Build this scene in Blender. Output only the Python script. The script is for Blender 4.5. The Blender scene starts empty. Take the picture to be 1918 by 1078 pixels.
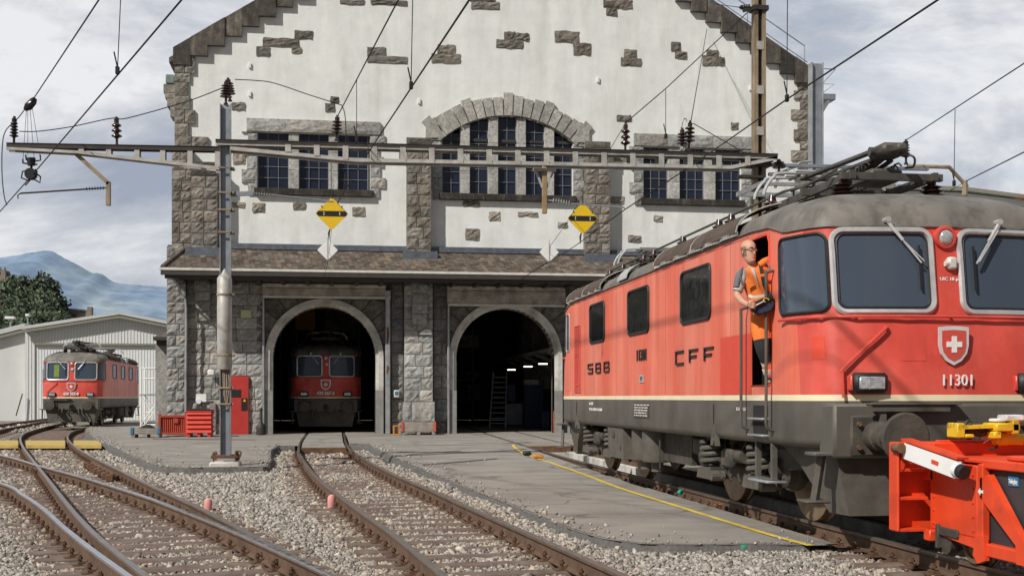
import bpy, bmesh, math, random
import numpy as np
from mathutils import Vector, Matrix
random.seed(7); RNG = np.random.default_rng(7)
S = bpy.context.scene
COL = S.collection
sin, cos, pi, R_ = math.sin, math.cos, math.pi, math.radians
# ------------------------------------------------------------------ camera model
F_, CX, CY, H_ = 2284.0, 959.0, 744.0, 1.46
TH = math.atan(334.0 / F_)
FW = Vector((sin(TH), cos(TH), 0)); RT = Vector((cos(TH), -sin(TH), 0)); UP = Vector((0, 0, 1))
CAM = Vector((0, 0, H_))
def ray(x, y): return FW + RT * ((x - CX) / F_) + UP * ((CY - y) / F_)
def at(x, y, Y):
    r = ray(x, y); return CAM + r * (Y / r.y)
def atX(x, y, X):
    r = ray(x, y); return CAM + r * (X / r.x)
def atZ(x, y, Z=0.0):
    r = ray(x, y); return CAM + r * ((Z - H_) / r.z)
def atD(x, y, D): return CAM + ray(x, y) * D

# ------------------------------------------------------------------ mesh builder
class MB:
    def __init__(s): s.v = []; s.f = []; s.c = []; s.col = None
    def add(s, vs, fs):
        b = len(s.v); s.v += [tuple(p) for p in vs]; s.f += [tuple(b + i for i in f) for f in fs]
        s.c += [s.col if s.col else (1, 1, 1)] * len(vs)
        return s
    def box(s, x0, x1, y0, y1, z0, z1):
        if x0 > x1: x0, x1 = x1, x0
        if y0 > y1: y0, y1 = y1, y0
        if z0 > z1: z0, z1 = z1, z0
        return s.add([(x0,y0,z0),(x1,y0,z0),(x1,y1,z0),(x0,y1,z0),(x0,y0,z1),(x1,y0,z1),(x1,y1,z1),(x0,y1,z1)],
              [(0,3,2,1),(4,5,6,7),(0,1,5,4),(1,2,6,5),(2,3,7,6),(3,0,4,7)])
    def cbox(s, c, sx, sy, sz): return s.box(c[0]-sx/2, c[0]+sx/2, c[1]-sy/2, c[1]+sy/2, c[2]-sz/2, c[2]+sz/2)
    def bbox(s, x0, x1, y0, y1, z0, z1, b=.02):
        """box with chamfered edges"""
        cx, cy, cz = (x0+x1)/2, (y0+y1)/2, (z0+z1)/2; hx, hy, hz = abs(x1-x0)/2, abs(y1-y0)/2, abs(z1-z0)/2
        b = min(b, hx*.9, hy*.9, hz*.9); bm = bmesh.new()
        pts = []
        for sx in (-1,1):
            for sy in (-1,1):
                for sz in (-1,1):
                    pts += [(cx+sx*(hx-b),cy+sy*(hy-b),cz+sz*hz),(cx+sx*(hx-b),cy+sy*hy,cz+sz*(hz-b)),(cx+sx*hx,cy+sy*(hy-b),cz+sz*(hz-b))]
        for p in pts: bm.verts.new(p)
        bmesh.ops.convex_hull(bm, input=bm.verts)
        bm.verts.index_update()
        s.add([v.co for v in bm.verts], [[v.index for v in f.verts] for f in bm.faces]); bm.free(); return s
    def obox(s, a, b, w, h, up=(0,0,1)):
        """bar from a to b, w across, h along up"""
        a, b = Vector(a), Vector(b); d = (b-a).normalized(); u = Vector(up); 
        if abs(d.dot(u)) > .99: u = Vector((1,0,0))
        sd = d.cross(u).normalized(); u = sd.cross(d).normalized()
        P = []
        for q in (a, b):
            for i, j in ((-1,-1),(1,-1),(1,1),(-1,1)): P.append(q + sd*(i*w/2) + u*(j*h/2))
        return s.add(P, [(0,1,2,3),(7,6,5,4),(0,4,5,1),(1,5,6,2),(2,6,7,3),(3,7,4,0)])
    def tube(s, pts, r, n=8, closed=False, r2=None):
        pts = [Vector(p) for p in pts]; m = len(pts); rings = []
        pu = None
        for i, p in enumerate(pts):
            if closed: t = pts[(i+1) % m] - pts[i-1]
            else: t = pts[min(i+1, m-1)] - pts[max(i-1, 0)]
            t.normalize()
            if pu is None: pu = t.orthogonal().normalized()
            pu = (pu - t * pu.dot(t)); 
            if pu.length < 1e-5: pu = t.orthogonal()
            pu.normalize(); sd = t.cross(pu)
            rr = r[i] if isinstance(r, (list, tuple)) else r
            rings.append([p + pu * (rr * cos(2*pi*k/n)) + sd * (rr * sin(2*pi*k/n)) for k in range(n)])
        vs = [v for rg in rings for v in rg]; fs = []
        for i in range(m if closed else m-1):
            j = (i+1) % m
            for k in range(n): fs.append((i*n+k, i*n+(k+1) % n, j*n+(k+1) % n, j*n+k))
        if not closed: fs += [tuple(range(n-1, -1, -1)), tuple((m-1)*n+k for k in range(n))]
        return s.add(vs, fs)
    def cyl(s, a, b, r, n=16): return s.tube([a, b], r, n)
    def lathe(s, o, axis, prof, n=20):
        """prof = [(r, t)] along axis from o"""
        o = Vector(o); ax = Vector(axis).normalized(); u = ax.orthogonal().normalized(); w = ax.cross(u)
        vs = []; fs = []
        for r, t in prof:
            for k in range(n): vs.append(o + ax*t + u*(r*cos(2*pi*k/n)) + w*(r*sin(2*pi*k/n)))
        for i in range(len(prof)-1):
            for k in range(n): fs.append((i*n+k, i*n+(k+1) % n, (i+1)*n+(k+1) % n, (i+1)*n+k))
        fs += [tuple(range(n-1, -1, -1)), tuple((len(prof)-1)*n+k for k in range(n))]
        return s.add(vs, fs)
    def prism(s, poly, off):
        """poly: list of 3d points (planar), extruded by vector off"""
        n = len(poly); off = Vector(off); P = [Vector(p) for p in poly]
        return s.add(P + [p + off for p in P], [tuple(range(n)), tuple(range(2*n-1, n-1, -1))] + [(i, i+n, (i+1) % n + n, (i+1) % n) for i in range(n)])
    def poly(s, pts): return s.add(pts, [tuple(range(len(pts)))])
    def grid(s, rows, closed=False):
        n = len(rows[0]); vs = [p for r in rows for p in r]; fs = []
        for i in range(len(rows)-1):
            for k in range(n if closed else n-1): fs.append((i*n+k, i*n+(k+1) % n, (i+1)*n+(k+1) % n, (i+1)*n+k))
        return s.add(vs, fs)
    def merge(s, o): 
        b = len(s.v); s.v += o.v; s.c += o.c; s.f += [tuple(b+i for i in f) for f in o.f]; return s
def me_of(name, mb, fixn=True):
    me = bpy.data.meshes.new(name); me.from_pydata(mb.v, [], mb.f); 
    if True:
        a = me.color_attributes.new('tint', 'FLOAT_COLOR', 'POINT')
        a.data.foreach_set('color', np.array([(c[0],c[1],c[2],1) for c in mb.c], dtype=np.float32).ravel())
    if fixn:
        bm = bmesh.new(); bm.from_mesh(me); bmesh.ops.recalc_face_normals(bm, faces=bm.faces); bm.to_mesh(me); bm.free()
    me.update(); return me
def sm(o, ang=40):
    me = o.data
    me.shade_smooth()
    try: me.set_sharp_from_angle(angle=R_(ang))
    except Exception: pass
    return o
def obj(name, mb, mat, parent=None, smooth=True, label=None, kind=None, fixn=True):
    me = me_of(name, mb, fixn); o = bpy.data.objects.new(name, me); COL.objects.link(o); me.materials.append(mat)
    if smooth: sm(o)
    if parent is not None:
        o.parent = parent
        if parent.get('_world'): 
            L = Vector(parent['_off']); me.transform(Matrix.Translation(-L))
    if label: o['label'] = label
    if kind: o['kind'] = kind
    return o
def thing(name, label, cat, loc=(0,0,0), rotz=0, group=None, world=True):
    """empty at the base; if world, children meshes are given in world coordinates"""
    o = bpy.data.objects.new(name, None); COL.objects.link(o); o.empty_display_size = .2
    o.location = loc; o.rotation_euler = (0,0,rotz); o['label'] = label; o['category'] = cat
    if group: o['group'] = group
    if world: o['_world'] = 1; o['_off'] = tuple(loc)
    ALLT.append(o)
    return o
ALLT = []
def sub(name, mb, mat, part, **k):
    """sub-part under a mesh part whose own origin is the thing's origin"""
    o = obj(name, mb, mat, None, **k); o.parent = part
    p = part
    while p.parent: p = p.parent
    if p.get('_world'): o.data.transform(Matrix.Translation(-Vector(p['_off'])))
    return o
def solo(name, mb, mat, label, cat, group=None, kind=None, **k):
    """a thing that is one mesh: origin at its base"""
    o = obj(name, mb, mat, None, **k)
    n = len(o.data.vertices); co = np.empty(n*3); o.data.vertices.foreach_get('co', co); co = co.reshape(-1,3)
    c = Vector(((co[:,0].min()+co[:,0].max())/2, (co[:,1].min()+co[:,1].max())/2, co[:,2].min()))
    o.data.transform(Matrix.Translation(-c)); o.location = c
    o['label'] = label; o['category'] = cat
    if group: o['group'] = group
    if kind: o['kind'] = kind
    return o
def struct(name, mb, mat, **k):
    o = obj(name, mb, mat, None, **k); o['kind'] = 'structure'; return o
def kids(o): return [c for c in bpy.data.objects if c.parent == o]
def copy_tree(o, parent=None):
    c = o.copy(); COL.objects.link(c); c.parent = parent
    for ch in kids(o): copy_tree(ch, c)
    return c
def text_mb(s, size, depth=.01, sx=1.0, bold=0.0, align='CENTER'):
    cu = bpy.data.curves.new('t', 'FONT'); cu.body = s; cu.size = size; cu.extrude = depth/2; cu.align_x = align; cu.align_y = 'CENTER'; cu.offset = bold; cu.resolution_u = 3
    o = bpy.data.objects.new('t', cu); COL.objects.link(o); bpy.context.view_layer.update()
    me = bpy.data.meshes.new_from_object(o.evaluated_get(bpy.context.evaluated_depsgraph_get()))
    mb = MB(); mb.add([(v.co.x*sx, v.co.y, v.co.z) for v in me.vertices], [tuple(p.vertices) for p in me.polygons])
    bpy.data.objects.remove(o); bpy.data.curves.remove(cu); bpy.data.meshes.remove(me)
    return mb
def place(mb, o, ux, uz):
    """map flat (x,y,z) onto origin o with axes ux, uz and normal ux x uz"""
    ux, uz = Vector(ux).normalized(), Vector(uz).normalized(); n = ux.cross(uz); o = Vector(o)
    mb.v = [tuple(o + ux*p[0] + uz*p[1] + n*p[2]) for p in mb.v]; return mb
def crom(pts, n=8):
    pts = [Vector(p) for p in pts]; P = [pts[0]*2-pts[1]] + pts + [pts[-1]*2-pts[-2]]; out = []
    for i in range(1, len(P)-2):
        a, b, c, d = P[i-1], P[i], P[i+1], P[i+2]
        for k in range(n):
            t = k/n
            out.append(.5*((2*b)+(c-a)*t+(2*a-5*b+4*c-d)*t*t+(3*b-a-3*c+d)*t**3))
    out.append(pts[-1]); return out
def resamp(pts, step):
    out = [pts[0].copy()]; acc = 0; tan = [(pts[1]-pts[0]).normalized()]
    for a, b in zip(pts[:-1], pts[1:]):
        L = (b-a).length; t = step - acc
        while t <= L:
            out.append(a + (b-a)*(t/L)); tan.append((b-a).normalized()); t += step
        acc = (acc + L) % step if L > 0 else acc
    return out, tan
def rrect(w, h, r, n=5):
    P = []
    for cx, cy, a0 in ((w/2-r, h/2-r, 0), (-w/2+r, h/2-r, 90), (-w/2+r, -h/2+r, 180), (w/2-r, -h/2+r, 270)):
        for k in range(n+1):
            a = R_(a0 + 90*k/n); P.append((cx + r*cos(a), cy + r*sin(a)))
    return P

# ------------------------------------------------------------------ materials
def mat(name, col, rough=.6, metal=0., var=.12, scale=4., col2=None, mixs=None, mixw=.5, bump=0., bscale=30., streak=None, tint=False, coord='Object', spec=.5, emis=None, coat=0., mixscale=(1,1,1), mixrange=(.45,.65), cracks=None):
    m = bpy.data.materials.new(name); m.use_nodes = True; nt = m.node_tree; N = nt.nodes; L = nt.links
    b = N['Principled BSDF']; b.inputs['Roughness'].default_value = rough; b.inputs['Metallic'].default_value = metal
    b.inputs['Specular IOR Level'].default_value = spec
    if coat: b.inputs['Coat Weight'].default_value = coat; b.inputs['Coat Roughness'].default_value = .15
    tc = N.new('ShaderNodeTexCoord')
    src = N.new('ShaderNodeNewGeometry').outputs['Position'] if coord == 'World' else tc.outputs[coord]
    def noise(sc, det=4, rough_=.6, vec=None):
        n = N.new('ShaderNodeTexNoise'); n.inputs['Scale'].default_value = sc; n.inputs['Detail'].default_value = det; n.inputs['Roughness'].default_value = rough_
        L.new(vec if vec is not None else src, n.inputs['Vector']); return n.outputs['Fac']
    def mapr(v, a, b_, c, d):
        r = N.new('ShaderNodeMapRange'); r.inputs[1].default_value = a; r.inputs[2].default_value = b_; r.inputs[3].default_value = c; r.inputs[4].default_value = d
        L.new(v, r.inputs[0]); return r.outputs[0]
    def mix(fac, A, B, mode='MIX'):
        x = N.new('ShaderNodeMix'); x.data_type = 'RGBA'; x.blend_type = mode
        for i, v in ((0, fac), (6, A), (7, B)):
            if hasattr(v, 'is_output'): L.new(v, x.inputs[i])
            elif i == 0: x.inputs[0].default_value = v
            else: x.inputs[i].default_value = (*v, 1)
        return x.outputs[2]
    def scaled(v3):
        mp = N.new('ShaderNodeMapping'); mp.inputs['Scale'].default_value = v3; L.new(src, mp.inputs['Vector']); return mp.outputs['Vector']
    c = None
    if col2 is not None:
        fac = mapr(noise(mixs or scale, 5, .6, scaled(mixscale)), mixrange[0], mixrange[1], 0, 1)
        if mixw != 1:
            mm = N.new('ShaderNodeMath'); mm.operation = 'MULTIPLY'; L.new(fac, mm.inputs[0]); mm.inputs[1].default_value = mixw; fac = mm.outputs[0]
        c = mix(fac, col, col2)
    else: c = mix(0., col, col)
    if var:
        g = mapr(noise(scale, 5), .3, .7, 1-var, 1+var)
        cb = N.new('ShaderNodeCombineColor')
        for i in range(3): L.new(g, cb.inputs[i])
        c = mix(1., c, cb.outputs[0], 'MULTIPLY')
    if streak:
        sc, lo, sv = streak
        g = mapr(noise(1., 6, .65, scaled(sc)), .35, .62, lo, 1.06)
        cb = N.new('ShaderNodeCombineColor')
        for i in range(3): L.new(g, cb.inputs[i])
        c = mix(sv, c, mix(1., c, cb.outputs[0], 'MULTIPLY'))
    if cracks:
        v = N.new('ShaderNodeTexVoronoi'); v.feature = 'DISTANCE_TO_EDGE'; v.inputs['Scale'].default_value = cracks[0]
        nn = N.new('ShaderNodeTexNoise'); nn.inputs['Scale'].default_value = 1.3; nn.inputs['Detail'].default_value = 6; L.new(src, nn.inputs['Vector'])
        ad = N.new('ShaderNodeVectorMath'); ad.operation = 'MULTIPLY_ADD'; L.new(nn.outputs['Color'], ad.inputs[0]); ad.inputs[1].default_value = (1.6,1.6,0); L.new(src, ad.inputs[2]); L.new(ad.outputs[0], v.inputs['Vector'])
        g = mapr(v.outputs['Distance'], 0, cracks[1], cracks[2], 1)
        cb = N.new('ShaderNodeCombineColor')
        for i in range(3): L.new(g, cb.inputs[i])
        c = mix(1., c, cb.outputs[0], 'MULTIPLY')
        s2 = mapr(noise(.55, 3), .60, .74, 1, .72); cb = N.new('ShaderNodeCombineColor')
        for i in range(3): L.new(s2, cb.inputs[i])
        c = mix(1., c, cb.outputs[0], 'MULTIPLY')
    if tint:
        a = N.new('ShaderNodeVertexColor'); a.layer_name = 'tint'; c = mix(1., c, a.outputs['Color'], 'MULTIPLY')
    L.new(c, b.inputs['Base Color'])
    if rough < .95:
        L.new(mapr(noise(scale*2.3, 4), .3, .7, max(0, rough-.1), min(1, rough+.12)), b.inputs['Roughness'])
    if bump:
        bp = N.new('ShaderNodeBump'); bp.inputs['Strength'].default_value = min(1, bump); bp.inputs['Distance'].default_value = .02*max(1, bump)
        L.new(noise(bscale, 6, .7), bp.inputs['Height']); L.new(bp.outputs['Normal'], b.inputs['Normal'])
    if emis: b.inputs['Emission Color'].default_value = (*emis[0], 1); b.inputs['Emission Strength'].default_value = emis[1]
    return m
M = {}
def dm(k, *a, **kw): M[k] = mat(k, *a, **kw)
dm('plaster', (.75,.765,.74), .9, var=.07, scale=1.6, col2=(.57,.575,.51), mixs=.8, mixw=.6, mixscale=(1.9,1,.35), mixrange=(.50,.78), bump=.5, bscale=6, streak=((1.5,1,.13), .70, .28), coord='World')
dm('granite', (.245,.222,.19), .92, var=.35, scale=7, col2=(.10,.085,.068), mixs=1.6, mixw=.65, bump=1.8, bscale=9, tint=True, coord='World')
dm('granite_light', (.335,.328,.312), .92, var=.32, scale=9, col2=(.155,.145,.13), mixs=2.2, mixw=.5, bump=1.2, bscale=12, tint=True, coord='World')
dm('coping', (.058,.051,.045), .95, var=.45, scale=3, col2=(.17,.155,.13), mixs=2.0, mixw=.7, mixrange=(.5,.75), bump=1.4, bscale=8, tint=True, coord='World', mixscale=(2,1,.5))
dm('mortar', (.12,.112,.10), .95, var=.2, scale=6, bump=.6, bscale=30, coord='World')
dm('tile', (.105,.082,.066), .85, var=.35, scale=5, tint=True, col2=(.17,.145,.11), mixs=1.1, mixw=.6, coord='World')
dm('concrete', (.56,.54,.50), .9, var=.18, scale=3, col2=(.2,.18,.15), mixs=1.4, mixw=.6, bump=.5, bscale=25, coord='World')
dm('conc_grey', (.25,.245,.23), .9, var=.2, scale=3, bump=.4, bscale=25, coord='World')
dm('glass', (.017,.023,.042), .05, var=0, spec=.5)
dm('glass_side', (.016,.018,.018), .06, var=0, spec=.4)
dm('glass_clear', (.055,.075,.105), .05, var=0, spec=.6)
dm('bar_white', (.20,.21,.225), .6, var=.1)
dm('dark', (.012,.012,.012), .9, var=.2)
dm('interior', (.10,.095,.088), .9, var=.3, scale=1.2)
dm('interior_strip', (.42,.40,.36), .8, var=.5, scale=2)
dm('shutter', (.60,.56,.50), .6, metal=.0, var=.25, scale=3, col2=(.25,.22,.18), mixs=2, mixw=.7, coord='World')
dm('gutter_white', (.62,.6,.55), .5, var=.15)
dm('gutter_dark', (.045,.038,.033), .6, var=.2)
dm('lead', (.13,.145,.175), .5, metal=.4, var=.3)
dm('galv', (.44,.45,.455), .45, metal=.55, var=.18, scale=2.5, col2=(.22,.24,.27), mixs=3, mixw=.5)
dm('silver', (.74,.75,.76), .35, metal=.35, var=.1, scale=6)
dm('galv_blue', (.25,.275,.31), .5, metal=.35, var=.2, scale=2.5)
dm('steel_pale', (.47,.455,.425), .55, metal=.25, var=.2, scale=3, col2=(.24,.20,.16), mixs=4, mixw=.4)
dm('steel_dark', (.05,.044,.04), .6, metal=.3, var=.3, scale=3)
dm('steel_brown', (.30,.235,.16), .7, metal=.2, var=.3, scale=2, col2=(.13,.09,.06), mixs=2.5, mixw=.7, mixscale=(1,1,.3))
dm('wood_post', (.31,.205,.105), .8, var=.25, scale=5)
dm('wire', (.02,.02,.022), .6, metal=.4, var=0)
dm('porcelain', (.04,.019,.015), .2, var=.2, scale=8, spec=.7)
dm('porcelain_dark', (.02,.016,.015), .2, var=.2)
dm('rust', (.155,.078,.042), .85, var=.35, scale=7, col2=(.07,.038,.024), mixs=4, mixw=.7, bump=.5, bscale=40)
dm('rail', (.135,.082,.052), .8, metal=.15, var=.25, scale=6, col2=(.085,.05,.032), mixs=2, mixw=.6, coord='World')
dm('rail_top', (.28,.25,.22), .38, metal=.85, var=.2, scale=4, coord='World')
dm('rail_shine', (.62,.62,.64), .22, metal=1., var=.12, scale=3, coord='World')
dm('sleeper', (.145,.10,.08), .85, metal=.05, var=.3, scale=5, col2=(.19,.15,.125), mixs=2, mixw=.6, bump=.4, bscale=30, coord='World')
dm('stone', (.385,.355,.315), .95, var=.22, scale=25, tint=True, bump=.5, bscale=60)
dm('yellow_paint', (.72,.51,.05), .75, var=.2, scale=6, col2=(.4,.33,.12), mixs=5, mixw=.6, coord='World')
dm('yellow_sign', (.78,.50,.012), .5, var=.06)
dm('yellow_board', (.50,.36,.10), .8, var=.2, scale=4, coord='World')
dm('black', (.015,.015,.016), .5, var=.15)
dm('white_paint', (.78,.78,.76), .5, var=.06)
dm('white_dirty', (.62,.61,.57), .6, var=.15, scale=6)
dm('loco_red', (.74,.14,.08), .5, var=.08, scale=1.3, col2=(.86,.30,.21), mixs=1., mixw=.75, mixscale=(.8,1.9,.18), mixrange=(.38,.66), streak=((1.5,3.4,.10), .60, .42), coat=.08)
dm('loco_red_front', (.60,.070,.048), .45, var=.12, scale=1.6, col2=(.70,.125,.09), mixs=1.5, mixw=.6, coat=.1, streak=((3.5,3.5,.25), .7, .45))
dm('loco_red_fresh', (.66,.07,.036), .45, var=.05)
dm('loco_grey', (.115,.105,.088), .55, var=.16, scale=1.5, col2=(.075,.066,.055), mixs=1.6, mixw=.6, mixscale=(1,1,.4), streak=((1.2,2.6,.2), .75, .5))
dm('loco_roof', (.165,.152,.132), .62, var=.22, scale=2, col2=(.075,.066,.058), mixs=2.2, mixw=.75, mixscale=(2,2,.35))
dm('cream', (.78,.68,.46), .55, var=.08, scale=3)
dm('rubber', (.014,.014,.015), .55, var=.15)
dm('alu', (.72,.72,.71), .35, metal=.6, var=.12, scale=4)
dm('chrome', (.75,.75,.76), .2, metal=1., var=.1)
dm('lamp_glass', (.55,.56,.57), .12, metal=.45, var=.35, scale=22)
dm('bogie', (.06,.053,.044), .75, metal=.1, var=.35, scale=5, col2=(.11,.09,.068), mixs=3, mixw=.6, bump=.4, bscale=25)
dm('bogie_light', (.105,.095,.08), .65, metal=.1, var=.25, scale=5)
dm('tyre', (.24,.165,.10), .5, metal=.5, var=.25, scale=4)
dm('grille', (.07,.05,.038), .7, var=.25, scale=3)
dm('panto', (.085,.078,.068), .6, metal=.3, var=.3, scale=5)
dm('wagon_red', (.74,.065,.016), .5, var=.1, scale=2, col2=(.40,.05,.025), mixs=4.5, mixw=.6, mixrange=(.58,.72), streak=((3,3,.5), .72, .5))
dm('wagon_dark', (.035,.036,.04), .6, var=.2, scale=3)
dm('yellow_mach', (.70,.47,.02), .5, var=.15, scale=5, col2=(.16,.10,.03), mixs=9, mixw=.75, mixrange=(.56,.66))
dm('sign_blue', (.02,.16,.33), .5, var=.05)
dm('bin_red', (.60,.045,.025), .5, var=.12, scale=3)
dm('container_red', (.36,.055,.032), .65, var=.2, scale=3, col2=(.22,.07,.045), mixs=3, mixw=.5)
dm('door_red', (.46,.035,.028), .5, var=.1, scale=2)
dm('pallet', (.27,.235,.20), .85, var=.25, scale=4, col2=(.38,.34,.29), mixs=6, mixw=.5)
dm('pallet_red', (.50,.10,.07), .7, var=.2)
dm('blue_paint', (.04,.17,.30), .6, var=.2)
dm('orange_crate', (.55,.24,.04), .7, var=.2)
dm('pink', (.66,.30,.27), .7, var=.12, scale=9)
dm('hall_white', (.60,.615,.60), .6, var=.05, scale=.5, streak=((.6,.6,.1), .88, .4), coord='World')
dm('hall_door', (.70,.72,.73), .6, var=.05, scale=.5, coord='World')
dm('hall_trim', (.22,.21,.17), .7, var=.1)
dm('roof_tin', (.50,.51,.50), .5, var=.1, scale=.5)
dm('asphalt', (.30,.275,.243), .95, var=.18, scale=.9, col2=(.20,.183,.163), mixs=.6, mixw=.7, mixscale=(.35,1.2,1), mixrange=(.4,.7), bump=.7, bscale=90, coord='World', cracks=(.28,.018,.55))
dm('asphalt_edge', (.12,.113,.105), .95, var=.3, scale=20, bump=1.2, bscale=45, coord='World')
dm('grass', (.10,.15,.035), .95, var=.4, scale=3, coord='World')
dm('leaf', (.07,.098,.068), .9, var=.3, scale=.2, tint=True, coord='World')  # distance haze is mixed into this blue-shifted leaf green
dm('bark', (.08,.06,.045), .9)
dm('castle', (.22,.185,.155), .95, var=.3, scale=.3, coord='World')
dm('hillside', (.085,.115,.05), .95, var=.4, scale=.05, coord='World')
dm('mountain', (.12,.165,.22), 1., var=.42, scale=.009, col2=(.24,.27,.25), mixs=.0022, mixw=.9, coord='World', bump=0, spec=0, emis=((.19,.26,.37), .5))  # aerial haze painted in: blue-grey base plus a faint blue emission
dm('roof_orange', (.42,.15,.07), .85, var=.3, scale=3, coord='World')
dm('skin', (.56,.31,.215), .5, var=.06, scale=14)
dm('hivis', (.78,.19,.028), .75, var=.14, scale=7, bump=.5, bscale=14)
dm('reflex', (.62,.62,.58), .4, var=.1)
dm('shirt', (.46,.45,.44), .85, var=.15, scale=9, bump=.3)
dm('shirt_dark', (.14,.14,.15), .85, var=.15)
dm('cloth_black', (.02,.02,.022), .85, var=.25, scale=9, bump=.3)
dm('bag_blue', (.02,.028,.06), .7, var=.2)
dm('hair', (.22,.13,.085), .8, var=.2)
dm('lamp_on', (.9,.9,.85), .5, var=0, emis=((1,.93,.8), 3.))
dm('cab_blue', (.012,.02,.06), .5, var=.15)
dm('green_paint', (.02,.22,.04), .6, var=.15)
dm('orange_red', (.5,.10,.03), .6, var=.15)
dm('teal', (.02,.42,.40), .5, var=.1)
dm('blue_bottle', (.05,.07,.3), .3, var=.1)
dm('green_bottle', (.02,.3,.15), .4, var=.1)
dm('yellow_green_patch', (.15,.22,.02), .6, var=.4, scale=18)
dm('cream_box', (.55,.55,.33), .6, var=.05)
dm('copper', (.16,.22,.20), .7, var=.2)
# ================================================================== DEPOT BUILDING
FY = 49.5
def fx(x, Y=FY): return at(x, 744, Y).x
def fz(x, y, Y=FY): return at(x, y, Y).z
depot = thing('depot_building', 'large white plastered railway depot with dark stone quoins, arched window and two arched gates', 'building', (fx(610), FY, 0))
def colwall(mb, xs, zb, zt, ops, Y, rev=.3, back=None):
    """wall in plane Y from columns; ops = [(x0,x1,zb,zt(x) or number)]"""
    S_ = set(xs)
    for o in ops: S_ |= {o[0], o[1]}
    xs = sorted(S_)
    for xa, xb in zip(xs[:-1], xs[1:]):
        if xb - xa < 1e-5: continue
        cur = [(zb(xa), zb(xb))]; segs = []
        act = sorted([o for o in ops if o[0] <= xa + 1e-6 and o[1] >= xb - 1e-6], key=lambda o: o[2])
        lo = (zb(xa), zb(xb))
        for o in act:
            t = o[3] if callable(o[3]) else (lambda x, v=o[3]: v)
            if o[2] > min(lo) + 1e-4: segs.append((lo, (o[2], o[2])))
            lo = (t(xa), t(xb))
            if rev:
                mb.poly([(xa,Y,lo[0]),(xb,Y,lo[1]),(xb,Y+rev,lo[1]),(xa,Y+rev,lo[0])])
                mb.poly([(xa,Y,o[2]),(xb,Y,o[2]),(xb,Y+rev,o[2]),(xa,Y+rev,o[2])])
        segs.append((lo, (zt(xa), zt(xb))))
        for a, b in segs:
            if max(b[0]-a[0], b[1]-a[1]) < 1e-4: continue
            mb.poly([(xa,Y,a[0]),(xb,Y,a[1]),(xb,Y,b[1]),(xa,Y,b[0])])
    if rev:
        for o in ops:
            t = o[3] if callable(o[3]) else (lambda x, v=o[3]: v)
            for x in (o[0], o[1]): mb.poly([(x,Y,o[2]),(x,Y+rev,o[2]),(x,Y+rev,t(x)),(x,Y,t(x))])
def block(mb, x0, x1, z0, z1, yb, d, rough=.04, g=.012, dark=1., rag=0.):
    """one rock-faced ashlar block facing -Y, from wall plane yb out by d"""
    x0 += g; x1 -= g; z0 += g; z1 -= g
    if x1 - x0 < .03 or z1 - z0 < .03: return
    t = dark * random.uniform(.72, 1.2); w = random.uniform(-.04, .04)
    mb.col = (t*(1+w), t, t*(1-w))
    nx = max(3, min(6, int((x1-x0)/.14)+1)); nz = 4; rough *= .62
    rows = []; b = min(.035, d*.5)
    yf = yb - d
    base = [[(x0,yb,z0)]+[(x0+(x1-x0)*i/nx,yb,z0) for i in range(1,nx)]+[(x1,yb,z0)]]
    rows.append([(x0+(x1-x0)*i/nx, yb, z0) for i in range(nx+1)])
    for j in range(nz+1):
        r = []
        for i in range(nx+1):
            e = i in (0, nx) or j in (0, nz)
            dy = (b*.6 if e else 0) - (0 if e else random.uniform(-.7, 1)*rough)
            r.append((x0+(x1-x0)*i/nx+(random.uniform(-rag,rag) if e else random.uniform(-.02,.02)), yf+dy, z0+(z1-z0)*j/nz+(random.uniform(-rag,rag) if e else 0)))
        rows.append(r)
    rows.append([(x0+(x1-x0)*i/nx, yb, z1) for i in range(nx+1)])
    mb.grid(rows)
    for k in (0, nx):
        mb.poly([rows[0][k]] + [rows[j][k] for j in range(1, nz+2)] + [rows[nz+2][k]])
    mb.col = None
def ashlar(mb, x0, x1, z0, z1, yb, d, rh=.42, lw=(.5,.95), rough=.04, dark=1., g=.012):
    n = max(1, round((z1-z0)/rh)); h = (z1-z0)/n
    for r in range(n):
        x = x0; first = random.uniform(.3, lw[1])
        while x < x1 - 1e-3:
            w = first if x == x0 else random.uniform(*lw)
            if x1 - (x+w) < lw[0]*.55: w = x1 - x
            if w > lw[1]*1.4: w = w/2
            block(mb, x, min(x1, x+w), z0+r*h, z0+(r+1)*h, yb, d*random.uniform(.9,1.08), rough, g, dark); x += w
def pxr(x0, y0, x1, y1, Y=FY): 
    return fx(x0, Y), fx(x1, Y), fz((x0+x1)/2, y1, Y), fz((x0+x1)/2, y0, Y)
# ---- gable wall (upper part, white plaster)
XL, XR = fx(328), fx(1512)
zc = fz(325, 104); zr = fz(1514, 140); apex_x = (XL+XR)/2 + .1
slope = (fz(509,0)-zc)/(fx(509)-XL)
apex_z = zc + slope*(apex_x-XL)
def gable(x): return zc + slope*(x-XL) if x < apex_x else zr + (apex_z-zr)*(XR-x)/(XR-apex_x)
zroof = fz(600, 463)
W = []   # upper window openings
def arch_fn(xc, hw, zs, rise):
    Rr = (hw*hw + rise*rise)/(2*rise); cz = zs + rise - Rr
    return lambda x: cz + math.sqrt(max(0, Rr*Rr - (x-xc)**2))
lw_ = pxr(482, 250, 693, 355); rw_ = pxr(1205, 277, 1388, 374)
ax0, ax1 = fx(828), fx(1073); axc = (ax0+ax1)/2; azb = fz(950, 365); azs = fz(950, 264); arise = fz(945, 217)-azs
af = arch_fn(axc, (ax1-ax0)/2, azs, arise)
ops = [(lw_[0], lw_[1], lw_[2], lw_[3]), (rw_[0], rw_[1], rw_[2], rw_[3]), (ax0, ax1, azb, af)]
mb = MB()
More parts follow.
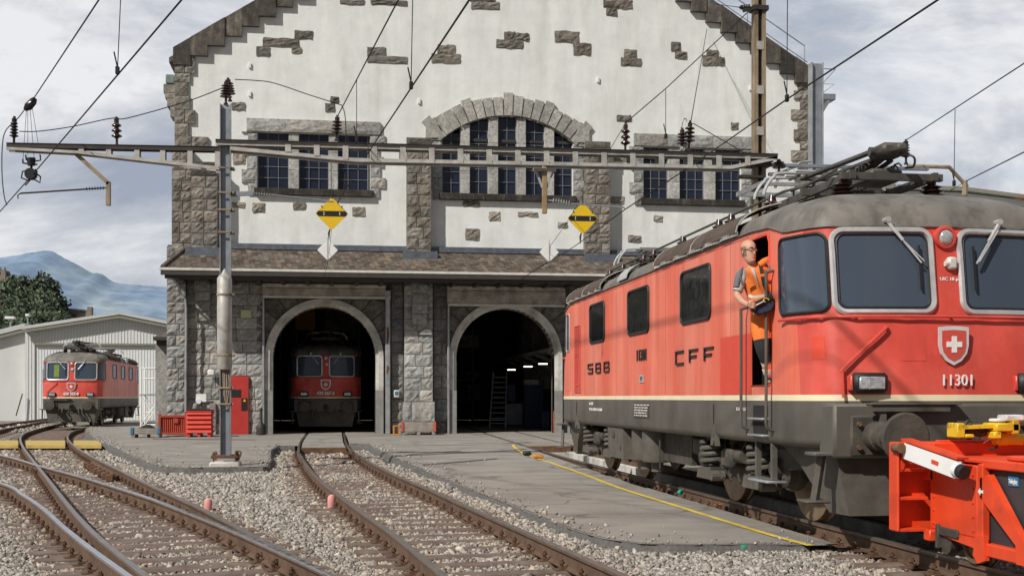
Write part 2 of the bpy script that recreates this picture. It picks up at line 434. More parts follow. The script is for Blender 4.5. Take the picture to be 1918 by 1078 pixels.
colwall(mb, list(np.linspace(XL, XR, 60)) + [apex_x] + list(np.linspace(ax0, ax1, 25)), lambda x: zroof-.8, gable, ops, FY, .3)
wall = obj('wall', mb, M['plaster'], depot, smooth=False)
# ---- stone patches left bare in the plaster
mb = MB()
PATCH = '''480 88 505 105|493 72 560 88|552 58 585 73|546 88 564 100|637 0 682 9|695 0 762 10|688 89 723 105|688 105 762 119|820 85 852 102|808 102 862 118|883 4 935 18|880 -8 927 4|944 60 965 77|965 63 991 77|930 75 979 91|1039 59 1084 79|1074 81 1107 103|1130 1 1161 15|1154 0 1184 17|1136 15 1155 30|1169 93 1192 110|1163 109 1201 124|1257 80 1275 96|1264 97 1286 110|1323 94 1345 105|1316 105 1334 123|1334 107 1357 123|1155 216 1182 228|1369 230 1382 243|434 192 459 207|619 181 634 194|609 194 627 209|436 379 458 389|473 380 495 398|549 378 572 392|660 388 683 405|867 377 898 387|916 397 936 413|970 397 1007 405|872 428 897 449|1045 416 1062 426|1144 368 1168 381|1176 441 1200 453|1224 404 1240 414|1150 288 1172 302|436 287 459 307'''
for l in PATCH.split('|'):
    a = [float(v) for v in l.split()]; x0, x1, z0, z1 = pxr(*a)
    mb = MB(); block(mb, x0, x1, z0, z1, FY, .045, .05, 0, .72 if a[1] < 240 else 1.3, .03)
    obj('bare_stone', mb, M['granite'], depot, smooth=False)
# ---- coping with stepped underside
mb = MB()
def coping(side):
    n = 20
    xe = XL-.06 if side < 0 else XR+.06
    dx = (apex_x - xe)/n
    for i in range(n):
        xa, xb = xe + dx*i, xe + dx*(i+1)
        top = lambda x: gable(min(max(x, XL), XR)) + .32 - (0.04 if not XL<x<XR else 0)
        zb = gable(min(max(xa, XL), XR)) - .62 + slope*abs(dx)*.55
        t = random.uniform(.55, 1.75); mb.col = (t, t*.98, t*.95)
        za, zb2 = top(xa), top(xb); dr = random.uniform(0, .07)
        P = [(xa, FY-.16-dr, zb), (xb, FY-.16-dr, zb), (xb, FY-.16-dr, zb2), (xa, FY-.16-dr, za)]
        mb.prism(P, (0, .9, 0)); mb.col = None
coping(-1); obj('coping', mb, M['coping'], depot, smooth=False)
mb = MB(); coping(1); obj('coping', mb, M['coping'], depot, smooth=False)
# ---- quoins at the two upper corners
mb = MB()
QL = [(104,138,366),(138,155,357),(155,180,352),(180,206,356),(206,232,366),(232,256,354),(256,278,391)]
for y0, y1, xr in QL:
    x0, x1, z0, z1 = pxr(327, y0, xr, y1)
    if xr > 365 : block(mb, x0, (x0+x1)/2, z0, z1, FY, .12, .05); block(mb, (x0+x1)/2, x1, z0, z1, FY, .12, .05)
    else: block(mb, x0, x1, z0, z1, FY, .12, .05)
obj('quoins', mb, M['granite'], depot, smooth=False); mb = MB()
z = zroof
k = 0
while z < zr - .3:
    h = random.uniform(.36, .5); w = (.45, .75, .35, .62)[k % 4]; block(mb, XR-w, XR+.05, z, z+h, FY, .1, .05); z += h; k += 1
obj('quoins', mb, M['granite'], depot, smooth=False)
# ---- upper pilasters
def pilaster(xa, xb, ytop, ybot, d=.5, split=None, side=False):
    m = MB(); x0, x1, z0, z1 = pxr(xa, ytop, xb, ybot, FY-d)
    z0 = zroof - .5
    m.box(x0+.03, x1-.03, FY-d+.05, FY+.1, z0, z1)
    ashlar(m, x0, x1, z0, z1-.55, FY-d+.06, .08, .42, (.42,.7), .05)
    # cap stones, darker
    h = .28
    for i in range(2): block(m, x0-.02*(2-i), x1+.02*(2-i), z1-.55+h*i, z1-.55+h*(i+1), FY-d+.06, .09, .03, .008, .45)
    for r in range(int((z1-z0)/.42)):   # flank
        m.col = (.85,.85,.83); m.box(x0+.005, x0+.03, FY-d+.07, FY, z0+r*.42+.012, z0+(r+1)*.42-.012); m.box(x1-.03, x1-.005, FY-d+.07, FY, z0+r*.42+.012, z0+(r+1)*.42-.012)
    m.col = None
    return obj('pilaster', m, M['granite'], depot, smooth=False)
pilaster(358, 408, 303, 470, .6); pilaster(762, 808, 258, 474, .5); pilaster(1097, 1143, 265, 478, .5)
m = MB(); x0, x1, z0, z1 = pxr(321, 279, 360, 470, FY-.35); m.box(x0+.02, x1, FY-.3, FY+.3, z0-.5, z1); ashlar(m, x0, x1, z0-.5, z1, FY-.3, .07, .42, (.4,.6), .05)
obj('pilaster', m, M['granite'], depot, smooth=False)
# ---- windows
def window(x0, x1, zb, zt, nc, nr, xs0=None, arch=None, transom=None):
    """one light: frame bars (sub-part) and one pane sheet"""
    Y = FY + .2
    p = MB(); n = 10 if arch else 1
    for i in range(n if arch else nc):
        N2 = n if arch else nc; a, b = x0+(x1-x0)*i/N2, x0+(x1-x0)*(i+1)/N2
        for j in range(nr):    # panes sit at slightly different tilts so their reflections break up
            z0_, z1_ = zb+(max(zt, arch((x0+x1)/2) if arch else zt)-zb)*j/nr, zb+(max(zt, arch((x0+x1)/2) if arch else zt)-zb)*(j+1)/nr
            ta, tb = (min(z1_, arch(a)), min(z1_, arch(b))) if arch else (z1_, z1_)
            if max(ta, tb) <= z0_: continue
            e = [random.uniform(-.012,.012) for _ in range(3)]
            if arch and i % 5: e = e_
            e_ = e
            p.poly([(a,Y+e[0],z0_),(b,Y+e[1],z0_),(b,Y+e[1]+e[2],max(tb,z0_)),(a,Y+e[0]+e[2],max(ta,z0_))])
    w = obj('window', p, M['glass'], depot, smooth=False)
    f = MB(); t = .013
    top = lambda x: arch(x) if arch else zt
    for i in range(nc+1):
        x = x0 + (x1-x0)*i/nc; x = min(max(x, x0+t), x1-t)
        if top(x) - zb > .05: f.box(x-t*(1.6 if i in (0,nc) else .7), x+t*(1.6 if i in (0,nc) else .7), Y-.04, Y-.004, zb, top(x))
    hmax = max(top(x0), top(x1), top((x0+x1)/2)) - zb
    for j in range(nr+1):
        z = zb + t + (hmax-2*t)*j/nr
        if arch and j == nr: continue
        xa, xb = x0, x1
        if arch:
            xs = [x0+(x1-x0)*q/20 for q in range(21) if arch(x0+(x1-x0)*q/20) > z]
            if not xs: continue
            xa, xb = xs[0], xs[-1]
        f.box(xa, xb, Y-.045, Y-.006, z-t*.7, z+t*.7)
    sub('frame', f, M['bar_white'], w, smooth=False)
    if transom:
        d = MB(); d.box(x0, x1, Y-.08, Y-.046, transom-.06, transom+.06); sub('transom', d, M['steel_dark'], w, smooth=False)
    return w
def surround(x0, x1, zb, zt, lights, name_top=True, arch=None):
    for xa, sgn in ((x0, -1), (x1, 1)):
        g = MB(); z = zb-.28; k = 0
        while z < zt - .05:
            h = min(random.uniform(.38,.55), zt-z); w = (.38, .62, .42, .55)[k % 4]
            block(g, min(xa, xa+sgn*w), max(xa, xa+sgn*w), z, z+h, FY, .09, .04); z += h; k += 1
        obj('window_jamb', g, M['granite_light'], depot, smooth=False)
    for (a, b), (c, d) in zip(lights[:-1], lights[1:]):
        g = MB()
        zz = max(zt, arch((b+c)/2)-.02 if arch else zt)
        ng = 3; hh = (zz-zb)/ng
        for q in range(ng): 
            g.col = (random.uniform(1.15,1.4),)*3; g.bbox(b, c, FY-.03, FY+.25, zb+q*hh, zb+(q+1)*hh-.004, .015)
        g.col = None; obj('mullion', g, M['granite_light'], depot, smooth=False)
    if not arch:
        g = MB(); n = 3; xs = [x0-.42 + (x1-x0+.84)*i/n for i in range(n+1)]; xs[1] -= .25
        for i in range(n): block(g, xs[i], xs[i+1], zt, zt+.52, FY, .14, .03, .006, 1.0)
        obj('lintel', g, M['granite_light'], depot, smooth=False)
    s = MB(); n = 3; 
    for i in range(n): 
        t = random.uniform(.5,.75); s.col = (t, t*.97, t*.93)
        s.bbox(x0-.12+(x1-x0+.24)*i/n, x0-.12+(x1-x0+.24)*(i+1)/n-.004, FY-.2, FY+.2, zb-.27, zb, .02)
    obj('sill', s, M['coping'], depot, smooth=False)
LL = [(482,541),(560,616),(633,690)]
lights = [(fx(a), fx(b)) for a, b in LL]
for a, b in lights: window(a, b, lw_[2], lw_[3], 3, 5, transom=lw_[2]+(lw_[3]-lw_[2])*.8)
surround(lw_[0], lw_[1], lw_[2], lw_[3], lights)
RL = [(1205,1252),(1273,1320),(1340,1388)]
lights = [(fx(a), fx(b)) for a, b in RL]
for a, b in lights: window(a, b, rw_[2], rw_[3], 3, 5, transom=rw_[2]+(rw_[3]-rw_[2])*.8)
surround(rw_[0], rw_[1], rw_[2], rw_[3], lights)
AL = [(828,863),(880,915),(933,968),(985,1020),(1038,1073)]
lights = [(fx(a), fx(b)) for a, b in AL]
for a, b in lights:
    window(a, b, azb, azs, 2, 6, arch=lambda x: af(x)-.01, transom=azs+.02)
surround(ax0, ax1, azb, azs, lights, arch=af)
# voussoirs
g = MB(); hw = (ax1-ax0)/2; Rr = (hw*hw+arise*arise)/(2*arise); cz = azs+arise-Rr; a0 = math.asin(hw/Rr)*1.06
n = 17
for i in range(n):
    b0, b1 = -a0 + 2*a0*i/n, -a0 + 2*a0*(i+1)/n
    ri = Rr+.0; ro = Rr + (.95 if i % 4 == 0 else .78) + random.uniform(-.05,.05)
    if i in (0, n-1): ro += .12
    t = random.uniform(.95, 1.35); g.col = (t, t*.98, t*.94); d = random.uniform(.13,.17); gp = .006
    P = [(axc+ri*sin(b0+gp), FY-d, cz+ri*cos(b0+gp)), (axc+ri*sin(b1-gp), FY-d, cz+ri*cos(b1-gp)), (axc+ro*sin(b1-gp), FY-d+.03, cz+ro*cos(b1-gp)), (axc+ro*sin(b0+gp), FY-d+.03, cz+ro*cos(b0+gp))]
    g.prism(P, (0,.4,0)); g.col = None
for s in (-1,1):
    g.col = (1.1,1.08,1.04); xa = axc+s*hw; P = [(xa,FY-.15,azs+.01),(xa+s*.68,FY-.12,azs+.01),(xa+s*.66,FY-.12,azs+.62),(xa+s*.30,FY-.13,azs+.86),(xa+s*.02,FY-.15,azs+.15)]; g.prism(P, (0,.3,0)); g.col = None
obj('window_arch', g, M['granite_light'], depot, smooth=False)
# ---- small white wall boxes (sensor boxes on the plaster)
for x, y in ((468,123),(468,176),(785,190),(1120,150),(1405,165),(1412,215)):
    p = at(x, y, FY); m = MB(); m.bbox(p.x-.055, p.x+.055, FY-.07, FY-.004, p.z-.11, p.z+.10, .008); m.box(p.x-.03, p.x+.03, FY-.074, FY-.0705, p.z-.07, p.z-.04)
    obj('wall_box', m, M['white_paint'], depot)
# ---- main roof and hidden body of the hall behind the gable
m = MB()
DEP = 34.
for xa, xb in ((XL-.3, apex_x), (apex_x, XR+.3)):
    za, zb = gable(max(xa, XL)), gable(min(xb, XR))
    m.add([(xa,FY+.5,za+.05),(xb,FY+.5,zb+.05),(xb,FY+DEP,zb+.05),(xa,FY+DEP,za+.05),(xa,FY+.5,za-.15),(xb,FY+.5,zb-.15),(xb,FY+DEP,zb-.15),(xa,FY+DEP,za-.15)],
          [(0,1,2,3),(7,6,5,4),(0,4,5,1),(1,5,6,2),(2,6,7,3),(3,7,4,0)])
m.add([(XL,FY+DEP-.2,0),(XR,FY+DEP-.2,0),(XR,FY+DEP-.2,zr),(apex_x,FY+DEP-.2,apex_z),(XL,FY+DEP-.2,zc)],[(0,1,2,3,4)])
obj('roof', m, M['tile'], depot, smooth=False)
m = MB(); m.box(XL, XL+.4, FY+.02, FY+DEP-.3, -.1, zc-.2); m.box(XR-.4, XR, FY+.02, FY+DEP-.3, -.1, zr-.2)
obj('side_wall', m, M['plaster'], depot, smooth=False)
# corbelled cornice end at the left corner
m = MB(); p = at(316, 172, FY)
for i, (w, h0, h1) in enumerate(((.42,0,.35),(.36,-.22,0),(.28,-.55,-.22),(.16,-.95,-.55))): m.bbox(XL-.05-w, XL+.1, FY+.15, FY+1.0, p.z+h0, p.z+h1, .02)
obj('cornice', m, M['granite'], depot, smooth=False)
m = MB(); m.bbox(XL-.38, XL-.05, FY+.1, FY+8, p.z+.36, p.z+.72, .03); obj('gutter', m, M['copper'], depot)
# ---- roof edge handrail and service platform on the right
m = MB(); tr = []
for i in range(6):
    t = i/5; x = apex_x + (XR-apex_x)*(.02+.98*t); z = gable(x)+.36; tr.append((x, FY+.3, z+.95)); m.cyl((x,FY+.3,z-.1),(x,FY+.3,z+.95),.022,6)
m.tube(tr, .025, 6); m.tube([(a[0]+.02,a[1]-.28,a[2]-.78) for a in tr], .02, 6)
obj('roof_handrail', m, M['galv'], depot)
m = MB(); q = at(1540, 185, FY+1); px_, pz = XR+.3, q.z
m.bbox(px_-.1, px_+1.15, FY+.4, FY+1.8, pz-.18, pz+.08, .02)
for dy in (.45, 1.75):
    m.tube([(px_+.1,FY+dy,pz),(px_+.1,FY+dy,pz+1.15),(px_+1.15,FY+dy,pz+1.15)], .025, 6); m.tube([(px_+.15,FY+dy,pz+.05),(px_+1.15,FY+dy,pz+1.15)], .02, 6); m.tube([(px_+.45,FY+dy,pz+.5),(px_+1.1,FY+dy,pz+.5),(px_+.5,FY+dy,pz+.05)], .02, 6)
for i in range(4): m.box(px_-.05, px_+.75-.2*i, FY+.5, FY+1.6, pz-.45-.28*i, pz-.40-.28*i)
m.obox((px_+.85,FY+.45,pz-.2),(px_-.1,FY+.45,pz-1.7),.05,.15); obj('service_platform', m, M['galv_blue'], depot)
# ---- pent roof over the gates
YE = 47.5
zt_, ze = zroof-.12, fz(600, 507, YE)
XE0 = at(303, 506, YE).x; XT0 = fx(352); XE1 = XR + 1.5
m = MB(); nr = 11
for r in range(nr):
    a, b = r/nr, (r+1)/nr
    ya, yb = FY-.02+(YE-FY+.02)*a, FY-.02+(YE-FY+.02)*b
    za, zb = zt_+(ze-zt_)*a, zt_+(ze-zt_)*b
    x = XT0+(XE0-XT0)*b
    off = .1*(r % 2)
    while x < XE1:
        w = .2 if x > XT0+(XE0-XT0)*b + .01 else .1+off
        t = random.uniform(.55, 1.45)*(1.35 if random.random()<.05 else 1); wr = random.uniform(-.1,.12); m.col = (t*(1+wr), t, t*(1-wr))
        l = random.uniform(-.006,.006)
        m.add([(x+.004,ya,za+.015),(x+w-.004,ya,za+.015),(x+w-.004,yb-.03,zb+.03+l),(x+.004,yb-.03,zb+.03+l),(x+.004,yb-.03,zb-.005),(x+w-.004,yb-.03,zb-.005)], [(0,1,2,3),(3,2,5,4)])
        x += w
m.col = (.6,.6,.6)
m.add([(XT0,FY-.02,zt_),(XE1,FY-.02,zt_),(XE1,YE,ze-.01),(XE0,YE,ze-.01)],[(0,1,2,3)])
m.add([(XT0,FY-.02,zt_),(XE0,YE,ze-.01),(XE0,FY+3,ze-.01),(XT0,FY+3,zt_)],[(0,1,2,3)])
m.col = None
m.tube([(XT0,FY-.05,zt_+.06),(XE0+.03,YE+.02,ze+.06)], .1, 8)
obj('canopy_roof', m, M['tile'], depot, smooth=False)
m = MB()
for xa, xb in ((fx(408), fx(762)), (fx(808), fx(1097)), (fx(1143), XR)):
    m.box(xa, xb, FY-.22, FY-.003, zt_-.02, zt_+.2); 
for xa, xb in ((fx(356)-.1, fx(410)+.1), (fx(758)-.1, fx(812)+.1), (fx(1094)-.1, fx(1147)+.1)): m.box(xa, xb, FY-.78, FY-.5, zt_-.45, zt_-.05)
obj('flashing', m, M['lead'], depot, smooth=False)
m = MB()
m.box(XE0-.08, XE1, YE-.13, YE-.02, ze-.06, ze+.03); sub_g = obj('gutter', m, M['gutter_white'], depot, smooth=False)
m = MB(); m.box(XE0-.03, XE1, YE-.11, YE+.02, ze-.24, ze-.065); m.box(XE0+.1, XE1, YE+.03, YE+.12, ze-.36, ze-.1)
m.box(XE0+.3, XE1, YE+.14, FY-.1, ze-.30, ze-.24)
xx = XE0+.6
while xx < XE1: m.box(xx, xx+.14, YE+.13, FY-.1, ze-.42, ze-.305); xx += .95
obj('soffit', m, M['gutter_dark'], depot, smooth=False)
# ---- lower wall: ashlar with two arched gates
G1, G2 = fx(608), fx(947); GR = (fx(704)-fx(512))/2; GZ = fz(608, 669); zs_top = ze - .3
def gate(xc): return (xc-GR, xc+GR, 0.-.05, lambda x: GZ + math.sqrt(max(0, GR*GR-(x-xc)**2)))
mb = MB(); X0, X1 = fx(314), XR
xs = [X0, X1]
for g_ in (G1, G2): xs += [g_-GR*cos(pi*k/28) for k in range(29)]
colwall(mb, xs, lambda x: -.15, lambda x: zroof, [gate(G1), gate(G2)], FY+.02, .7)
obj('lower_wall', mb, M['mortar'], depot, smooth=False)
m = MB()
ashlar(m, fx(314), fx(350), .0, zroof-.1, FY-.30, .08, .43, (.42,.6), .06, .85)
m.box(fx(314)+.02, fx(350)-.02, FY-.30, FY+.02, -.1, zroof-.1)
obj('corner_pier', m, M['granite_light'], depot, smooth=False); m = MB()
ashlar(m, fx(350), fx(492), 0., zs_top, FY+.02, .07, .46, (.5,.95), .05, 1.1)
obj('ashlar_wall', m, M['granite_light'], depot, smooth=False); m = MB()
ashlar(m, fx(733), fx(755), 0., zs_top, FY+.02, .07, .46, (.4,.6), .05, .75)
obj('ashlar_wall', m, M['granite_light'], depot, smooth=False); m = MB()
ashlar(m, fx(812), fx(838), 0., zs_top, FY+.02, .07, .46, (.4,.6), .05, .7)
obj('ashlar_wall', m, M['granite_light'], depot, smooth=False); m = MB()
ashlar(m, fx(1066), fx(1300), 0., zs_top, FY+.02, .07, .46, (.5,.9), .05, .8)
obj('ashlar_wall', m, M['granite_light'], depot, smooth=False)
# middle pier with corbel and plinth
def pier(xa, xb, corb, d=.55):
    m = MB(); x0, x1 = fx(xa, FY-d), fx(xb, FY-d)
    m.box(x0+.02, x1-.02, FY-d+.06, FY+.02, -.1, zs_top)
    ashlar(m, x0, x1, 1.3, zs_top, FY-d+.06, .07, .46, (.5,.8), .045, 1.2)
    ashlar(m, x0-.1, x1+.1, 0, .5, FY-d+.02, .13, .5, (.5,.8), .03, 1.1)
    ashlar(m, x0-.07, x1+.07, .5, 1.3, FY-d+.02, .1, .8, (.7,.95), .03, 1.25)
    if corb:
        a, b = fx(corb[0], FY-d), fx(corb[1], FY-d); zz = fz(corb[0], corb[2], FY-d-.3)
        hs = (zs_top - zz)/4
        for i in range(4):
            w = .03*(i == 3); block(m, a-w, b+w, zz+hs*i, zz+hs*(i+1), FY-d, .14+.09*i, .03, .006, 1.1 if i < 3 else .9)
    return obj('pier', m, M['granite_light'], depot, smooth=False)
pier(757, 811, (772, 800, 606))
m = MB(); a, b = fx(366, FY-.3), fx(393, FY-.3); zz = fz(366, 600, FY-.3)
for i in range(4): block(m, a-.03*(i==3), b+.03*(i==3), zz+(zs_top-zz)/4*i, zz+(zs_top-zz)/4*(i+1), FY, .2+.09*i, .03, .006, .9)
obj('corbel', m, M['granite_light'], depot, smooth=False)
m = MB(); ashlar(m, fx(345), fx(405), 0, 1.25, FY+.02, .2, .6, (.6,.95), .04, 1.05); obj('plinth', m, M['granite_light'], depot, smooth=False)
# gate surrounds: concrete ring + dark spandrel + shutter
for gi, xc in enumerate((G1, G2)):
    m = MB(); RO = GR + .31; Yf = FY-.12; N_ = 36
    ang = [pi*k/N_ for k in range(N_+1)]
    inner = [(xc-GR, 1.75)] + [(xc-GR*cos(a), GZ+GR*sin(a)) for a in ang] + [(xc+GR, 1.75)]
    outer = [(xc-RO, 1.75)] + [(xc-RO*cos(a), GZ+RO*sin(a)) for a in ang] + [(xc+RO, 1.75)]
    midr = [(xc-GR-.13, 1.75)] + [(xc-(GR+.13)*cos(a), GZ+(GR+.13)*sin(a)) for a in ang] + [(xc+GR+.13, 1.75)]
    rows = [[(p[0],FY+.5,p[1]) for p in inner],[(p[0],Yf+.07,p[1]) for p in inner],[(p[0],Yf+.03,p[1]) for p in midr],[(p[0]*1,Yf-.03,p[1]) for p in midr],[(p[0],Yf-.03,p[1]) for p in outer],[(p[0],FY+.02,p[1]) for p in outer]]
    m.grid(rows)
    fr = obj('gate_arch', m, M['concrete'], depot)
    for s_ in (-1, 1):
        m = MB(); m.box(xc+s_*GR, xc+s_*RO, Yf-.05, FY+.5, -.05, 1.75); sub('jamb_base', m, M['conc_grey'], fr, smooth=False)
    # spandrel stones fan around the arch
    m = MB(); zs_ = fz(608, 560, FY) if gi == 0 else fz(947, 575, FY)
    n = 14
    for i in range(n):
        b0, b1 = pi*i/n, pi*(i+1)/n
        def lim(a):
            dx, dz = -cos(a), sin(a); tx = (RO+.32)/max(1e-6, abs(dx)); tz = (zs_-GZ)/max(1e-6, dz); return max(RO, min(tx, tz))
        g_ = .01; t = random.uniform(.5,.8); m.col = (t,t,t*1.03)
        P = [(xc-RO*cos(b0+g_), FY-.03, GZ+RO*sin(b0+g_)), (xc-RO*cos(b1-g_), FY-.03, GZ+RO*sin(b1-g_)), (xc-lim(b1-g_)*cos(b1-g_), FY-.05, GZ+lim(b1-g_)*sin(b1-g_)), (xc-lim(b0+g_)*cos(b0+g_), FY-.05, GZ+lim(b0+g_)*sin(b0+g_))]
        m.prism(P, (0,.1,0)); m.col = None
    obj('spandrel', m, M['granite'], depot, smooth=False)
    # rolling shutter box and curtain
    m = MB(); zt0 = zs_top-.05; hw_ = (fx(722)-fx(493))/2
    n = int((zt0-.35-zs_)/.075)
    for i in range(n+1):
        z = zs_ + .1 + i*.075
        m.add([(xc-hw_,FY-.36,z),(xc+hw_,FY-.36,z),(xc+hw_,FY-.41,z+.035),(xc-hw_,FY-.41,z+.035),(xc+hw_,FY-.36,z+.07),(xc-hw_,FY-.36,z+.07)],[(0,1,2,3),(3,2,4,5)])
    m.box(xc-hw_, xc+hw_, FY-.34, FY-.06, zs_+.1, zt0)
    sh = obj('roller_shutter', m, M['shutter'], depot, smooth=False)
    m = MB(); m.box(xc-hw_+.02, xc+hw_-.02, FY-.42, FY-.33, zs_, zs_+.08); sub('bottom_rail', m, M['gutter_white'], sh, smooth=False)
    m = MB(); m.box(xc-hw_-.1, xc+hw_+.1, FY-.45, FY-.06, zt0-.02, zt0+.06); sub('shutter_box', m, M['gutter_dark'], sh, smooth=False)
m = MB(); xa, xb = fx(722, FY-.3), fx(731, FY-.3); m.bbox(xa, xb, FY-.34, FY-.02, 0, fz(726,556), .02); m.bbox(xa-.02, xb+.02, FY-.4, FY-.3, fz(726,562), fz(726,545), .02); post = obj('guide_post', m, M['galv'], depot)
m = MB()
for y0, y1 in ((612,645),(683,700)): p0 = fz(726,y1); p1 = fz(726,y0); m.poly([(xa+.04,FY-.344,p0),(xa+.1,FY-.344,p0+.02),(xa+.16,FY-.344,p0+(p1-p0)*.6),(xa+.11,FY-.344,p1),(xa+.05,FY-.344,p1-.05)])
sub('rust_patch', m, M['rust'], post, smooth=False)
for x, y0 in ((494,575),(839,590),(1064,590)):
    m = MB(); m.bbox(fx(x-2), fx(x+2), FY-.28, FY-.04, 0, fz(x,y0-30), .015); obj('guide_rail', m, M['galv'], depot)
# downpipe, left corner
m = MB(); p0 = at(322, 522, FY-1.2); xq = fx(348, FY-.5)
m.tube(crom([(XE0+.35,YE+.25,ze-.35),(XE0+.55,YE+.6,ze-.6),(xq-.25,FY-.62,ze-.75),(xq,FY-.52,ze-1.1),(xq,FY-.5,2.5),(xq,FY-.5,.9)],5), .05, 8); obj('downpipe', m, M['galv'], depot)
# red steel door, lamp, notices, phone box
x0, x1, z0, z1 = pxr(430, 704, 466, 812, FY-.1)
m = MB(); m.bbox(x0, x1, FY-.16, FY-.04, 0, z1, .015); dr = obj('door', m, M['door_red'], depot, label='red metal door')
m = MB(); q = pxr(432,729,451,743,FY-.17); m.box(q[0],q[1],FY-.178,FY-.163,q[2],q[3]); q = pxr(452,745,463,768,FY-.17); m.box(q[0],q[1],FY-.178,FY-.163,q[2],q[3]); sub('door_panel', m, M['black'], dr, smooth=False)
m = MB(); p = at(458, 749, FY-.18); m.prism([(p.x-.06,FY-.184,p.z-.05),(p.x+.06,FY-.184,p.z-.05),(p.x,FY-.184,p.z+.06)],(0,.005,0)); sub('warning_sign', m, M['yellow_sign'], dr, smooth=False)
q = pxr(390,690,404,702,FY-.2); m = MB(); m.bbox(fx(391),fx(404),FY-.5,FY-.2,fz(398,703,FY-.3),fz(398,692,FY-.3),.04); m.obox((fx(397),FY-.1,fz(398,703,FY-.3)),(fx(397),FY-.35,fz(398,703,FY-.3)),.04,.03); obj('wall_lamp', m, M['white_paint'], depot)
q = pxr(451,580,471,595,FY-.1); m = MB(); m.bbox(q[0],q[1],FY-.2,FY-.06,q[2],q[3],.02); obj('cable_box', m, M['cream_box'], depot)
q = pxr(366,737,386,752,FY-.25); m = MB(); m.box(q[0],q[1],FY-.27,FY-.25,q[2],q[3]); m.cyl((q[0]+.13,FY-.36,q[2]+.02),(q[0]+.13,FY-.27,q[2]+.02),.1,12); obj('notice', m, M['white_paint'], depot, label='white notice beside a round bell')
q = pxr(737,730,748,744,FY-.1); m = MB(); m.bbox(q[0],q[1],FY-.22,FY-.06,q[2],q[3],.03); ph = obj('phone_box', m, M['white_dirty'], depot); m = MB(); m.bbox(q[0]+.05,q[1]-.05,FY-.235,FY-.222,q[2]+.1,q[3]-.05,.01); sub('phone', m, M['blue_paint'], ph)
m = MB(); q = pxr(785,616,809,626,FY-.6); m.poly([(q[0],FY-.64,q[2]),(q[1],FY-.64,q[2]),(q[1]-.02,FY-.64,q[3]-.05),(q[0]+.3,FY-.64,q[3]),(q[0]+.1,FY-.64,q[3]-.08)]); obj('plaster_patch', m, M['white_dirty'], depot, smooth=False)
# annex at the far left side of the depot
m = MB(); q0 = at(291, 640, 54.); m.box(q0.x, X0+.3, 54, 75, 0, q0.z-.1); an = obj('annex_wall', m, M['granite_light'], depot, smooth=False)
m = MB(); zq = at(289,633,54.).z; xq = at(287,630,53.6).x
m.box(xq, X0+.2, 53.5, 75, zq-.1, zq+.02); m.box(xq+.12, X0+.2, 53.7, 75, zq-.32, zq-.1)
obj('annex_eaves', m, M['gutter_dark'], depot, smooth=False)
m = MB(); zq2 = at(313,604,54.).z
m.add([(xq,53.5,zq+.03),(X0+.2,53.5,zq+.03),(X0+.2,55,zq2),(xq+1.2,55,zq2),(xq,75,zq+.03),(xq+1.2,73,zq2)],[(0,1,2,3),(0,3,5,4)]); obj('annex_roof', m, M['tile'], depot, smooth=False)

# ---- interior of the depot
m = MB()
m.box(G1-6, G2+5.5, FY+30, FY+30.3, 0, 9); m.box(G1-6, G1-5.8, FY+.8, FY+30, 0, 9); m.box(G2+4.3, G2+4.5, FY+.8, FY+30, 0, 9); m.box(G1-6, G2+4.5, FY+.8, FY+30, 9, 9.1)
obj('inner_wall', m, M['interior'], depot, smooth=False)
m = MB()   # strip panels on the right inner wall, gallery, beams
for i in range(26):
    y = FY+1.5+i*.75; h = random.uniform(2.6, 3.2)
    m.box(G2+4.0-random.uniform(0,.25), G2+4.24, y, y+random.uniform(.1,.4), 3.9, 3.9+h)
    m.box(G2+3.7, G2+3.74, y+.2, y+.25, 3.7, 5.2+h)
m.box(G2+2.6, G2+4.25, FY+1, FY+22, 3.55, 3.7)
for i in range(6): m.obox((G2+4.2,FY+2+i*3.4,2.9),(G2+2.7,FY+2+i*3.4,3.55),.1,.15)
for i in range(30):
    y = FY+1.2+i*.7; m.box(G2+4.12, G2+4.25, y, y+.06, 1.9, 3.5)
obj('gallery', m, M['interior_strip'], depot, smooth=False)
m = MB(); m.box(G1+1.0-1.2, G1+1.9, FY+29.8, FY+29.9, 5.2, 8.0); obj('inner_window', m, M['interior_strip'], depot, smooth=False)
for x, y, Y in ((958,692,60.),(989,686,56.),(1017,681,53.5),(631,579,66.),(638,579,66.)):
    p = at(x, y, Y); m = MB(); m.bbox(p.x-.2 if x>700 else p.x-.1, p.x+.2 if x>700 else p.x+.1, Y-.06, Y+.06, p.z-.025, p.z+.025, .01); m.col=None
    lp = obj('ceiling_lamp', m, M['lamp_on'], depot)

m = MB()   # stored parts, racks and ducts along the back and left of the hall
for i in range(40):
    x = random.uniform(G2-4.5, G2+1.2); z = random.choice((0.01, 1.3, 2.6, 4.4)); y = FY+random.uniform(18,29); w = random.uniform(.3,1.1); m.box(x, x+w, y, y+.4, z, z+random.uniform(.4,1.1)); obj('stored_part', m, M['interior_strip'], depot, smooth=False); m = MB()
for z in (1.25, 2.55, 4.35): m.box(G2-4.6, G2+1.4, FY+24, FY+24.8, z-.06, z)
for x in np.linspace(G2-4.6, G2+1.4, 6): m.box(x-.04, x+.04, FY+24.0, FY+24.8, .01, 5.6)
obj('rack', m, M['interior_strip'], depot, smooth=False)
m = MB()
for i in range(9): x = G1-4.5+i*.9; m.box(x, x+.06, FY+22, FY+22.1, .01, 7.5); obj('post', m, M['interior_strip'], depot, smooth=False); m = MB()
m.bbox(G1-1.6, G1-.6, FY+14, FY+14.8, 4.9, 6.0, .05); m.box(G1-2.6, G1+2.6, FY+13.9, FY+14.9, 6.0, 6.3); obj('crane', m, M['orange_crate'], depot, smooth=False)
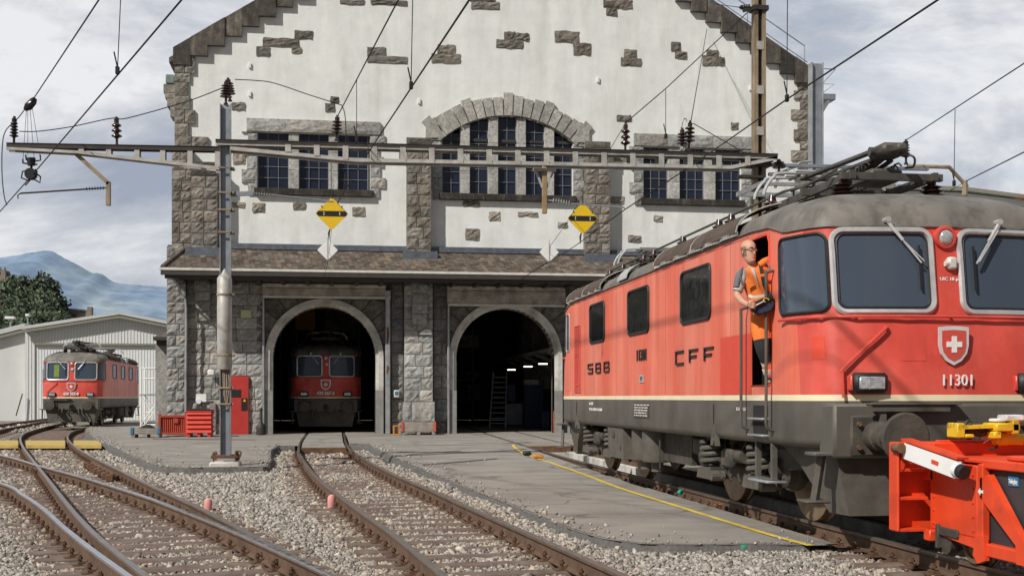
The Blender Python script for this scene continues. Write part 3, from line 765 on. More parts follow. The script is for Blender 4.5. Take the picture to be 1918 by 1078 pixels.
# ================================================================== GROUND AND TRACKS
def px_ground(lst, Z): return [atZ(x, y, Z) for x, y in lst]
# rails from their course in the photograph (rail tops at z=0)
RP = {
 'm_l': [(583,801),(576,809),(571,815),(562,828),(559,843),(565,855),(580,877),(602,900),(634,925),(682,960),(739,1000),(835,1078),(900,1132)],
 'm_r': [(643,801),(644,809),(645.5,818),(648,828),(654,838),(685,860),(740,888),(800,913),(860,940),(1008,1005),(1180,1080),(1290,1128)],
 'a_l': [(140,785),(95,796),(54,807),(41,814),(38,822),(46,840),(83,887),(127,943),(167,987),(213,1027),(277,1078),(340,1130)],
 'a_r': [(214,785),(176,795.5),(140,805),(127,814),(130,825),(150,841),(187,861),(227,880),(284,908),(360,942),(417,970),(467,996),(530,1028),(640,1086),(720,1130)],
 'b_l': [(-260,843),(-140,865),(0,903),(43,925),(80,950),(117,983),(150,1010),(183,1035),(248,1082),(310,1130)],
 'b_r': [(-260,812),(-120,829),(0,851),(77,872),(160,894),(267,927),(333,951),(417,984),(500,1020),(627,1078),(730,1130)],
 'c_l': [(95,781.5),(60,786),(0,794),(-120,815),(-260,832)],
 'c_r': [(130,783.5),(88,787),(40,796),(0,804),(-120,835),(-260,868)],
}
RW = {k: crom([atZ(x, y) for x, y in v], 8) for k, v in RP.items()}
XT = 6.36    # right-hand track: straight, easing right towards the gate
def rx(Y): return XT + (0 if Y < 27 else .55*((Y-27)/23)**1.5 if Y < 50 else .55+.036*(Y-50))
RW['r_l'] = [Vector((rx(y)-.75, y, 0)) for y in np.arange(3, 78, 1.)]
RW['r_r'] = [Vector((rx(y)+.75, y, 0)) for y in np.arange(3, 78, 1.)]
RW['m_l'] = [Vector((RW['m_l'][0].x-.02, 78, 0))] + RW['m_l']; RW['m_r'] = [Vector((RW['m_r'][0].x-.02, 78, 0))] + RW['m_r']
def rail_mesh(pts):
    """flat-bottom rail: foot+web mesh and head mesh"""
    body, head = MB(), MB()
    prof = [(-.062,-.172),(.062,-.172),(.062,-.160),(.012,-.145),(.011,-.050),(.034,-.036),(.034,-.004),(-.034,-.004),(-.034,-.036),(-.011,-.050),(-.012,-.145),(-.062,-.160)]
    hp = [(-.036,-.013),(-.028,0),(.028,0),(.036,-.013)]
    for mbx, pr, cl in ((body, prof, True), (head, hp, False)):
        rows = []
        for i, p in enumerate(pts):
            t = (pts[min(i+1,len(pts)-1)] - pts[max(i-1,0)]); t.z = 0; t.normalize(); s = Vector((t.y, -t.x, 0))
            rows.append([p + s*a + UP*b for a, b in pr])
        mbx.grid(rows, closed=cl)
    return body, head
def in_poly(x, y, P):
    c = False; n = len(P); j = n-1
    for i in range(n):
        if (P[i][1] > y) != (P[j][1] > y) and x < (P[j][0]-P[i][0])*(y-P[i][1])/(P[j][1]-P[i][1])+P[i][0]: c = not c
        j = i
    return c
ZB = -.205   # ballast level
# paved areas (plan outlines)
AZ = -.06
A1 = [(195,786),(178,793),(163,803),(163,812),(185,828),(215,842),(262,861),(300,873),(360,874),(430,873),(500,872),(507,862),(507,846),(520,838),(559,837.5)]
A1 = [atZ(x, y, AZ) for x, y in A1]; A1 = [(p.x, p.y) for p in A1]
A1 += [(A1[-1][0], 50.3), (fx(300), 50.3), (fx(300), 75), (A1[0][0], 75)]
A2 = [(654,837.5),(690,838.5),(702,846),(730,858),(790,881),(860,908),(930,934),(1000,962),(1070,990),(1130,1008),(1200,1017),(1290,1019),(1400,1018),(1533,1019)]
A2 = [atZ(x, y, AZ-.06) for x, y in A2]; A2 = [(p.x, p.y) for p in A2]
xr_edge = RW['r_l'][0].x - .09
A2 += [(xr_edge-.12, A2[-1][1]), (xr_edge-.03, 24), (xr_edge-.03, 27), (rx(32)-.84, 32), (rx(36.3)-.84, 36.3), (rx(50.3)-.84, 50.3), (A2[0][0], 50.3)]
def paved_z(x, y):
    t = min(1, max(0, (y-22)/14.)); return -.125 + .12*t
def paving(P, name, mat_):
    bm = bmesh.new(); vs = [bm.verts.new((x, y, 0)) for x, y in P]; f = bm.faces.new(vs); 
    bmesh.ops.triangulate(bm, faces=[f]); 
    for _ in range(4): bmesh.ops.subdivide_edges(bm, edges=[e for e in bm.edges if e.calc_length() > 1.5], cuts=1, use_grid_fill=True)
    bmesh.ops.triangulate(bm, faces=bm.faces[:])
    for v in bm.verts: v.co.z = paved_z(v.co.x, v.co.y) + .004*math.sin(v.co.x*1.7)*math.sin(v.co.y*.9)
    bm.verts.index_update(); m = MB(); m.add([v.co for v in bm.verts], [[v.index for v in f.verts] for f in bm.faces]); bm.free()
    return struct(name, m, mat_)
struct_a = paving(A1, 'pavement', M['asphalt']); struct_b = paving(A2, 'pavement', M['asphalt'])
def rag_edge(P, a, b):
    """crumbling rounded rim of the asphalt"""
    m = MB(); pts, tan = resamp([Vector((x, y, 0)) for x, y in P[a:b]], .12); rows = []
    for p, t in zip(pts, tan):
        s = Vector((t.y, -t.x, 0)); 
        z = paved_z(p.x, p.y); w = random.uniform(-.04,.05)
        o = 1
        rows.append([p - s*(.05+w*.3) + UP*(z+.006), p + s*(.0+w) + UP*(z-.010), p + s*(.035+w*1.2) + UP*(z-.05+random.uniform(-.03,.02)), p + s*(.07+w*1.3) + UP*(-.22)])
    m.grid(rows); return m
for P, a, b in ((A1, 0, 15), (A2, 0, 14)):
    m = rag_edge(P, a, b)
    struct('pavement_edge', m, M['asphalt_edge'])
# concrete strip across the gates (flush with rail tops)
m = MB()
ys0, ys1 = 36.2, FY+.6
def strip(xa, xb, y0=ys0, y1=ys1): m.box(xa, xb, y0, y1, -.3, .006)
ml = lambda y: np.interp(-y, [-p.y for p in RW['m_l']], [p.x for p in RW['m_l']])
mr = lambda y: np.interp(-y, [-p.y for p in RW['m_r']], [p.x for p in RW['m_r']])
def between(fa, fb, y0, y1, n=14):
    rows_t = []; 
    for i in range(n+1):
        y = y0+(y1-y0)*i/n; rows_t.append([(fa(y), y, -.3), (fa(y), y, .004), (fb(y), y, .004), (fb(y), y, -.3)])
    m.grid(rows_t); m.poly(rows_t[0])
between(lambda y: ml(y)+.09, lambda y: mr(y)-.09, 36.2, FY+29)
between(lambda y: rx(y)-.66, lambda y: rx(y)+.66, 36.6, FY+29)
between(lambda y: mr(y)+.05, lambda y: rx(y)-.84, 48.4, FY+29)
between(lambda y: rx(y)+.84, lambda y: 40., 36.6, FY+29)
between(lambda y: fx(300), lambda y: ml(y)-.05, 48.4, FY+29)
struct('concrete_apron', m, M['asphalt'], smooth=False)
m = MB()
for fa, fb, y in ((ml, mr, 36.15), (lambda y: rx(y)-.7, lambda y: rx(y)+.7, 36.5)): m.box(fa(y)+.07, fb(y)-.07, y-.08, y, -.24, -.01)
struct('apron_edge_beam', m, M['rust'], smooth=False)
# ballast / ground sheet reaching the horizon, with the inspection pit left open
PX0, PX1, PY1, PY0 = XT-.62, XT+.62, 36.4, 13.4
m = MB()
G_ = 9000.
m.poly([(-G_,-200,ZB-.03),(PX0,-200,ZB-.03),(PX0,G_,ZB-.03),(-G_,G_,ZB-.03)])
m.poly([(PX1,-200,ZB-.03),(G_,-200,ZB-.03),(G_,G_,ZB-.03),(PX1,G_,ZB-.03)])
m.poly([(PX0,PY1,ZB-.03),(PX1,PY1,ZB-.03),(PX1,G_,ZB-.03),(PX0,G_,ZB-.03)])
m.poly([(PX0,-200,ZB-.03),(PX1,-200,ZB-.03),(PX1,PY0,ZB-.03),(PX0,PY0,ZB-.03)])
def ground_mat():
    mm = mat('ballast_ground', (.27,.25,.22), .95, var=.0, coord='World'); nt = mm.node_tree; N = nt.nodes; L = nt.links; b = N['Principled BSDF']
    g = N.new('ShaderNodeNewGeometry'); v = N.new('ShaderNodeTexVoronoi'); v.inputs['Scale'].default_value = 14; L.new(g.outputs['Position'], v.inputs['Vector'])
    cr = N.new('ShaderNodeValToRGB'); L.new(v.outputs['Color'], cr.inputs[0]); e = cr.color_ramp.elements; e[0].color = (.13,.12,.10,1); e[1].color = (.42,.39,.335,1)
    n = N.new('ShaderNodeTexNoise'); n.inputs['Scale'].default_value = .25; L.new(g.outputs['Position'], n.inputs['Vector'])
    mx = N.new('ShaderNodeMix'); mx.data_type = 'RGBA'; mx.blend_type = 'MULTIPLY'; mx.inputs[0].default_value = .5; L.new(cr.outputs[0], mx.inputs[6]); L.new(n.outputs['Color'], mx.inputs[7]); L.new(mx.outputs[2], b.inputs['Base Color'])
    bp = N.new('ShaderNodeBump'); bp.inputs['Distance'].default_value = .05; bp.invert = True; L.new(v.outputs['Distance'], bp.inputs['Height']); L.new(bp.outputs[0], b.inputs['Normal'])
    return mm
M['ground'] = ground_mat()
struct('ground', m, M['ground'], smooth=False)
m = MB()
m.box(PX0-.25, PX0, PY0, PY1, -1.4, -.18); m.box(PX0, PX1, PY0, PY0+.1, -1.4, -.21); m.box(PX0, PX1, PY0, PY1, -1.4, -1.3); m.box(PX0, PX1, PY1, PY1+.2, -1.4, -.2)
for i in range(17): m.bbox(PX1, PX1+.3, PY0+i*1.35, PY0+(i+1)*1.35-.012, -1.3, -.175, .012)
m.box(PX0-.42, PX0-.251, PY0, PY1, -.35, -.176)
struct('inspection_pit', m, M['concrete'], smooth=False)
# grass by the hall
m = MB()
for i in range(5000):
    x, y = random.uniform(-62,-26), random.uniform(80,93.5); a = random.uniform(0,6.28); h = random.uniform(.1,.32); t = random.uniform(.6,1.5)
    m.add([(x-.05*cos(a),y-.05*sin(a),ZB),(x+.05*cos(a),y+.05*sin(a),ZB),(x+random.uniform(-.1,.1),y,ZB+h)],[(0,1,2)])
g_ = obj('grass', m, M['grass'], None, smooth=False, fixn=False); g_['kind'] = 'stuff'; g_['label'] = 'strip of green grass along the foot of the metal hall'; g_['category'] = 'grass'

# ---- tracks
clip_mb = MB()
for s in (-1, 1):
    clip_mb.box(s*.075-.03, s*.075+.03, -.05, .05, -.165, -.145); clip_mb.cyl((s*.085,0,-.15),(s*.085,0,-.075),.018,6); clip_mb.cyl((s*.085,0,-.118),(s*.085,0,-.095),.03,6)
clip_mb.box(-.16,.16,-.07,.07,-.178,-.166)
CLIP = me_of('rail_fastening', clip_mb); CLIP.materials.append(M['rust'])
def slp(L):
    m = MB(); pr = [(-.13,-.27),(-.105,-.19),(-.06,-.173),(.06,-.173),(.105,-.19),(.13,-.27)]
    m.grid([[(-L/2,a,b) for a,b in pr],[(L/2,a,b) for a,b in pr]]); m.poly([(-L/2,a,b) for a,b in pr]); m.poly([(L/2,a,b) for a,b in pr]); return m
SLP = {}; SLEEP = []
def sleeper_mesh(L):
    k = round(L*4)/4
    if k not in SLP: SLP[k] = me_of('sleeper', slp(k)); SLP[k].materials.append(M['sleeper'])
    return SLP[k]
def track(name, label, rails, shine, sl_range=None, step=.63, ties=True, ymax=36.0, heads=None, group=None):
    loc = RW[rails[0]][len(RW[rails[0]])//2]
    t = thing(name, label, 'railway track', (loc.x, loc.y, -.2), 0, group)
    for r, sh in zip(rails, shine):
        b, h = rail_mesh(RW[r]); ro = obj('rail', b, M['rail'], t); ho = sub('rail_head', h, M['rail_shine'] if sh else M['rail_top'], ro)
    if ties:
        pl, tn = resamp(RW[rails[0]], step); Rr = RW[rails[-1]]
        cand = []
        for p, q in zip(pl, tn):
            if p.y > ymax or p.y < 8: continue
            n = Vector((-q.y, q.x, 0)); 
            best = min(Rr, key=lambda r: abs((r-p).dot(q)) + (100 if abs((r-p).dot(n)) > 4 else 0))
            i = Rr.index(best); 
            nb = [Rr[j] for j in (i-1, i+1) if 0 <= j < len(Rr)]
            for o in nb:   # exact foot of the perpendicular on the neighbouring segment
                da, db = (best-p).dot(q), (o-p).dot(q)
                if da*db < 0: best = best + (o-best)*(da/(da-db)); break
            cand.append((p, best))
        cand.sort(key=lambda c: (c[0]+c[1]).length)
        fas = 0; extra = MB()
        for p, b in cand[:98]:
            d = (b-p); L = d.length; c = (p+b)/2; a = math.atan2(d.y, d.x)
            s = bpy.data.objects.new('sleeper', sleeper_mesh(L+.9)); COL.objects.link(s); s.parent = t
            SLEEP.append((c.x, c.y, math.cos(a), math.sin(a), L/2+.25))
            s.location = c - Vector(t.location); s.location.z = .2 + random.uniform(-.004,.004); s.rotation_euler = (0,0,a)
            for e, pt in ((-1, p), (1, b)):
                if fas < 98 and pt.length < 40:
                    f = bpy.data.objects.new('rail_fastening', CLIP); COL.objects.link(f); f.parent = s; f.location = (e*L/2, 0, 0); fas += 1
                else:
                    v = Matrix.Translation(pt) @ Matrix.Rotation(a, 4, 'Z'); extra.add([v @ Vector(q) for q in clip_mb.v], clip_mb.f)
        if extra.v:
            e = obj('rail_fastenings', extra, M['rust'], t); e['kind'] = 'stuff'
    return t
track('railway_track', 'rusty brown railway track curving into the left arched gate', ['m_l','m_r'], [0,0])
for k_ in ('a_l','a_r'):
    for p_ in RW[k_]: p_.z = -.005
track('railway_track', 'railway track leading back to the small red locomotive by the white hall', ['a_l','a_r'], [0,0], ymax=70)
track('railway_track', 'shiny topped railway track branching off to the left edge in the foreground', ['b_l','b_r'], [1,1])
track('railway_track', 'far railway track curving behind at the left edge beside the grass', ['c_l','c_r'], [0,0], ymax=80, step=.9)
rt = track('railway_track', 'railway track over the inspection pit under the large red locomotive', ['r_l','r_r'], [0,0], ties=False)
fas = 0; ex = MB()
for i in range(9):
    y = 7.6 + i*.63; m = MB(); s_ = bpy.data.objects.new('sleeper', sleeper_mesh(2.6)); COL.objects.link(s_); s_.parent = rt; s_.location = Vector((XT, y, 0)) - Vector(rt.location); s_.location.z = .2; SLEEP.append((XT,y,1,0,1.3))
for i in range(64):
    y = 8.5 + i*.43
    for s, k in ((-1,'l'),(1,'r')):
        if s < 0 and fas < 98:
            f = bpy.data.objects.new('rail_fastening', CLIP); COL.objects.link(f); f.parent = rt; f.location = Vector((rx(y)-.75, y, -.004)) - Vector(rt.location); fas += 1; f.rotation_euler = (0,0,0); f.scale=(1.15,1.15,1)
# check rails, fishplates and chairs at the turnout
def fishplate(px, Y_off=0):
    pass
# boarded crossing over the left tracks
def board(xa, xb, label):
    ya, yb = 833, 824
    P = [atZ(xa, ya, -.02), atZ(xb, ya, -.02), atZ(xb, yb, -.02), atZ(xa, yb, -.02)]
    m = MB(); n = 5
    for i in range(n):
        a, b = i/n, (i+1)/n-.015
        q = [P[0].lerp(P[3], a), P[1].lerp(P[2], a), P[1].lerp(P[2], b), P[0].lerp(P[3], b)]
        m.prism(q, (0,0,-.1))
    return solo('crossing_board', m, M['yellow_board'], label, 'crossing', 'yellow boards of the track crossing', smooth=False)
board(-30, 34, 'yellow crossing boards at the left edge outside the left rail')
board(48, 122, 'yellow crossing boards between the two rails of the curved left track')
board(138, 190, 'short yellow crossing boards between the curved rail and the asphalt')
m = MB(); P = atZ(89, 836, -.1); m.bbox(P.x-.32, P.x+.32, P.y-.35, P.y+.1, -.18, -.05, .03); solo('cable_cover', m, M['galv'], 'small grey metal cover in front of the yellow crossing boards', 'cover')
# heavy rusty check-rail chairs next to the inner rail
t = thing('guard_rail', 'short rusty ribbed guard rail bolted beside the rail left of the asphalt', 'guard rail', (atZ(205,880).x, atZ(205,880).y, -.2))
pp = [atZ(x, y, -.02) + Vector((-.13,-.0,0)) for x, y in ((182,864),(205,875),(228,886))]
m = MB()
for a, b in zip(pp[:-1], pp[1:]): m.obox(a - UP*.05, b - UP*.05, .05, .1)
obj('rail', m, M['rust'], t)
for i in range(7):
    c = pp[0].lerp(pp[2], i/6.); m = MB(); m.bbox(c.x-.17, c.x-.02, c.y-.05, c.y+.05, -.18, -.03, .02); obj('bracket', m, M['rust'], t)
# yellow safety line along the pit
yl = [(962,836),(963,840),(985,852),(1040,868),(1100,886),(1170,910),(1260,937),(1360,967),(1450,993),(1518,1010.5)]
pts = crom([atZ(x, y, -.06) for x, y in yl], 6); rows = []
for i, p in enumerate(pts):
    t_ = (pts[min(i+1,len(pts)-1)]-pts[max(i-1,0)]).normalized(); s = Vector((t_.y,-t_.x,0)); z = paved_z(p.x,p.y)+.009
    rows.append([Vector((p.x,p.y,z))-s*.045, Vector((p.x,p.y,z))+s*.045])
m = MB(); m.grid(rows); m.poly([(pts[0].x-.25,36.05,.011),(pts[0].x+.9,36.05,.011),(pts[0].x+.9,36.15,.011),(pts[0].x-.25,36.15,.011)])
struct('yellow_line', m, M['yellow_paint'], smooth=False)
m = MB()   # worn repair patches and joints in the paving
def spatch(P, up=.006):
    q = [atZ(x, y, -.06) for x, y in P]; m.poly([(p.x, p.y, paved_z(p.x,p.y)+up+.004*math.sin(p.x*1.7)*math.sin(p.y*.9)) for p in q])
spatch([(1083,893.5),(1110,893.5),(1140,903),(1098,901)])
spatch([(862,831.5),(1000,831.5),(1000,833),(862,833)]); spatch([(740,836.2),(960,835),(960,835.8),(740,837.2)])
struct('pavement_patch', m, M['conc_grey'], smooth=False)
m = MB()
spatch([(285,824),(480,826),(480,826.8),(285,825)]); spatch([(760,852),(862,846),(864,846.8),(762,853.2)],.007); spatch([(790,868),(930,858),(932,859.5),(792,870)],.007)
struct('pavement_joint', m, M['asphalt_edge'], smooth=False)
# fouling markers
for i, (x, y, h, lb) in enumerate(((390,958,.17,'pink capped marker post in the gravel beside the turnout'),(621,953,.19,'pink capped marker post in the gravel beside the middle track'))):
    p = atZ(x, y, ZB); m = MB(); m.lathe((p.x,p.y,ZB-.05),(0,0,1),[(.055,0),(.055,.06),(.06,.1),(.06,h+.03),(.045,h+.065),(.015,h+.08)],14)
    solo('marker_post', m, M['pink'], lb, 'marker', 'pink track markers')
# ---- loose ballast stones
def scatter():
    VAR = []
    for q in range(36):       # angular stones: convex hulls of a few random points, padded to 12 vertices
        while True:
            bm = bmesh.new(); pts_ = RNG.normal(size=(11,3)); pts_ /= np.linalg.norm(pts_,axis=1)[:,None]; pts_ *= RNG.uniform(.75,1.1,(11,1))
            for p in pts_: bm.verts.new(p)
            r = bmesh.ops.convex_hull(bm, input=bm.verts); 
            bmesh.ops.delete(bm, geom=[v for v in bm.verts if not v.link_faces], context='VERTS'); bmesh.ops.triangulate(bm, faces=bm.faces[:]); bm.verts.index_update()
            V_ = np.array([v.co[:] for v in bm.verts]); F_2 = np.array([[v.index for v in f.verts] for f in bm.faces]); bm.free()
            if len(V_) >= 8: break
        VAR.append((V_, F_2))
    P1, P2 = A1, A2
    pts = []
    def fill(d0, d1, dens, size):
        ha = math.atan(965/F_); 
        area = .5*(d1*d1-d0*d0)*2*math.tan(ha); n = int(area*dens)
        d = np.sqrt(RNG.uniform(d0*d0, d1*d1, n)); u = RNG.uniform(-1.02, 1.02, n)*math.tan(ha)*d
        X = u*cos(TH)+d*sin(TH); Y = -u*sin(TH)+d*cos(TH)
        keep = np.ones(n, bool)
        keep &= ~((X > XT-1.0) & (X < XT+1.1) & (Y > 13.2) & (Y < 36.6)); keep &= ~((X > XT-.72-.35) & (Y > 13.3))
        k = np.where(keep)[0]
        k = [i for i in k if not in_poly(X[i], Y[i], P1) and not in_poly(X[i], Y[i], P2) and Y[i] < (48 if X[i] > -15 else 200)]
        for i in k: pts.append((X[i], Y[i], size))
    fill(10.5, 15, 1150, .026); fill(15, 21, 720, .030); fill(21, 30, 400, .037); fill(30, 48, 150, .052); fill(48, 75, 26, .085)
    spill0 = len(pts)
    for P, a, b in ((A1, 0, 15), (A2, 0, 14)):      # stones kicked up onto the rim of the paving
        q, tn = resamp([Vector((x, y, 0)) for x, y in P[a:b]], .02)
        for p, t_ in zip(q, tn):
            if random.random() < .35:
                o = random.expovariate(4.5); s_ = Vector((t_.y, -t_.x, 0)); c_ = p - s_*o
                if in_poly(c_.x, c_.y, P): pts.append((c_.x, c_.y, random.uniform(.012,.026)))
    A = np.array(pts); spill = np.arange(len(A)) >= spill0
    # keep clear of rail heads
    rp = np.array([[p.x, p.y] for k in RW for p in resamp(RW[k], .35)[0] if p.y < 60])
    ok = np.ones(len(A), bool); 
    for i in range(0, len(A), 4000):
        d = ((A[i:i+4000,None,0]-rp[None,:,0])**2 + (A[i:i+4000,None,1]-rp[None,:,1])**2).min(1); ok[i:i+4000] = d > .19**2 if False else d > .0
    segs = []
    for k in RW:
        q = resamp(RW[k], .35)[0]; segs += [(a.x,a.y,b.x,b.y) for a,b in zip(q[:-1],q[1:]) if a.y < 60]
    sg = np.array(segs); dmin = np.full(len(A), 9.)
    for i in range(0, len(A), 1500):
        a = A[i:i+1500]; ax, ay = sg[:,0], sg[:,1]; dx, dy = sg[:,2]-ax, sg[:,3]-ay
        t = np.clip(((a[:,None,0]-ax)*dx+(a[:,None,1]-ay)*dy)/(dx*dx+dy*dy+1e-9),0,1)
        dmin[i:i+1500] = np.sqrt((a[:,None,0]-ax-t*dx)**2+(a[:,None,1]-ay-t*dy)**2).min(1)
    ok = dmin > .08
    A = A[ok]; dmin = dmin[ok]; spill = spill[ok]; n = len(A)
    sz = A[:,2]*RNG.lognormal(0, .32, n); 
    sc = np.stack([RNG.uniform(.75,1.35,n), RNG.uniform(.65,1.1,n), RNG.uniform(.5,.85,n)],1)*sz[:,None]
    q = RNG.normal(size=(n,4)); q[:,1:3] *= .45; q /= np.linalg.norm(q,axis=1)[:,None]; w,x,y,z = q.T
    Rm = np.stack([np.stack([1-2*(y*y+z*z),2*(x*y-z*w),2*(x*z+y*w)],1),np.stack([2*(x*y+z*w),1-2*(x*x+z*z),2*(y*z-x*w)],1),np.stack([2*(x*z-y*w),2*(y*z+x*w),1-2*(x*x+y*y)],1)],1)
    # low humps of the bed, lower between sleepers
    zz = ZB - .012 + RNG.uniform(-.012,.02,n) + .018*np.sin(A[:,0]*1.9+1)*np.sin(A[:,1]*1.3)
    zz = np.where(dmin < .14, zz-.012, zz)
    sl = np.array(SLEEP); 
    for i in range(0, n, 3000):
        dx = A[i:i+3000,None,0]-sl[None,:,0]; dy = A[i:i+3000,None,1]-sl[None,:,1]
        al = np.abs(dx*sl[None,:,2]+dy*sl[None,:,3]); ac = np.abs(-dx*sl[None,:,3]+dy*sl[None,:,2])
        on = ((al < sl[None,:,4]) & (ac < .10)).any(1); nr_ = ((al < sl[None,:,4]) & (ac < .5)).any(1)
        zz[i:i+3000] = np.where(on & (RNG.random(len(on)) < .8), -.4, np.where(nr_, zz[i:i+3000]-.0, zz[i:i+3000]))
    zz = np.where(spill, np.array([paved_z(0, y) for y in A[:,1]])+.012, zz)
    C3 = np.stack([A[:,0],A[:,1],zz],1)
    b = RNG.uniform(.5,1.3,n)*np.where(RNG.random(n)<.07,1.35,1)*np.where(RNG.random(n)<.12,.5,1); hue = RNG.uniform(-.04,.06,n)
    br = np.exp(-(dmin/.5)**2)*.28
    c = np.stack([b*(1+hue),b*(1-br*.35),b*(1-hue)*(1-br*.7),np.ones(n)],1)
    which = RNG.integers(0,len(VAR),n); AV, AF, AC, base = [], [], [], 0
    for q, (V_, F_2) in enumerate(VAR):
        ix = np.where(which == q)[0]
        if not len(ix): continue
        v = np.einsum('nij,nkj->nki', Rm[ix], V_[None]*sc[ix][:,None,:]) + C3[ix][:,None,:]
        nv_ = len(V_); AV.append(v.reshape(-1,3)); AF.append((F_2[None]+nv_*np.arange(len(ix))[:,None,None]).reshape(-1,3)+base); AC.append(np.repeat(c[ix],nv_,0)); base += nv_*len(ix)
    AV, AF, AC = np.concatenate(AV), np.concatenate(AF), np.concatenate(AC); nf = len(AF)
    me = bpy.data.meshes.new('gravel'); me.vertices.add(len(AV)); me.vertices.foreach_set('co', AV.astype(np.float32).ravel())
    me.loops.add(nf*3); me.loops.foreach_set('vertex_index', AF.ravel().astype(np.int32)); me.polygons.add(nf); me.polygons.foreach_set('loop_start', (np.arange(nf)*3).astype(np.int32))
    ca = me.color_attributes.new('tint','FLOAT_COLOR','POINT'); ca.data.foreach_set('color', AC.astype(np.float32).ravel())
    me.update(calc_edges=True); me.validate()
    o = bpy.data.objects.new('gravel', me); COL.objects.link(o); me.materials.append(M['stone']); o['kind']='stuff'; o['label']='pale grey crushed stone ballast around the tracks'; o['category']='gravel'
    print('stones', n)
scatter()
# ================================================================== ELECTRIC LOCOMOTIVE (local: x left/right, -y front, z up from rail top)
HW, FL = 1.485, 7.3
def zb_of(y):   # height of the red / roof joint: higher along the sides
    t = min(1, max(0, (abs(y)-5.6)/1.1)); t = t*t*(3-2*t); return 3.41 - .15*t
HALF = []      # left half outline, front centre -> rear centre
def bez(a, b, c, n): return [((1-t)**2*a[0]+2*t*(1-t)*b[0]+t*t*c[0], (1-t)**2*a[1]+2*t*(1-t)*b[1]+t*t*c[1]) for t in [i/n for i in range(1, n+1)]]
front = [(0,-FL),(-.3,-FL+.008),(-.6,-FL+.03),(-.9,-FL+.07),(-1.16,-FL+.125)] + bez((-1.16,-FL+.125),(-1.40,-FL+.19),(-1.485,-FL+.78),10)
HALF = front + [(-1.485,y) for y in (-6.2,-5.92,-5.32,-5,-4,-3,-2,-1,0,1,2,3,4,5,5.32,5.92,6.2)] + [(x,-y) for x, y in reversed(front)]
def hull(p, z, off=0, nrm=None, inset=0):
    x, y = p; k = min(1, max(0, (abs(y)-5.95)/.9)); k = k*k*(3-2*k)
    rk = .24*max(0, z-1.5)/1.8*k if z > 1.5 else 0
    s = 1 if y > 0 else -1
    xx = x*(1-inset/HW); yy = y - s*rk - s*inset*1.15*k
    if off and nrm: xx += nrm[0]*off; yy += nrm[1]*off
    return Vector((xx, yy, z))
U = [0.]
for a, b in zip(HALF[:-1], HALF[1:]): U.append(U[-1]+math.hypot(b[0]-a[0], b[1]-a[1]))
UT = U[-1]
def at_u(u):
    """outline point and outward normal at arclength u; negative u mirrors to the right half"""
    m = 1 if u >= 0 else -1; v = abs(u)
    v = min(v, UT-1e-6); i = max(0, int(np.searchsorted(U, v, side='right'))-1); i = min(i, len(U)-2)
    t = (v-U[i])/(U[i+1]-U[i]); a, b = HALF[i], HALF[i+1]
    p = (a[0]+(b[0]-a[0])*t, a[1]+(b[1]-a[1])*t)
    # smoothed tangent
    i0, i1 = max(0, i-1), min(len(U)-1, i+2); d = Vector((HALF[i1][0]-HALF[i0][0], HALF[i1][1]-HALF[i0][1])).normalized(); n = (d.y, -d.x) if True else 0
    n = (-abs(n[0]) if p[0] < -.01 else 0., n[1])
    n = (n[0], -abs(n[1]) if p[1] < 0 else abs(n[1]))
    return ((p[0]*m, p[1]), (n[0]*m, n[1]))
def u_x(x): return float(np.interp(abs(x), [-p[0] for p in HALF[:15]], U[:15]))*(1 if x <= 0 else -1)   # by x on the front
def u_y(y):  # along the left side
    ys = [p[1] for p in HALF]; return float(np.interp(y, ys, U))
def HP(u, z, off=0.): p, n = at_u(u); return hull(p, z, off, n)
def patch(u0, u1, z0, z1, r=.0, off=.006, nu=10, nz=10):
    mb = MB(); rows = []
    for j in range(nz+1):
        if r > 0:   # cluster rows at rounded corners
            t = j/nz; z = z0+(z1-z0)*(.5-.5*cos(pi*t))
            dz = min(z-z0, z1-z); ins = r-math.sqrt(max(0, r*r-(r-dz)**2)) if dz < r else 0
        else: z = z0+(z1-z0)*j/nz; ins = 0
        rows.append([HP(u0+ins+(u1-u0-2*ins)*i/nu, z, off) for i in range(nu+1)])
    return mb.grid(rows)
def outline(u0, u1, z0, z1, r, off=.01, n=6):
    P = []
    uc, zc_ = (u0+u1)/2, (z0+z1)/2; w, h = abs(u1-u0), z1-z0
    base = rrect(w, h, r, n)
    out = []
    for a, b in zip(base, base[1:]+base[:1]):
        L = math.hypot(b[0]-a[0], b[1]-a[1]); k = max(1, int(L/.12))
        for q in range(k): out.append((a[0]+(b[0]-a[0])*q/k, a[1]+(b[1]-a[1])*q/k))
    return [HP(uc+a, zc_+b, off) for a, b in out]
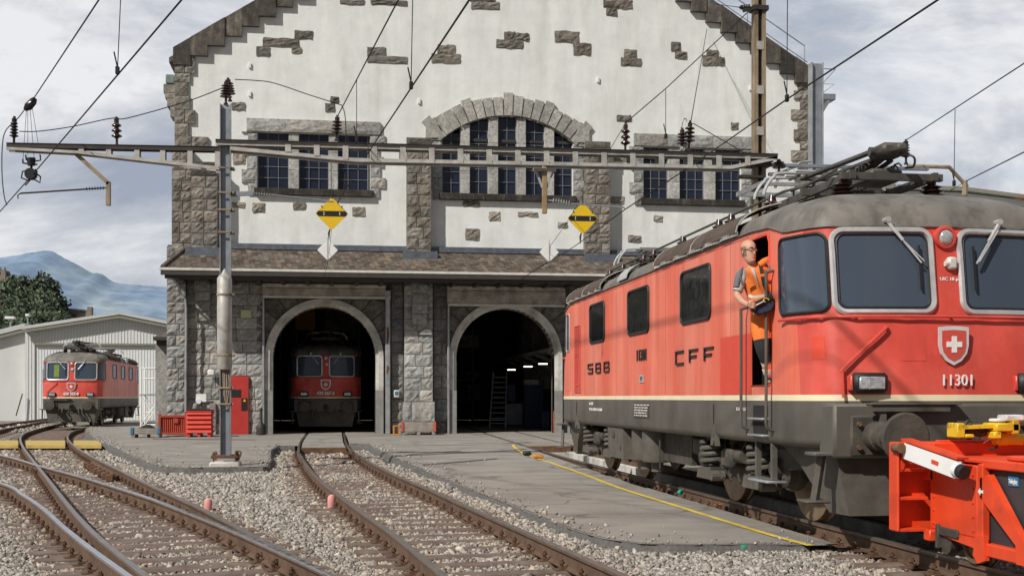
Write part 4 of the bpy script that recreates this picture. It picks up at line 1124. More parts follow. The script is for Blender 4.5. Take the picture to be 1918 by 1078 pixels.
def make_loco(open_door=True):
    t = thing('electric_locomotive', 'x', 'locomotive', (0,0,0), world=False)
    ud0, ud1 = u_y(-5.92), u_y(-5.32); zd0, zd1 = 1.60, 3.33
    us = sorted(set(U + [ud0, ud1]))
    full = [-u for u in reversed(us[1:-1])] + us            # around, starting rear-right ... (closed)
    # ---- body shell (red)
    zl = [1.49, zd0, 1.9, 2.3, 2.7, 3.0, zd1]
    mb = MB(); rows = []
    for z in zl: rows.append([HP(u, min(z, zb_of(at_u(u)[0][1])-.02)) for u in full])
    rows.append([HP(u, zb_of(at_u(u)[0][1])) for u in full])
    n = len(full)
    vs = [p for r in rows for p in r]; fs = []
    for i in range(len(rows)-1):
        for k in range(n):
            k2 = (k+1) % n
            ua, ub = full[k], full[k2]
            if open_door and ua >= ud0-1e-4 and ub <= ud1+1e-4 and ub > ua and zd0-1e-3 <= (zl+[9])[i] < zd1-1e-3: continue
            fs.append((i*n+k, i*n+k2, (i+1)*n+k2, (i+1)*n+k))
    side = MB(); fr = MB()
    for f in fs:
        ym = abs(vs[f[0]].y)+abs(vs[f[1]].y)
        (fr if ym > 2*6.7 else side).add([vs[i] for i in f], [(0,1,2,3)])
    def weld(m):
        bm = bmesh.new(); bv = [bm.verts.new(p) for p in m.v]
        for f in m.f: bm.faces.new([bv[i] for i in f])
        bmesh.ops.remove_doubles(bm, verts=bm.verts, dist=1e-4); bm.verts.index_update()
        o = MB(); o.add([v.co.copy() for v in bm.verts], [[v.index for v in f.verts] for f in bm.faces]); bm.free(); return o
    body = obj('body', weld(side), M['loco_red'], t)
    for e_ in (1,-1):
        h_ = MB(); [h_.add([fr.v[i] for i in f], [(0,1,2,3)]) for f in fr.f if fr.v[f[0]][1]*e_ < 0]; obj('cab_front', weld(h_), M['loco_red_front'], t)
    # cream stripe, grey skirt
    def band(z0, z1, off, name, mt, uset=full, nz=1):
        m = MB(); m.grid([[HP(u, z0+(z1-z0)*j/nz, off) for u in uset] for j in range(nz+1)], closed=True); return obj(name, m, mt, t)
    band(1.425, 1.49, .004, 'stripe', M['cream'])
    m = MB(); rows = []
    for z, ins in ((.93,.10),(.945,.05),(.975,.015),(1.02,0),(1.425,0)): rows.append([hull((p[0], p[1]), z, -ins, nn) for p, nn in (at_u(u) for u in full)])
    m.grid(rows, closed=True); m.poly([Vector((q.x,q.y,.932)) for q in rows[0]])
    obj('skirt', m, M['loco_grey'], t)
    # roof
    m = MB(); rows = []
    for dz, ins in ((0,0),(.05,.012),(.12,.05),(.19,.13),(.25,.27),(.295,.45),(.325,.68),(.34,.95)):
        r = []
        for u in full:
            p, nn = at_u(u); z0 = zb_of(p[1]); r.append(hull(p, z0 + dz*(3.76-z0)/.34, 0, nn, ins))
        rows.append(r)
    m.grid(rows, closed=True); m.poly(rows[-1]); obj('roof', m, M['loco_roof'], t)
    m = MB(); m.tube([hull(at_u(u)[0], zb_of(at_u(u)[0][1]), .012, at_u(u)[1]) for u in full], .014, 5, closed=True); obj('rain_gutter', m, M['loco_roof'], t)
    # ---- front windows at both ends: pane + white frame
    for end in (1, -1):
        def E(mb_):
            if end < 0: mb_.v = [(-x, -y, z) for x, y, z in mb_.v]
            return mb_
        for s in (1, -1):
            u0, u1 = s*u_x(-.17), s*u_x(-1.18)
            a, b = min(u0,u1), max(u0,u1)
            p = E(patch(a, b, 2.36, 3.20, .1, .008)); w = obj('windscreen', p, M['glass_clear'], t)
            f = MB(); f.tube(outline(a-.01, b+.01, 2.35, 3.215, .12, .012), .034, 6, closed=True); sub('frame', E(f), M['alu'], w)
            f = MB(); f.tube(outline(a+.035, b-.035, 2.395, 3.17, .09, .014), .012, 5, closed=True); sub('seal', E(f), M['rubber'], w)
            # corner window
            a, b = s*u_x(-1.235), s*(u_x(-1.47)+.30)
            a, b = min(a,b), max(a,b)
            p = E(patch(a, b, 2.36, 3.19, .09, .006, 12)); w = obj('corner_window', p, M['glass_clear'], t)
            f = MB(); f.tube(outline(a, b, 2.36, 3.19, .1, .008), .02, 5, closed=True); sub('seal', E(f), M['rubber'], w)
            # wiper
            q0 = HP(s*u_x(-.62), 3.30, .05); q1 = HP(s*u_x(-.30), 2.86, .08)
            f = MB(); f.obox(q0, q0.lerp(q1,.45), .035, .03); f.tube([q0.lerp(q1,.3), q1], .011, 5); f.tube([q0.lerp(q1,.25)+Vector((.05*-s,0,.03)), q1+Vector((.03,0,.02))], .008, 5); f.cyl(q0+Vector((0,-.03,.02)), q0+Vector((0,.07,.02)), .03, 8)
            wp = obj('wiper', E(f), M['alu'], t)
            f = MB(); f.obox(HP(s*u_x(-.30), 3.05, .04), HP(s*u_x(-.30), 2.58, .04), .016, .02, (0,1,0)); sub('blade', E(f), M['rubber'], wp)
            # headlight
            c = HP(s*u_x(-.9), 1.61, .05)
            f = MB(); f.bbox(c.x-.185, c.x+.185, c.y-.06, c.y+.08, 1.505, 1.715, .035); hl = obj('headlight', E(f), M['rubber'], t)
            f = MB(); f.bbox(c.x-.14, c.x+.14, c.y-.072, c.y-.05, 1.545, 1.675, .02); f.box(c.x-.035, c.x-.03, c.y-.076, c.y-.07, 1.545, 1.675); sub('lens', E(f), M['lamp_glass'], hl)
            f = MB(); f.bbox(c.x-.215, c.x-.185, c.y-.02, c.y+.08, 1.53, 1.69, .01); sub('lamp_housing', E(f), M['loco_red_front'], hl)
            # buffer
            bx = -.885*s
            f = MB(); f.bbox(bx-.27, bx+.27, -FL-.06, -FL+.1, .86, 1.28, .02); f.lathe((bx,-FL-.05,1.07),(0,-1,0),[(.15,0),(.15,.16),(.135,.17),(.135,.28),(.11,.29),(.11,.50),(.13,.62)],20); bo = obj('buffer', E(f), M['bogie'], t)
            f = MB(); f.lathe((bx,-FL-.67,1.07),(0,-1,0),[(.10,0),(.245,.02),(.25,.035),(.23,.055),(.1,.066),(0.001,.07)],28); sub('buffer_head', E(f), M['bogie'], bo)
            f = MB()
            for dx in (-.19,.19):
                for dz in (-.12,.12): f.cyl((bx+dx,-FL-.1,1.07+dz),(bx+dx,-FL-.05,1.07+dz),.025,6)
            sub('bolts', E(f), M['rust'], bo)
            # hoses
            f = MB()
            for hx, hz in ((.38,.78),(.55,.72)): f.tube(crom([(-s*hx,-FL-.02,.92),(-s*hx,-FL-.16,.88),(-s*hx-.03*s,-FL-.2,hz-.1),(-s*hx-.08*s,-FL-.12,hz-.3),(-s*hx-.05*s,-FL-.06,hz-.22)],5), .024, 6); f.cyl((-s*hx,-FL-.15,.86),(-s*hx,-FL-.05,.92),.04,8)
            obj('brake_hose', E(f), M['bogie_light'], t)
        c = HP(0, 3.14, .0); f = MB(); f.lathe((0,c.y+.02,3.14),(0,-1,0),[(.125,0),(.125,.05),(.115,.07),(.09,.075),(.08,.06)],24); tl = obj('top_headlight', E(f), M['loco_red_front'], t)
        f = MB(); f.lathe((0,c.y-.04,3.14),(0,-1,0),[(.08,0),(.07,.02),(.04,.035),(.001,.04)],20); sub('lens', E(f), M['lamp_glass'], tl)
        c = HP(0, 2.86, 0); f = MB(); f.bbox(-.0,.1,c.y-.07,c.y+.02,2.8,2.93,.02); f.cyl((-.03,c.y-.04,2.86),(.03,c.y-.04,2.86),.03,8); obj('socket', E(f), M['white_dirty'], t)
        # handrails
        f = MB(); us_ = [u_x(-1.46)+.28, u_x(-1.42), u_x(-1.3), u_x(-1.0), u_x(-.5), 0, -u_x(-.5), -u_x(-1.0), -u_x(-1.3), -u_x(-1.42), -u_x(-1.46)-.28]; f.tube([HP(v, 2.30, .05) for v in us_], .016, 6)
        for v in us_[1::2]: f.cyl(HP(v,2.30,.0), HP(v,2.30,.05), .014, 6)
        obj('handrail', E(f), M['loco_red_front'], t)
        f = MB(); f.tube(crom([HP(u_x(-1.16),1.46,.05),HP(u_x(-1.16),1.70,.05),HP(u_x(-1.13),1.78,.05),HP(u_x(-.72),2.16,.05),HP(u_x(-.70),2.18,.0)],4), .017, 6); obj('handrail', E(f), M['loco_red_front'], t)
        # step plate, coupling, buffer beam, plough
        f = MB(); f.bbox(-.98,.0,-FL-.16,-FL+.02,1.385,1.405,.004); f.box(-1.0,-.12,-FL-.14,-FL-.12,1.32,1.383); f.box(-.86,-.8,-FL-.12,-FL+.03,1.15,1.32); obj('step_plate', E(f), M['bogie_light'], t)
        f = MB(); f.bbox(-1.33,1.33,-FL-.04,-FL+.35,.84,1.40,.03); obj('buffer_beam', E(f), M['loco_grey'], t)
        f = MB(); f.bbox(-.1,.1,-FL-.18,-FL,.98,1.16,.03); f.tube(crom([(0,-FL-.15,1.08),(0,-FL-.36,1.1),(0,-FL-.44,1.02),(0,-FL-.38,.95),(0,-FL-.32,.99)],5), .045, 8)
        f.tube([(-.05,-FL-.3,1.05),(-.05,-FL-.34,.7),(.05,-FL-.34,.7),(.05,-FL-.3,1.05)], .025, 6); f.cyl((-.14,-FL-.33,.72),(.14,-FL-.33,.72),.03,8); obj('coupling', E(f), M['bogie'], t)
        f = MB()
        pl = [(-1.22,-5.6,.92),(-1.22,-6.18,.70),(-1.20,-6.45,.52),(-1.14,-6.78,.24),(-1.1,-FL+.10,.24),(-1.25,-FL+.10,.92)]
        L_ = [Vector(q) for q in pl]; Rr = [Vector((-q[0],q[1],q[2])) for q in pl]
        f.add(L_+Rr, [(0,1,2,3,4,5),(11,10,9,8,7,6)]+[(k,k+6,k+7,k+1) for k in range(5)]); obj('plough', E(f), M['bogie_light'], t)
        for s in (1,-1):
            f = MB(); f.bbox(-s*1.38-.13,-s*1.38+.13,-FL+.02,-FL+.3,.86,.90,.01); f.obox((-s*1.38,-FL+.15,.88),(-s*1.42,-FL+.24,.40),.05,.08); f.bbox(-s*1.42-.13,-s*1.42+.13,-FL+.12,-FL+.42,.37,.40,.01); obj('shunter_step', E(f), M['bogie_light'], t)
    # ---- doors
    for sx, sy in ((-1,-1),(1,1)):
        if sx == -1 and open_door:
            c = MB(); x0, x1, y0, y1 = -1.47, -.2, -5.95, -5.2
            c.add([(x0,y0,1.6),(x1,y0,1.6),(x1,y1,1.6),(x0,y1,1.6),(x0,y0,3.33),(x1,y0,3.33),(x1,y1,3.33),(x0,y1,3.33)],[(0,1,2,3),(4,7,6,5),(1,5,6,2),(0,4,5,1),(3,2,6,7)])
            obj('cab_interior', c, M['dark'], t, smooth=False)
            f = MB(); f.tube([HP(ud0,zd0,.004),HP(ud0,zd1-.12,.004),HP(ud0+.06,zd1-.02,.004),HP(ud1-.06,zd1-.02,.004),HP(ud1,zd1-.12,.004),HP(ud1,zd0,.004)], .014, 5, closed=True); obj('door_frame', f, M['loco_red_fresh'], t)
            f = MB()
            for ua, sg in ((ud0,1),(ud1,-1)):   # rounded top corners of the doorway
                f.poly([HP(ua,zd1,.002),HP(ua,zd1-.13,.002),HP(ua+sg*.02,zd1-.06,.002),HP(ua+sg*.06,zd1-.02,.002),HP(ua+sg*.13,zd1,.002)])
            obj('door_corner', f, M['loco_red'], t, smooth=False)
        else:
            m = patch(ud0+.02, ud1-.02, zd0, zd1-.03, .06, .005); 
            if sx > 0: m.v = [(-x,-y,z) for x,y,z in m.v]
            d = obj('door', m, M['loco_red_fresh'], t)
            m = patch(ud0+.1, ud1-.1, 2.45, 3.2, .07, .009)
            if sx > 0: m.v = [(-x,-y,z) for x,y,z in m.v]
            sub('door_window', m, M['glass_clear'], d)
    for sg in (1,):
        # rear cab doors on the near side
        d = obj('door', patch(u_y(5.75), u_y(6.3), 1.6, 3.3, .06, .005), M['loco_red'], t)
        sub('door_window', patch(u_y(5.85), u_y(6.2), 2.42, 3.2, .07, .010), M['glass_clear'], d)
        f = MB(); f.tube(outline(u_y(5.85), u_y(6.2), 2.42, 3.2, .07, .012), .014, 5, closed=True); sub('frame', f, M['alu'], d)
        d = obj('hatch', patch(u_y(4.75), u_y(5.3), 1.56, 2.9, .02, .006), M['loco_red_front'], t)
        f = MB(); f.tube(outline(u_y(4.75), u_y(5.3), 1.56, 2.9, .02, .008), .010, 5, closed=True); f.tube(outline(u_y(4.82), u_y(5.22), 1.7, 2.3, .02, .008), .010, 5, closed=True); f.tube([HP(u_y(4.75),2.35,.008),HP(u_y(5.3),2.35,.008)], .008, 5); f.tube([HP(u_y(4.75),2.62,.008),HP(u_y(5.3),2.62,.008)], .008, 5); sub('panel_joint', f, M['loco_red_front'], d)
    # ---- engine room windows, both sides
    for mir in (1, -1):
        for y0, y1 in ((-3.75,-2.40),(-.60,.74),(2.55,3.80)):
            m = patch(u_y(y0), u_y(y1), 2.50, 3.21, .09, .006)
            fm = MB(); fm.tube(outline(u_y(y0), u_y(y1), 2.50, 3.21, .1, .010), .022, 6, closed=True)
            if mir < 0: m.v = [(-x,-y,z) for x,y,z in m.v]; fm.v = [(-x,-y,z) for x,y,z in fm.v]
            w = obj('side_window', m, M['glass_side'], t); sub('frame', fm, M['rubber'], w)
    # ---- handrails and steps at the doors
    for y in (-6.05, -5.2):
        f = MB(); zt = 2.85 if y < -6 else 2.5
        f.tube(crom([(-1.49,y,zt+.03),(-1.575,y,zt),(-1.575,y,zt-.1),(-1.575,y,1.4),(-1.575,y,1.16),(-1.53,y,1.10),(-1.485,y,1.09)],4), .018, 7); obj('handrail', f, M['bogie_light'], t)
    for z in (1.22, 1.03):
        f = MB(); f.box(-1.49,-1.487,-5.86,-5.38,z,z+.15); st = obj('step', f, M['dark'], t, smooth=False); f = MB(); f.bbox(-1.56,-1.40,-5.88,-5.36,z-.015,z+.008,.005); sub('tread', f, M['galv'], st)
    f = MB(); f.box(-1.44,-1.38,-5.88,-5.82,.52,.94); f.box(-1.44,-1.38,-5.36,-5.30,.52,.94); f.box(-1.44,-1.38,-5.82,-5.36,.52,.54); lo = obj('ladder', f, M['bogie_light'], t, smooth=False)
    f = MB(); f.bbox(-1.52,-1.28,-5.92,-5.28,.49,.515,.006); sub('tread', f, M['galv'], lo)
    # panel seams and rivet rows on the near side
    f = MB()
    for y in (-4.55,-1.55,1.35,4.35):
        f.tube([HP(u_y(y),1.5,.001),HP(u_y(y),3.38,.001)], .004, 4)
    for y0, y1 in ((-5.2,5.6),): f.tube([HP(u_y(y0+(y1-y0)*k/10),3.36,.001) for k in range(11)], .004, 4)
    obj('panel_seam', f, M['loco_red_front'], t, smooth=False)
    # lifting lugs and data plate
    for y in (-3.9, 5.1):
        f = MB(); f.prism([(-1.50,y-.13,.84),(-1.50,y+.13,.84),(-1.50,y+.06,1.12),(-1.50,y-.02,1.12)],(.05,0,0)); f.cyl((-1.52,y,.90),(-1.49,y,.90),.06,10); f.cyl((-1.505,y+.02,1.1),(-1.505,y+.02,1.38),.012,6); obj('lifting_lug', f, M['bogie_light'], t)
    f = MB(); f.box(-1.498,-1.488,-.6,.35,1.14,1.37); dp = obj('data_plate', f, M['bogie'], t, smooth=False)
    f = MB()
    for r in range(5):
        y = .3
        while y > -.5:
            w = random.uniform(.05,.2); f.box(-1.5005,-1.499,y-w,y,1.165+r*.042,1.183+r*.042); y -= w+.04
    sub('lettering', f, M['white_dirty'], dp, smooth=False)
    # ---- bogies
    for by in (-3.95, 3.95):
        for dy in (-1.4, 1.4):
            y = by+dy
            for s in (-1, 1):
                f = MB(); f.lathe((s*.69,y,.63),(s,0,0),[(.50,-.06),(.56,-.06),(.66,-.06),(.665,-.035),(.632,-.02),(.625,.07),(.56,.075),(.50,.05)],36); w = obj('wheel', f, M['tyre'], t)
                f = MB(); f.lathe((s*.69,y,.63),(s,0,0),[(.5,-.04),(.5,.03),(.36,-.005),(.2,.01),(.17,.06),(.001,.06)],28); sub('wheel_disc', f, M['bogie'], w)
                f = MB(); f.lathe((s*.86,y,.63),(s,0,0),[(.2,0),(.25,.04),(.27,.08),(.27,.14),(.24,.15),(.235,.24),(.18,.28),(.12,.29),(.12,.38),(.09,.40),(.001,.40)],20); 
                f.bbox(s*.86, s*1.14, y-.13, y+.13, .80, .96, .03); ab = obj('axle_box', f, M['bogie'], t)
                f = MB()
                for k in range(8): f.cyl((s*1.13,y+.155*cos(k*pi/4),.63+.155*sin(k*pi/4)),(s*1.16,y+.155*cos(k*pi/4),.63+.155*sin(k*pi/4)),.018,6)
                sub('bolts', f, M['bogie_light'], ab)
            f = MB(); f.cyl((-.75,y,.63),(.75,y,.63),.09,12); obj('axle', f, M['bogie'], t)
        for s in (-1, 1):
            f = MB(); f.prism([(s*1.0,by-2.1,.86),(s*1.0,by-1.0,.86),(s*1.0,by-.7,.70),(s*1.0,by+.7,.70),(s*1.0,by+1.0,.86),(s*1.0,by+2.1,.86),(s*1.0,by+2.1,.66),(s*1.0,by+1.7,.62),(s*1.0,by+1.05,.62),(s*1.0,by+.75,.42),(s*1.0,by-.75,.42),(s*1.0,by-1.05,.62),(s*1.0,by-1.7,.62),(s*1.0,by-2.1,.66)],(s*.16,0,0))
            for dy in (-.95,.95): f.bbox(s*1.02,s*1.32,by+dy-.28,by+dy+.28,.36,.52,.03); f.box(s*1.32,s*1.325,by+dy-.25,by+dy+.25,.38,.5)
            for k in range(6): f.obox((s*1.34,by-.9+k*.36,.40),(s*1.34,by-.8+k*.36,.5),.02,.02)
            obj('bogie_frame', f, M['bogie'], t, smooth=False)
            for dy in (-.95, .95):
                f = MB(); P = []
                for k in range(73): a = k/72*2*pi*3.6; P.append((s*1.22+.15*cos(a), by+dy+.155*sin(a), .555+.31*k/72))
                f.tube(P, .033, 7); obj('spring', f, M['bogie_light'], t)
                f = MB(); f.prism([(s*1.2,by+dy-.3,.36),(s*1.2,by+dy+.3,.36),(s*1.2,by+dy+.22,.50),(s*1.2,by+dy-.34,.53)],(s*.16,0,0)); f.cyl((s*1.2,by+dy-.42,.42),(s*1.38,by+dy-.42,.42),.07,10); obj('spring_seat', f, M['bogie_light'], t, smooth=False)
            f = MB(); f.tube(crom([(s*1.22,by-.45,.9),(s*1.30,by-.2,.6),(s*1.3,by+.1,.5),(s*1.22,by+.4,.9)],5), .018, 6); obj('cable', f, M['rubber'], t)
            f = MB(); f.bbox(s*1.16,s*1.36,by-.2,by+.2,.55,.80,.04); f.cyl((s*1.25,by-.5,.72),(s*1.25,by-.1,.72),.09,12); f.cyl((s*1.2,by+.15,.6),(s*1.2,by+.6,.62),.05,10); obj('brake_cylinder', f, M['bogie'], t)
            for dy in (-2.15, 2.12, -.62, .62):
                f = MB(); f.obox((s*.85,by+dy*.98,.9),(s*.82,by+dy*.98,.25),.06,.05); f.bbox(s*.78,s*.88,by+dy*.98-.03,by+dy*.98+.1,.3,.6,.02); obj('brake_shoe', f, M['bogie'], t)
    for s in (-1, 1):
        f = MB(); f.prism([(s*1.18,1.45,.93),(s*1.18,1.35,.40),(s*1.18,2.5,.40),(s*1.18,2.62,.93)],(s*.24,0,0)); sb = obj('sand_box', f, M['bogie_light'], t, smooth=False)
        f = MB(); f.bbox(s*1.42,s*1.44,2.05,2.2,.75,.90,.01); f.box(s*1.42,s*1.432,1.55,1.62,.55,.62); sub('latch', f, M['bogie'], sb)
        for y in (.85,.15):
            f = MB(); f.lathe((s*1.15,y,.42),(0,0,1),[(.1,-.16),(.1,-.02),(.24,0),(.25,.03),(.25,.5)],20); obj('air_tank', f, M['bogie_light'], t)
        f = MB(); f.box(s*.5,s*1.1,-1.6,1.3,.45,.93); obj('transformer', f, M['bogie'], t, smooth=False)
        f = MB(); f.tube(crom([(s*1.25,1.2,.9),(s*1.32,.9,.84),(s*1.28,.6,.88),(s*1.33,.3,.84),(s*1.25,0,.9)],5), .03, 6); f.tube([(s*1.3,-.55,.9),(s*1.3,-.55,.35),(s*1.25,-.45,.3)], .014, 5); obj('pipe', f, M['bogie'], t)
    # ---- roof grilles: ribbed shoulder panels
    def roofpt(y, v, s, off=0.):   # v 0..1 from gutter up the shoulder
        ang = v*R_(62); x = s*(HW - .93*(1-cos(ang))*1.02); z = 3.435 + .36*sin(ang)
        return Vector((x + s*off*cos(ang), y, z + off*sin(ang)+.02))
    for s in (-1, 1):
        for y0, y1 in ((-4.9,-1.05), (2.75,6.0)):
            m = MB(); rows = []
            ny = int((y1-y0)/.028)
            for i in range(ny+1):
                y = y0+(y1-y0)*i/ny; o = .045 + (.016 if i % 2 else 0)
                rows.append([roofpt(y, v/6*1.05, s, o) for v in range(7)])
            m.grid(rows); 
            g = obj('roof_grille', m, M['grille'], t, smooth=False)
            m = MB()
            for y in (y0, (y0+y1)/2, y1): m.tube([roofpt(y, v/6*1.05, s, .052) for v in range(7)], .011, 5)
            for k in range(16): m.obox(roofpt(y0+(y1-y0)*k/16, -.02, s, .03+.012*(k%3)), roofpt(y0+(y1-y0)*(k+.93)/16, -.02, s, .03+.012*((k+1)%3)), .012, .05); sub('grille_frame', m, M['white_dirty'], g)
        m = MB()
        rows = [[roofpt(y, v/6*1.0, s, .035) for v in range(7)] for y in np.linspace(.75,1.45,6)]; m.grid(rows); obj('roof_hatch', m, M['alu'], t)
        # high-voltage line on insulators
        if s < 0:
            m = MB(); P = []
            for y in np.linspace(-4.6, 5.2, 14): P.append((-.82, y, 4.02))
            P = [(-.55,-5.6,4.12),(-.75,-5.1,4.0)] + P; m.tube(P, .018, 6); obj('roof_conductor', m, M['panto'], t)
            for y in (-4.2,-2.6,-2.05,-.2,1.6,2.3,3.9,5.0):
                m = MB(); 
                m.lathe((-.82,y,3.74),(0,0,1),[(.06,0),(.06,.05),(.125,.07),(.075,.10),(.125,.13),(.07,.16),(.11,.19),(.06,.22),(.04,.30)],12); obj('roof_insulator', m, M['porcelain'], t)
        m = MB(); m.obox((s*.74,-4.95,3.80),(s*.74,6.0,3.80),.05,.05); obj('roof_rail', m, M['steel_dark'], t)
    m = MB(); m.bbox(-.45,.45,-3.9,-1.2,3.76,3.98,.04); m.bbox(-.5,.5,-.6,.9,3.76,3.93,.05); m.bbox(-.4,.4,1.6,3.4,3.76,4.0,.04); obj('roof_equipment', m, M['loco_roof'], t)
    # ---- pantographs (folded, single-arm)
    for e in (1, -1):
        def E2(mb_):
            if e < 0: mb_.v = [(-x, -y, z) for x, y, z in mb_.v]
            return mb_
        m = MB()
        for x in (-.5,.5): m.obox((x,-5.95,4.00),(x,-3.35,4.00),.06,.09)
        for y in (-5.85,-4.7,-3.5): m.obox((-.62,y,4.0),(.62,y,4.0),.07,.08)
        m.bbox(-.2,.2,-5.75,-5.2,3.98,4.12,.03); m.bbox(-.3,.3,-3.75,-3.35,3.96,4.12,.04); p = obj('pantograph', E2(m), M['panto'], t)
        for x, y in ((-.55,-5.75),(.55,-5.75),(-.55,-3.6),(.55,-3.6)):
            m = MB(); m.lathe((x,y,3.70),(0,0,1),[(.06,0),(.06,.04),(.15,.06),(.08,.085),(.15,.11),(.08,.135),(.14,.16),(.07,.185),(.12,.21),(.05,.24),(.05,.3)],16)
            sub('insulator', E2(m), M['porcelain'], p)
        m = MB(); m.tube([(0,-3.55,4.07),(0,-4.6,4.14),(0,-5.72,4.30)], [.085,.075,.06], 8); m.tube([(.16,-3.55,4.04),(.12,-5.6,4.24)], .03, 6); m.tube([(-.25,-3.6,4.05),(-.1,-5.6,4.26)], .022, 6)
        m.bbox(-.16,.16,-5.98,-5.55,4.24,4.38,.04); m.cyl((-.22,-5.75,4.31),(.22,-5.75,4.31),.05,10); m.bbox(-.06,.06,-6.15,-5.9,4.25,4.33,.02); sub('lower_arm', E2(m), M['panto'], p)
        m = MB()
        for x in (-.1,.1): m.tube([(x,-5.75,4.34),(x*3.4,-4.0,4.30)], .034, 7)
        m.cyl((-.36,-4.0,4.30),(.36,-4.0,4.30),.03,7); m.tube([(-.05,-5.7,4.27),(-.45,-3.9,4.16)], .022, 6); sub('upper_arm', E2(m), M['panto'], p)
        for y in (-4.2,-3.85):
            m = MB(); m.tube(crom([(-.93,y,4.04),(-.90,y,4.14),(-.80,y,4.27),(-.62,y,4.33),(.62,y,4.33),(.80,y,4.27),(.90,y,4.14),(.93,y,4.04)],4), .02, 6); m.bbox(-.52,.52,y-.03,y+.03,4.345,4.37,.006)
            sub('collector_strip', E2(m), M['alu'], p)
        m = MB()
        for x in (-.45,.45): m.obox((x,-4.2,4.31),(x,-3.85,4.31),.03,.03)
        m.tube(crom([(-.3,-3.6,4.1),(-.35,-3.8,4.22),(-.2,-4.0,4.2),(-.25,-4.1,4.28)],5), .014, 5); m.tube(crom([(.05,-5.9,4.26),(.12,-6.15,4.18),(.2,-6.0,4.1),(.2,-5.8,4.12)],5), .014, 5); sub('head_frame', E2(m), M['panto'], p)
        for k in range(2):
            m = MB(); P = []
            for q in range(80): a = q/80*2*pi*16; P.append(((-.14 if k else .26)+.04*cos(a), -5.5+q/80*1.5, 4.20-q/80*.12+.04*sin(a)))
            m.tube(P, .012, 4); sub('spring', E2(m), M['panto'], p)
    return t
def flat_text(root, name, s, size, o, ux, uz, mt, depth=.012, sx=1., bold=0., label=None, align='CENTER'):
    m = place(text_mb(s, size, depth, sx, bold, align), o, ux, uz); return obj(name, m, mt, root, smooth=False, label=label)
def emblem(root, y, z=1.99, h=.38, w=.33, mt='loco_red_front'):
    def shield(k): 
        P = [(-.5*k,.5*k),(-.25*k,.47*k),(0,.5*k-.05*k),(.25*k,.47*k),(.5*k,.5*k),(.5*k,.0),(.44*k,-.22*k),(.26*k,-.42*k),(0,-.54*k),(-.26*k,-.42*k),(-.44*k,-.22*k),(-.5*k,.0)]
        P[1] = (-.25*k,.52*k); P[3] = (.25*k,.52*k); P[2] = (0,.53*k); return [Vector((a*w, y, z+b*h)) for a, b in P]
    m = MB(); m.prism(shield(1.), (0,-.022,0)); e = obj('emblem', m, M['silver'], root, smooth=False)
    m = MB(); m.prism([p+Vector((0,-.0225,0)) for p in shield(.80)], (0,-.006,0)); sub('shield', m, M[mt], e, smooth=False)
    m = MB(); a, b = .028, .085
    for x0, x1, z0, z1 in ((-a,a,-b,b),(-b,-a-.0005,-a,a),(a+.0005,b,-a,a)): m.box(x0, x1, y-.036, y-.0287, z-.0+z0+.01, z+z1+.01)
    sub('cross', m, M['white_paint'], e, smooth=False)
    return e
def block_letters(root, s, y0, z0, wl, hl, gap, th=.032):
    """raised block letters along the left side, reading towards the front (-y)"""
    seg = {'S':[(0,0,1,0),(0,.5,1,.5),(0,1,1,1),(0,.5,0,1),(1,0,1,.5)],'B':[(0,0,.95,0),(0,.5,.95,.5),(0,1,.9,1),(0,0,0,1),(1,.1,1,.4),(.96,.6,.96,.9)],'C':[(0,0,1,0),(0,1,1,1),(0,0,0,1)],'F':[(0,.5,.8,.5),(0,1,1,1),(0,0,0,1)]}
    y = y0
    for ch in s:
        m = MB()
        for a, b, c, d in seg[ch]:
            ya, yb = y-a*wl, y-c*wl; za, zb = z0+b*hl, z0+d*hl
            if abs(b-d) < 1e-6: m.box(-1.512,-1.486,ya+th/2,yb-th/2,za-th/2,za+th/2)
            else: m.box(-1.510,-1.487,ya-th/2,ya+th/2,za,zb)
        obj('letter', m, M['black'], root, smooth=False); y -= wl+gap
far_door = None
near = make_loco(True)
YF = -FL
# far copies are taken before the number plates are fixed
depot_loco = copy_tree(near); yard_loco = copy_tree(near)
near.location = (XT+.0, 19.13, 0); near.rotation_euler = (0,0,0)
near['label'] = 'large faded red electric locomotive number 11301 in the right foreground, cab door open'
yard_loco['label'] = 'small distant red electric locomotive number 420 322-0 standing before the white metal hall'
depot_loco['label'] = 'dark red electric locomotive number 430 367-3 standing in the shade of the left gate'
def side_marks(r, num, sz=.24):
    block_letters(r, 'SBB', 3.95, 1.93, .40, .165, .30, .026); block_letters(r, 'CFF', -2.15, 1.94, .36, .17, .32, .026)
    flat_text(r, 'number', num, sz, (-1.493,-.15,2.13), (0,-1,0), (0,0,1), M['black'], .02, 1.15, .006)
def closed_door(r):
    for c in kids(r):
        n = c.name.split('.')[0]
        if n in ('cab_interior','door_frame','door_corner'): 
            for k in kids(c): bpy.data.objects.remove(k)
            bpy.data.objects.remove(c)
    ud0, ud1 = u_y(-5.92), u_y(-5.32)
    d = obj('door', patch(ud0, ud1, 1.6, 3.33, .05, .004), M['loco_red'], r); w = obj('door_window', patch(ud0+.1, ud1-.1, 2.45, 3.2, .07, .009), M['glass_clear']); w.parent = d
for r in (depot_loco, yard_loco): closed_door(r)
TX = dict(ux=(1,0,0), uz=(0,0,1))
flat_text(near, 'number', '11301', .165, (.03,YF-.012,1.635), (1,0,0), (0,0,1), M['white_paint'], .014, .92, .0)
flat_text(near, 'lettering', 'UIC 18 pol.', .05, (.05,YF+.155,2.70), (1,0,0), (0,.13,1), M['white_paint'], .004, 1.1, .001)
emblem(near, YF-.002+.035, 2.0)
side_marks(near, '11301')
m = MB(); m.box(-1.496,-1.488,-.27,-.03,1.70,1.82); lp = obj('class_plate', m, M['alu'], near, smooth=False)
